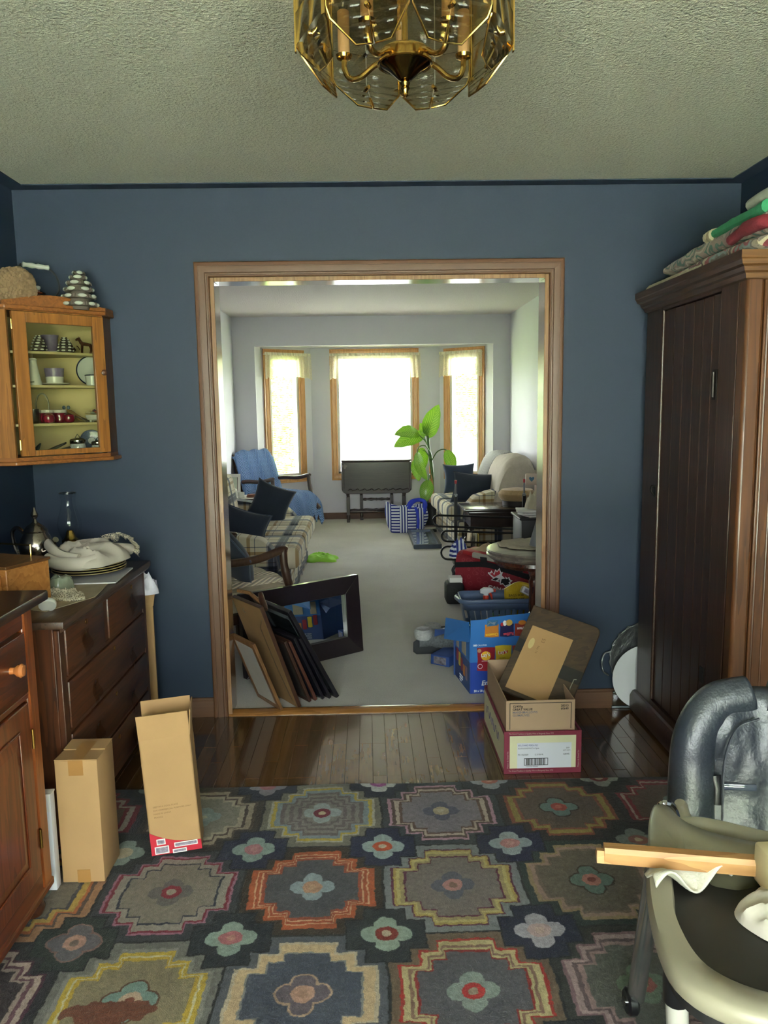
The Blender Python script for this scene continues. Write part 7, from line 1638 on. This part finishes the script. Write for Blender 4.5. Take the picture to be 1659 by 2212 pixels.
b = B(); b.prism([tuple(p+(V((cx, cy))-p)*.03) for p in O_], TZ-.045, TZ-.026); obj('tray_underside', b, GPD, hc)
# hinge loop and arm rail
lp = bez([(.560, 1.43, .60), (.563, 1.43, .645), (.575, 1.43, .672), (.592, 1.43, .672), (.606, 1.43, .65), (.612, 1.43, .60)], 6)
obj('hinge_loop', B().tube(lp, .007, 8), CHRM, hc); obj('hinge_plate', B().prism([(.566, .60), (.566, .645), (.577, .664), (.592, .664), (.602, .645), (.604, .60)], 0, .006, MXZ(1.432)), GPD, hc)
obj('hinge_knob', B().ball((.588, 1.40, .612), .024, n=18), GP, hc)
obj('arm_rail', B().tube(bez([(.565, 1.36, .66), (.62, 1.34, .672), (.72, 1.31, .660), (.84, 1.30, .64)], 8), [.022]*25, 12, flat=.7), GP, hc)
obj('side_fin', B().tube(bez([(.645, 1.48, .59), (.632, 1.46, .63), (.62, 1.45, .665)], 5), [.016]*6+[.014]*4+[.010], 10), GP, hc)
# seat pad: a puffy back with bolsters
MSt = FR((.878, 1.60, .34), (.985, -.17, 0), z=(0, .12, 1))     # x across, y back, z up the pad
def pad(x0, x1, z0, z1, th, seed, round_top=True, wr=.012, y0=0):
    def f(sg):
        def g(u, v):
            a = 2*u-1; x = (x0+x1)/2+(x1-x0)/2*a; zt = z1-((.11*abs(a)**2.6) if round_top else 0); z = z0+(zt-z0)*v
            k = ((1-abs(a)**5)*(1-abs(2*v-1)**5))**.45 if abs(a) < 1 and 0 < v < 1 else 0
            wkl = wr*(noise.noise(V((x*9+seed, z*6, seed)))+.5*abs(noise.noise(V((x*22, z*12, seed)))))
            return V((x, y0-sg*(th/2*k+wkl*k), z))
        return g
    b_ = B().grid(f(1), 30, 40, MSt); b_.grid(lambda u, v: f(-.6)(u, v), 30, 40, MSt); bmesh.ops.remove_doubles(b_.bm, verts=b_.bm.verts, dist=1e-4); return b_
obj('back_pad', pad(-.165, .165, 0, .49, .085, 2.0, wr=.022), VIN.m, hc, ang=180)
for s_ in (-1, 1):
    pts = [V((s_*.150, -.030, -.02)), V((s_*.156, -.036, .14)), V((s_*.156, -.036, .28)), V((s_*.142, -.028, .385)), V((s_*.095, -.014, .452)), V((s_*.02, -.006, .474))]
    obj('bolster', B().tube([MSt @ p for p in bez(pts, 10)], [.030+.022*min(1, i/10)*(1-.45*(i/50)**2) for i in range(51)], 18, flat=.8), VIN.m, hc, ang=180)
    obj('piping', B().tube([MSt @ V((p.x*.64, p.y-.042, p.z*.90+.002)) for p in bez(pts, 10)], .0028, 6), VIN.m, hc)
BLKV = mat('black_strap', '#131316', rough=.35, var=.05)
for x, z in ((-.055, .275), (.055, .275)): obj('harness_slot', B().rbox(x-.036, x+.036, -.052, -.04, z-.008, z+.008, .004, MSt), mat('glossy_slot', '#3c4250', rough=.12, coat=1), hc)
obj('harness_strap', B().tube([MSt @ V(p) for p in ((-.105, -.05, .30), (-.10, -.055, .27), (-.102, -.052, .235))], .010, 8, flat=.35), BLKV, hc)
obj('seat_cushion', B().rbox(-.17, .17, -.34, .0, -.06, .02, .03, MSt, seg=3), VIN.m, hc); obj('footrest_pad', B().rbox(-.14, .14, -.40, -.35, -.30, .0, .02, MSt, seg=3), VIN.m, hc)
def leg(name, p0, p1, r, m, n_=14): return obj(name, B().tube([p0, p1], r, n_), m, hc)
leg('rear_leg', (.575, 1.43, .60), (.622, 1.66, .055), .021, SILT)
leg('front_leg_sleeve', (.565, 1.34, .66), (.590, 1.36, .30), .025, BLKV); leg('front_leg', (.590, 1.36, .31), (.610, 1.365, .055), .0215, mat('white_tube', '#c2bdb2', rough=.3, var=.03))
leg('rear_leg', (1.02, 1.38, .60), (1.09, 1.60, .055), .021, SILT); leg('front_leg', (1.0, 1.28, .62), (1.06, 1.30, .055), .0215, SILT)
leg('cross_tube', (.588, 1.40, .32), (1.04, 1.34, .32), .012, CHRM); leg('footrest_strut', (.70, 1.42, .42), (.80, 1.28, .18), .018, SILT); obj('leg_joint', B().ball((.583, 1.445, .50), .032, n=14, sc=(.8, 1, 1.5)), GP, hc)
for p in ((.622, 1.66), (.610, 1.365), (1.09, 1.60), (1.06, 1.30)):
    Mc = Matrix.Translation((p[0]-.012, p[1], .043)) @ Matrix.Rotation(PI/2, 4, 'Y'); wl = obj('caster_wheel', B().lathe([(.006, -.012), (.026, -.013), (.031, -.008), (.031, .008), (.026, .013), (.006, .012)], 20, Mc), BLKV, hc); obj('caster_hub', B().lathe([(.002, -.016), (.01, -.016), (.01, .016), (.002, .016)], 12, Mc), CHRM, wl)
# ---- on the tray
ZT_ = TZ-.0135
wk = thing('wooden_moulding', 'short length of pale wooden moulding lying across the high chair tray', 'moulding', (.52, 1.13, .71))
Lp, Rp = V((.382, 1.185, .716)), V((.68, 1.125, .716)); MWK = FR(Lp, Rp-Lp, z=(0, 0, 1)); LW = (Rp-Lp).length
obj('stick', B().prism([(-.016, 0), (.016, 0), (.018, .010), (.010, .018), (.008, .024), (-.012, .026), (-.016, .018)], 0, LW, MWK @ Matrix(((0, 0, 1, 0), (1, 0, 0, 0), (0, 1, 0, 0), (0, 0, 0, 1)))), wood('pale_pine_moulding', '#8f6238', '#b68a58', 0, 9, rough=.5, coat=0), wk, smooth=False)
obj('cut_end', B().prism([(-.016, 0), (.016, 0), (.0, .018), (-.012, .02)], -.012, 0, MWK @ Matrix(((0, 0, 1, 0), (1, 0, 0, 0), (0, 1, 0, 0), (0, 0, 0, 1)))), wood('pine_end_grain', '#a5794a', '#b98c5a', 0, 12, rough=.6, coat=0), wk, smooth=False)
single('wooden_block', 'cream-painted wooden block at the right of the tray', 'block', B().rbox(.607, .70, 1.055, 1.135, ZT_+.02, ZT_+.085, .006), mat('cream_block', '#cbbb94', rough=.5, var=.03))
single('paper_lace', 'strip of white embroidered cloth draped over the tray edge', 'cloth', B().grid(lambda u, v: V((.442+.135*u, 1.108+.050*v+.03*u, .712+.012*math.sin(u*9)+.010*math.sin(v*5+u*8)-.02*(u > .85)*(u-.85)*6)), 40, 10), mat('white_embroidered', '#c9c5b4', rough=.9, var=.08, vs=60, bump=.6, bs=120), solid=.003)
single('white_napkins', 'crumpled white napkins heaped in the high chair tray', 'napkin', heap(.66, 1.04, ZT_, .105, .085, .05, 5.7, crease=.8, fs=8), mat('white_cotton', '#c4bcae', rough=.9, var=.05))
sc2 = thing('white_saucer', 'white saucer resting on the napkins in the high chair tray', 'saucer', (.655, .995, .74))
Mz = TR((.65, .985, ZT_+.042), rx=.12, ry=-.1)
obj('saucer_dish', B().lathe([(.002, .0), (.032, .0), (.05, .008), (.066, .014), (.067, .017), (.05, .011), (.032, .004), (.002, .004)], 40, Mz), mat('bright_white_china', '#d6d4d2', rough=.25, var=.01, coat=.3), sc2)
single('dark_rosette', 'small dark rosette beside the cream block on the tray', 'ornament', heap(.628, 1.038, ZT_+.045, .018, .016, .028, 3.1, crease=1), mat('plum_rosette', '#2a2230', rough=.6, var=.2))
single('olive_scarf', 'dark olive cloth tucked behind the wooden moulding on the tray', 'cloth', heap(.60, 1.165, ZT_, .07, .03, .030, 6.6, crease=.8, fs=9), mat('olive_cloth', '#3c3a28', rough=.9, var=.1))
# ================================================================= chandelier
CHX, CHY = .085, 1.56
ch = thing('chandelier', 'large brass lamp with smoked glass panes hanging above the hooked rug', 'chandelier', (CHX, CHY, 2.44))
Mc0 = Matrix.Translation((CHX, CHY, 0)); SMK = glass('smoked_glass', '#dcd7cb', rough=.03, refl=1.4); CAND = mat('ivory_candle_sleeve', '#c49a6c', rough=.5, var=.06)
obj('finial', B().lathe([(.002, 2.052), (.006, 2.056), (.006, 2.064), (.009, 2.068), (.007, 2.072), (.010, 2.078), (.006, 2.082)], 20, Mc0), BRASS, ch)
obj('hub_bowl', B().lathe([(.005, 2.081), (.012, 2.083), (.028, 2.097), (.044, 2.106), (.048, 2.110), (.046, 2.113)], 36, Mc0), mat('dark_reflecting_brass', '#6a5a38', rough=.12, metal=1, var=.15), ch)
obj('hub', B().lathe([(.047, 2.112), (.047, 2.132), (.044, 2.136), (.03, 2.140), (.010, 2.142)], 36, Mc0), BRASS, ch)
obj('rod', B().tube([(CHX, CHY, 2.14), (CHX, CHY, 2.42)], .006, 12), BRASS, ch); obj('canopy', B().lathe([(.065, 2.4395), (.062, 2.43), (.03, 2.415), (.008, 2.41)], 30, Mc0), BRASS, ch)
obj('lower_ring', B().tube([V((CHX+.05*math.cos(2*PI*k/30), CHY+.05*math.sin(2*PI*k/30), 2.112)) for k in range(30)], .003, 6, closed=True), BRASS, ch)
for k in range(5):
    a = math.radians(18+72*k); d = V((math.cos(a), math.sin(a), 0)); c = V((CHX, CHY, 0))
    arm = obj('arm', B().tube(bez([c+d*.042+V((0, 0, 2.122)), c+d*.062+V((0, 0, 2.116)), c+d*.088+V((0, 0, 2.100)), c+d*.110+V((0, 0, 2.100)), c+d*.121+V((0, 0, 2.118)), c+d*.122+V((0, 0, 2.136))], 6), .0056, 9), BRASS, ch)
    Mq_ = Matrix.Translation(c+d*.122)
    obj('drip_cup', B().lathe([(.005, 2.134), (.014, 2.138), (.016, 2.144), (.013, 2.145)], 18, Mq_), BRASS, arm); obj('candle_sleeve', B().lathe([(.0115, 2.1455), (.0115, 2.222), (.009, 2.224)], 18, Mq_), CAND, arm)
    obj('bulb', B().lathe([(.006, 2.224), (.013, 2.238), (.014, 2.25), (.008, 2.275), (.002, 2.29)], 14, Mq_), glass('clear_bulb_%d' % k, '#f0efe8', refl=2), arm)
NP = 8; RT, RB_ = .190, .160
def panel_pt(k, s, z):
    """s in -1..1 across a panel, bent in below z 2.135"""
    a = 2*PI*(k+.5)/NP-PI/2; hw = math.tan(PI/NP)
    r = RT if z > 2.145 else RT-(2.145-z)*.55
    t_ = V((-math.sin(a), math.cos(a), 0)); n_ = V((math.cos(a), math.sin(a), 0)); return V((CHX, CHY, z))+n_*r+t_*(s*r*hw*.955)
for k in range(NP):
    out_ = []
    pr = [(-1, 2.335), (-1, 2.145), (-1, 2.128), (-.52, 2.088), (-.04, 2.086), (-.02, 2.110), (.02, 2.110), (.04, 2.086), (.52, 2.088), (1, 2.128), (1, 2.145), (1, 2.335)]
    def rowpts(z):
        w_ = 1 if z >= 2.128 else .52+.48*(z-2.087)/.041; return w_
    b_ = B()
    zs = [2.087, 2.10, 2.115, 2.128, 2.145, 2.20, 2.335]
    for s0, s1 in ((-1, -.02), (.02, 1)):
        rows = []
        for z in zs:
            w_ = rowpts(z); rows.append([panel_pt(k, max(s0, -w_) if s0 < 0 else s0, z), panel_pt(k, s1 if s0 < 0 else min(s1, w_), z)])
        for r0, r1 in zip(rows, rows[1:]): b_.poly([r0[0], r0[1], r1[1], r1[0]])
    pn = obj('glass_panel', b_, SMK, ch, solid=.0022, ang=20)
    obj('brass_edge', B().tube([panel_pt(k, s, z) for s, z in pr], .0021, 6), BRASS, pn)
    q = panel_pt(k, 0, 2.135); n_ = (q-V((CHX, CHY, q.z))).normalized()
    obj('clip_screw', B().tube([q-n_*.008, q+n_*.004, q+n_*.008], [.004, .0055, .003], 10), BRASS, pn)
    q = panel_pt(k, 0, 2.205); obj('clip_screw', B().tube([q-n_*.008, q+n_*.004, q+n_*.009], [.004, .006, .003], 10), CHRM, pn)
    a = 2*PI*k/NP-PI/2
    d = V((math.cos(a), math.sin(a), 0)); p = V((CHX, CHY, 0))+d*(RT/math.cos(PI/NP)+.0005)
    obj('corner_strip', B().bar(p+V((0, 0, 2.133)), p+V((0, 0, 2.335)), .009, .003, d), BRASS, ch)
obj('top_frame', B().tube([panel_pt(k, -1, 2.335) for k in range(NP)], .006, 8, closed=True), BRASS, ch)
for k in range(4):
    a = PI/2*k+.4; obj('top_spoke', B().bar((CHX, CHY, 2.335), (CHX+RT*math.cos(a), CHY+RT*math.sin(a), 2.335), .008, .004), BRASS, ch)
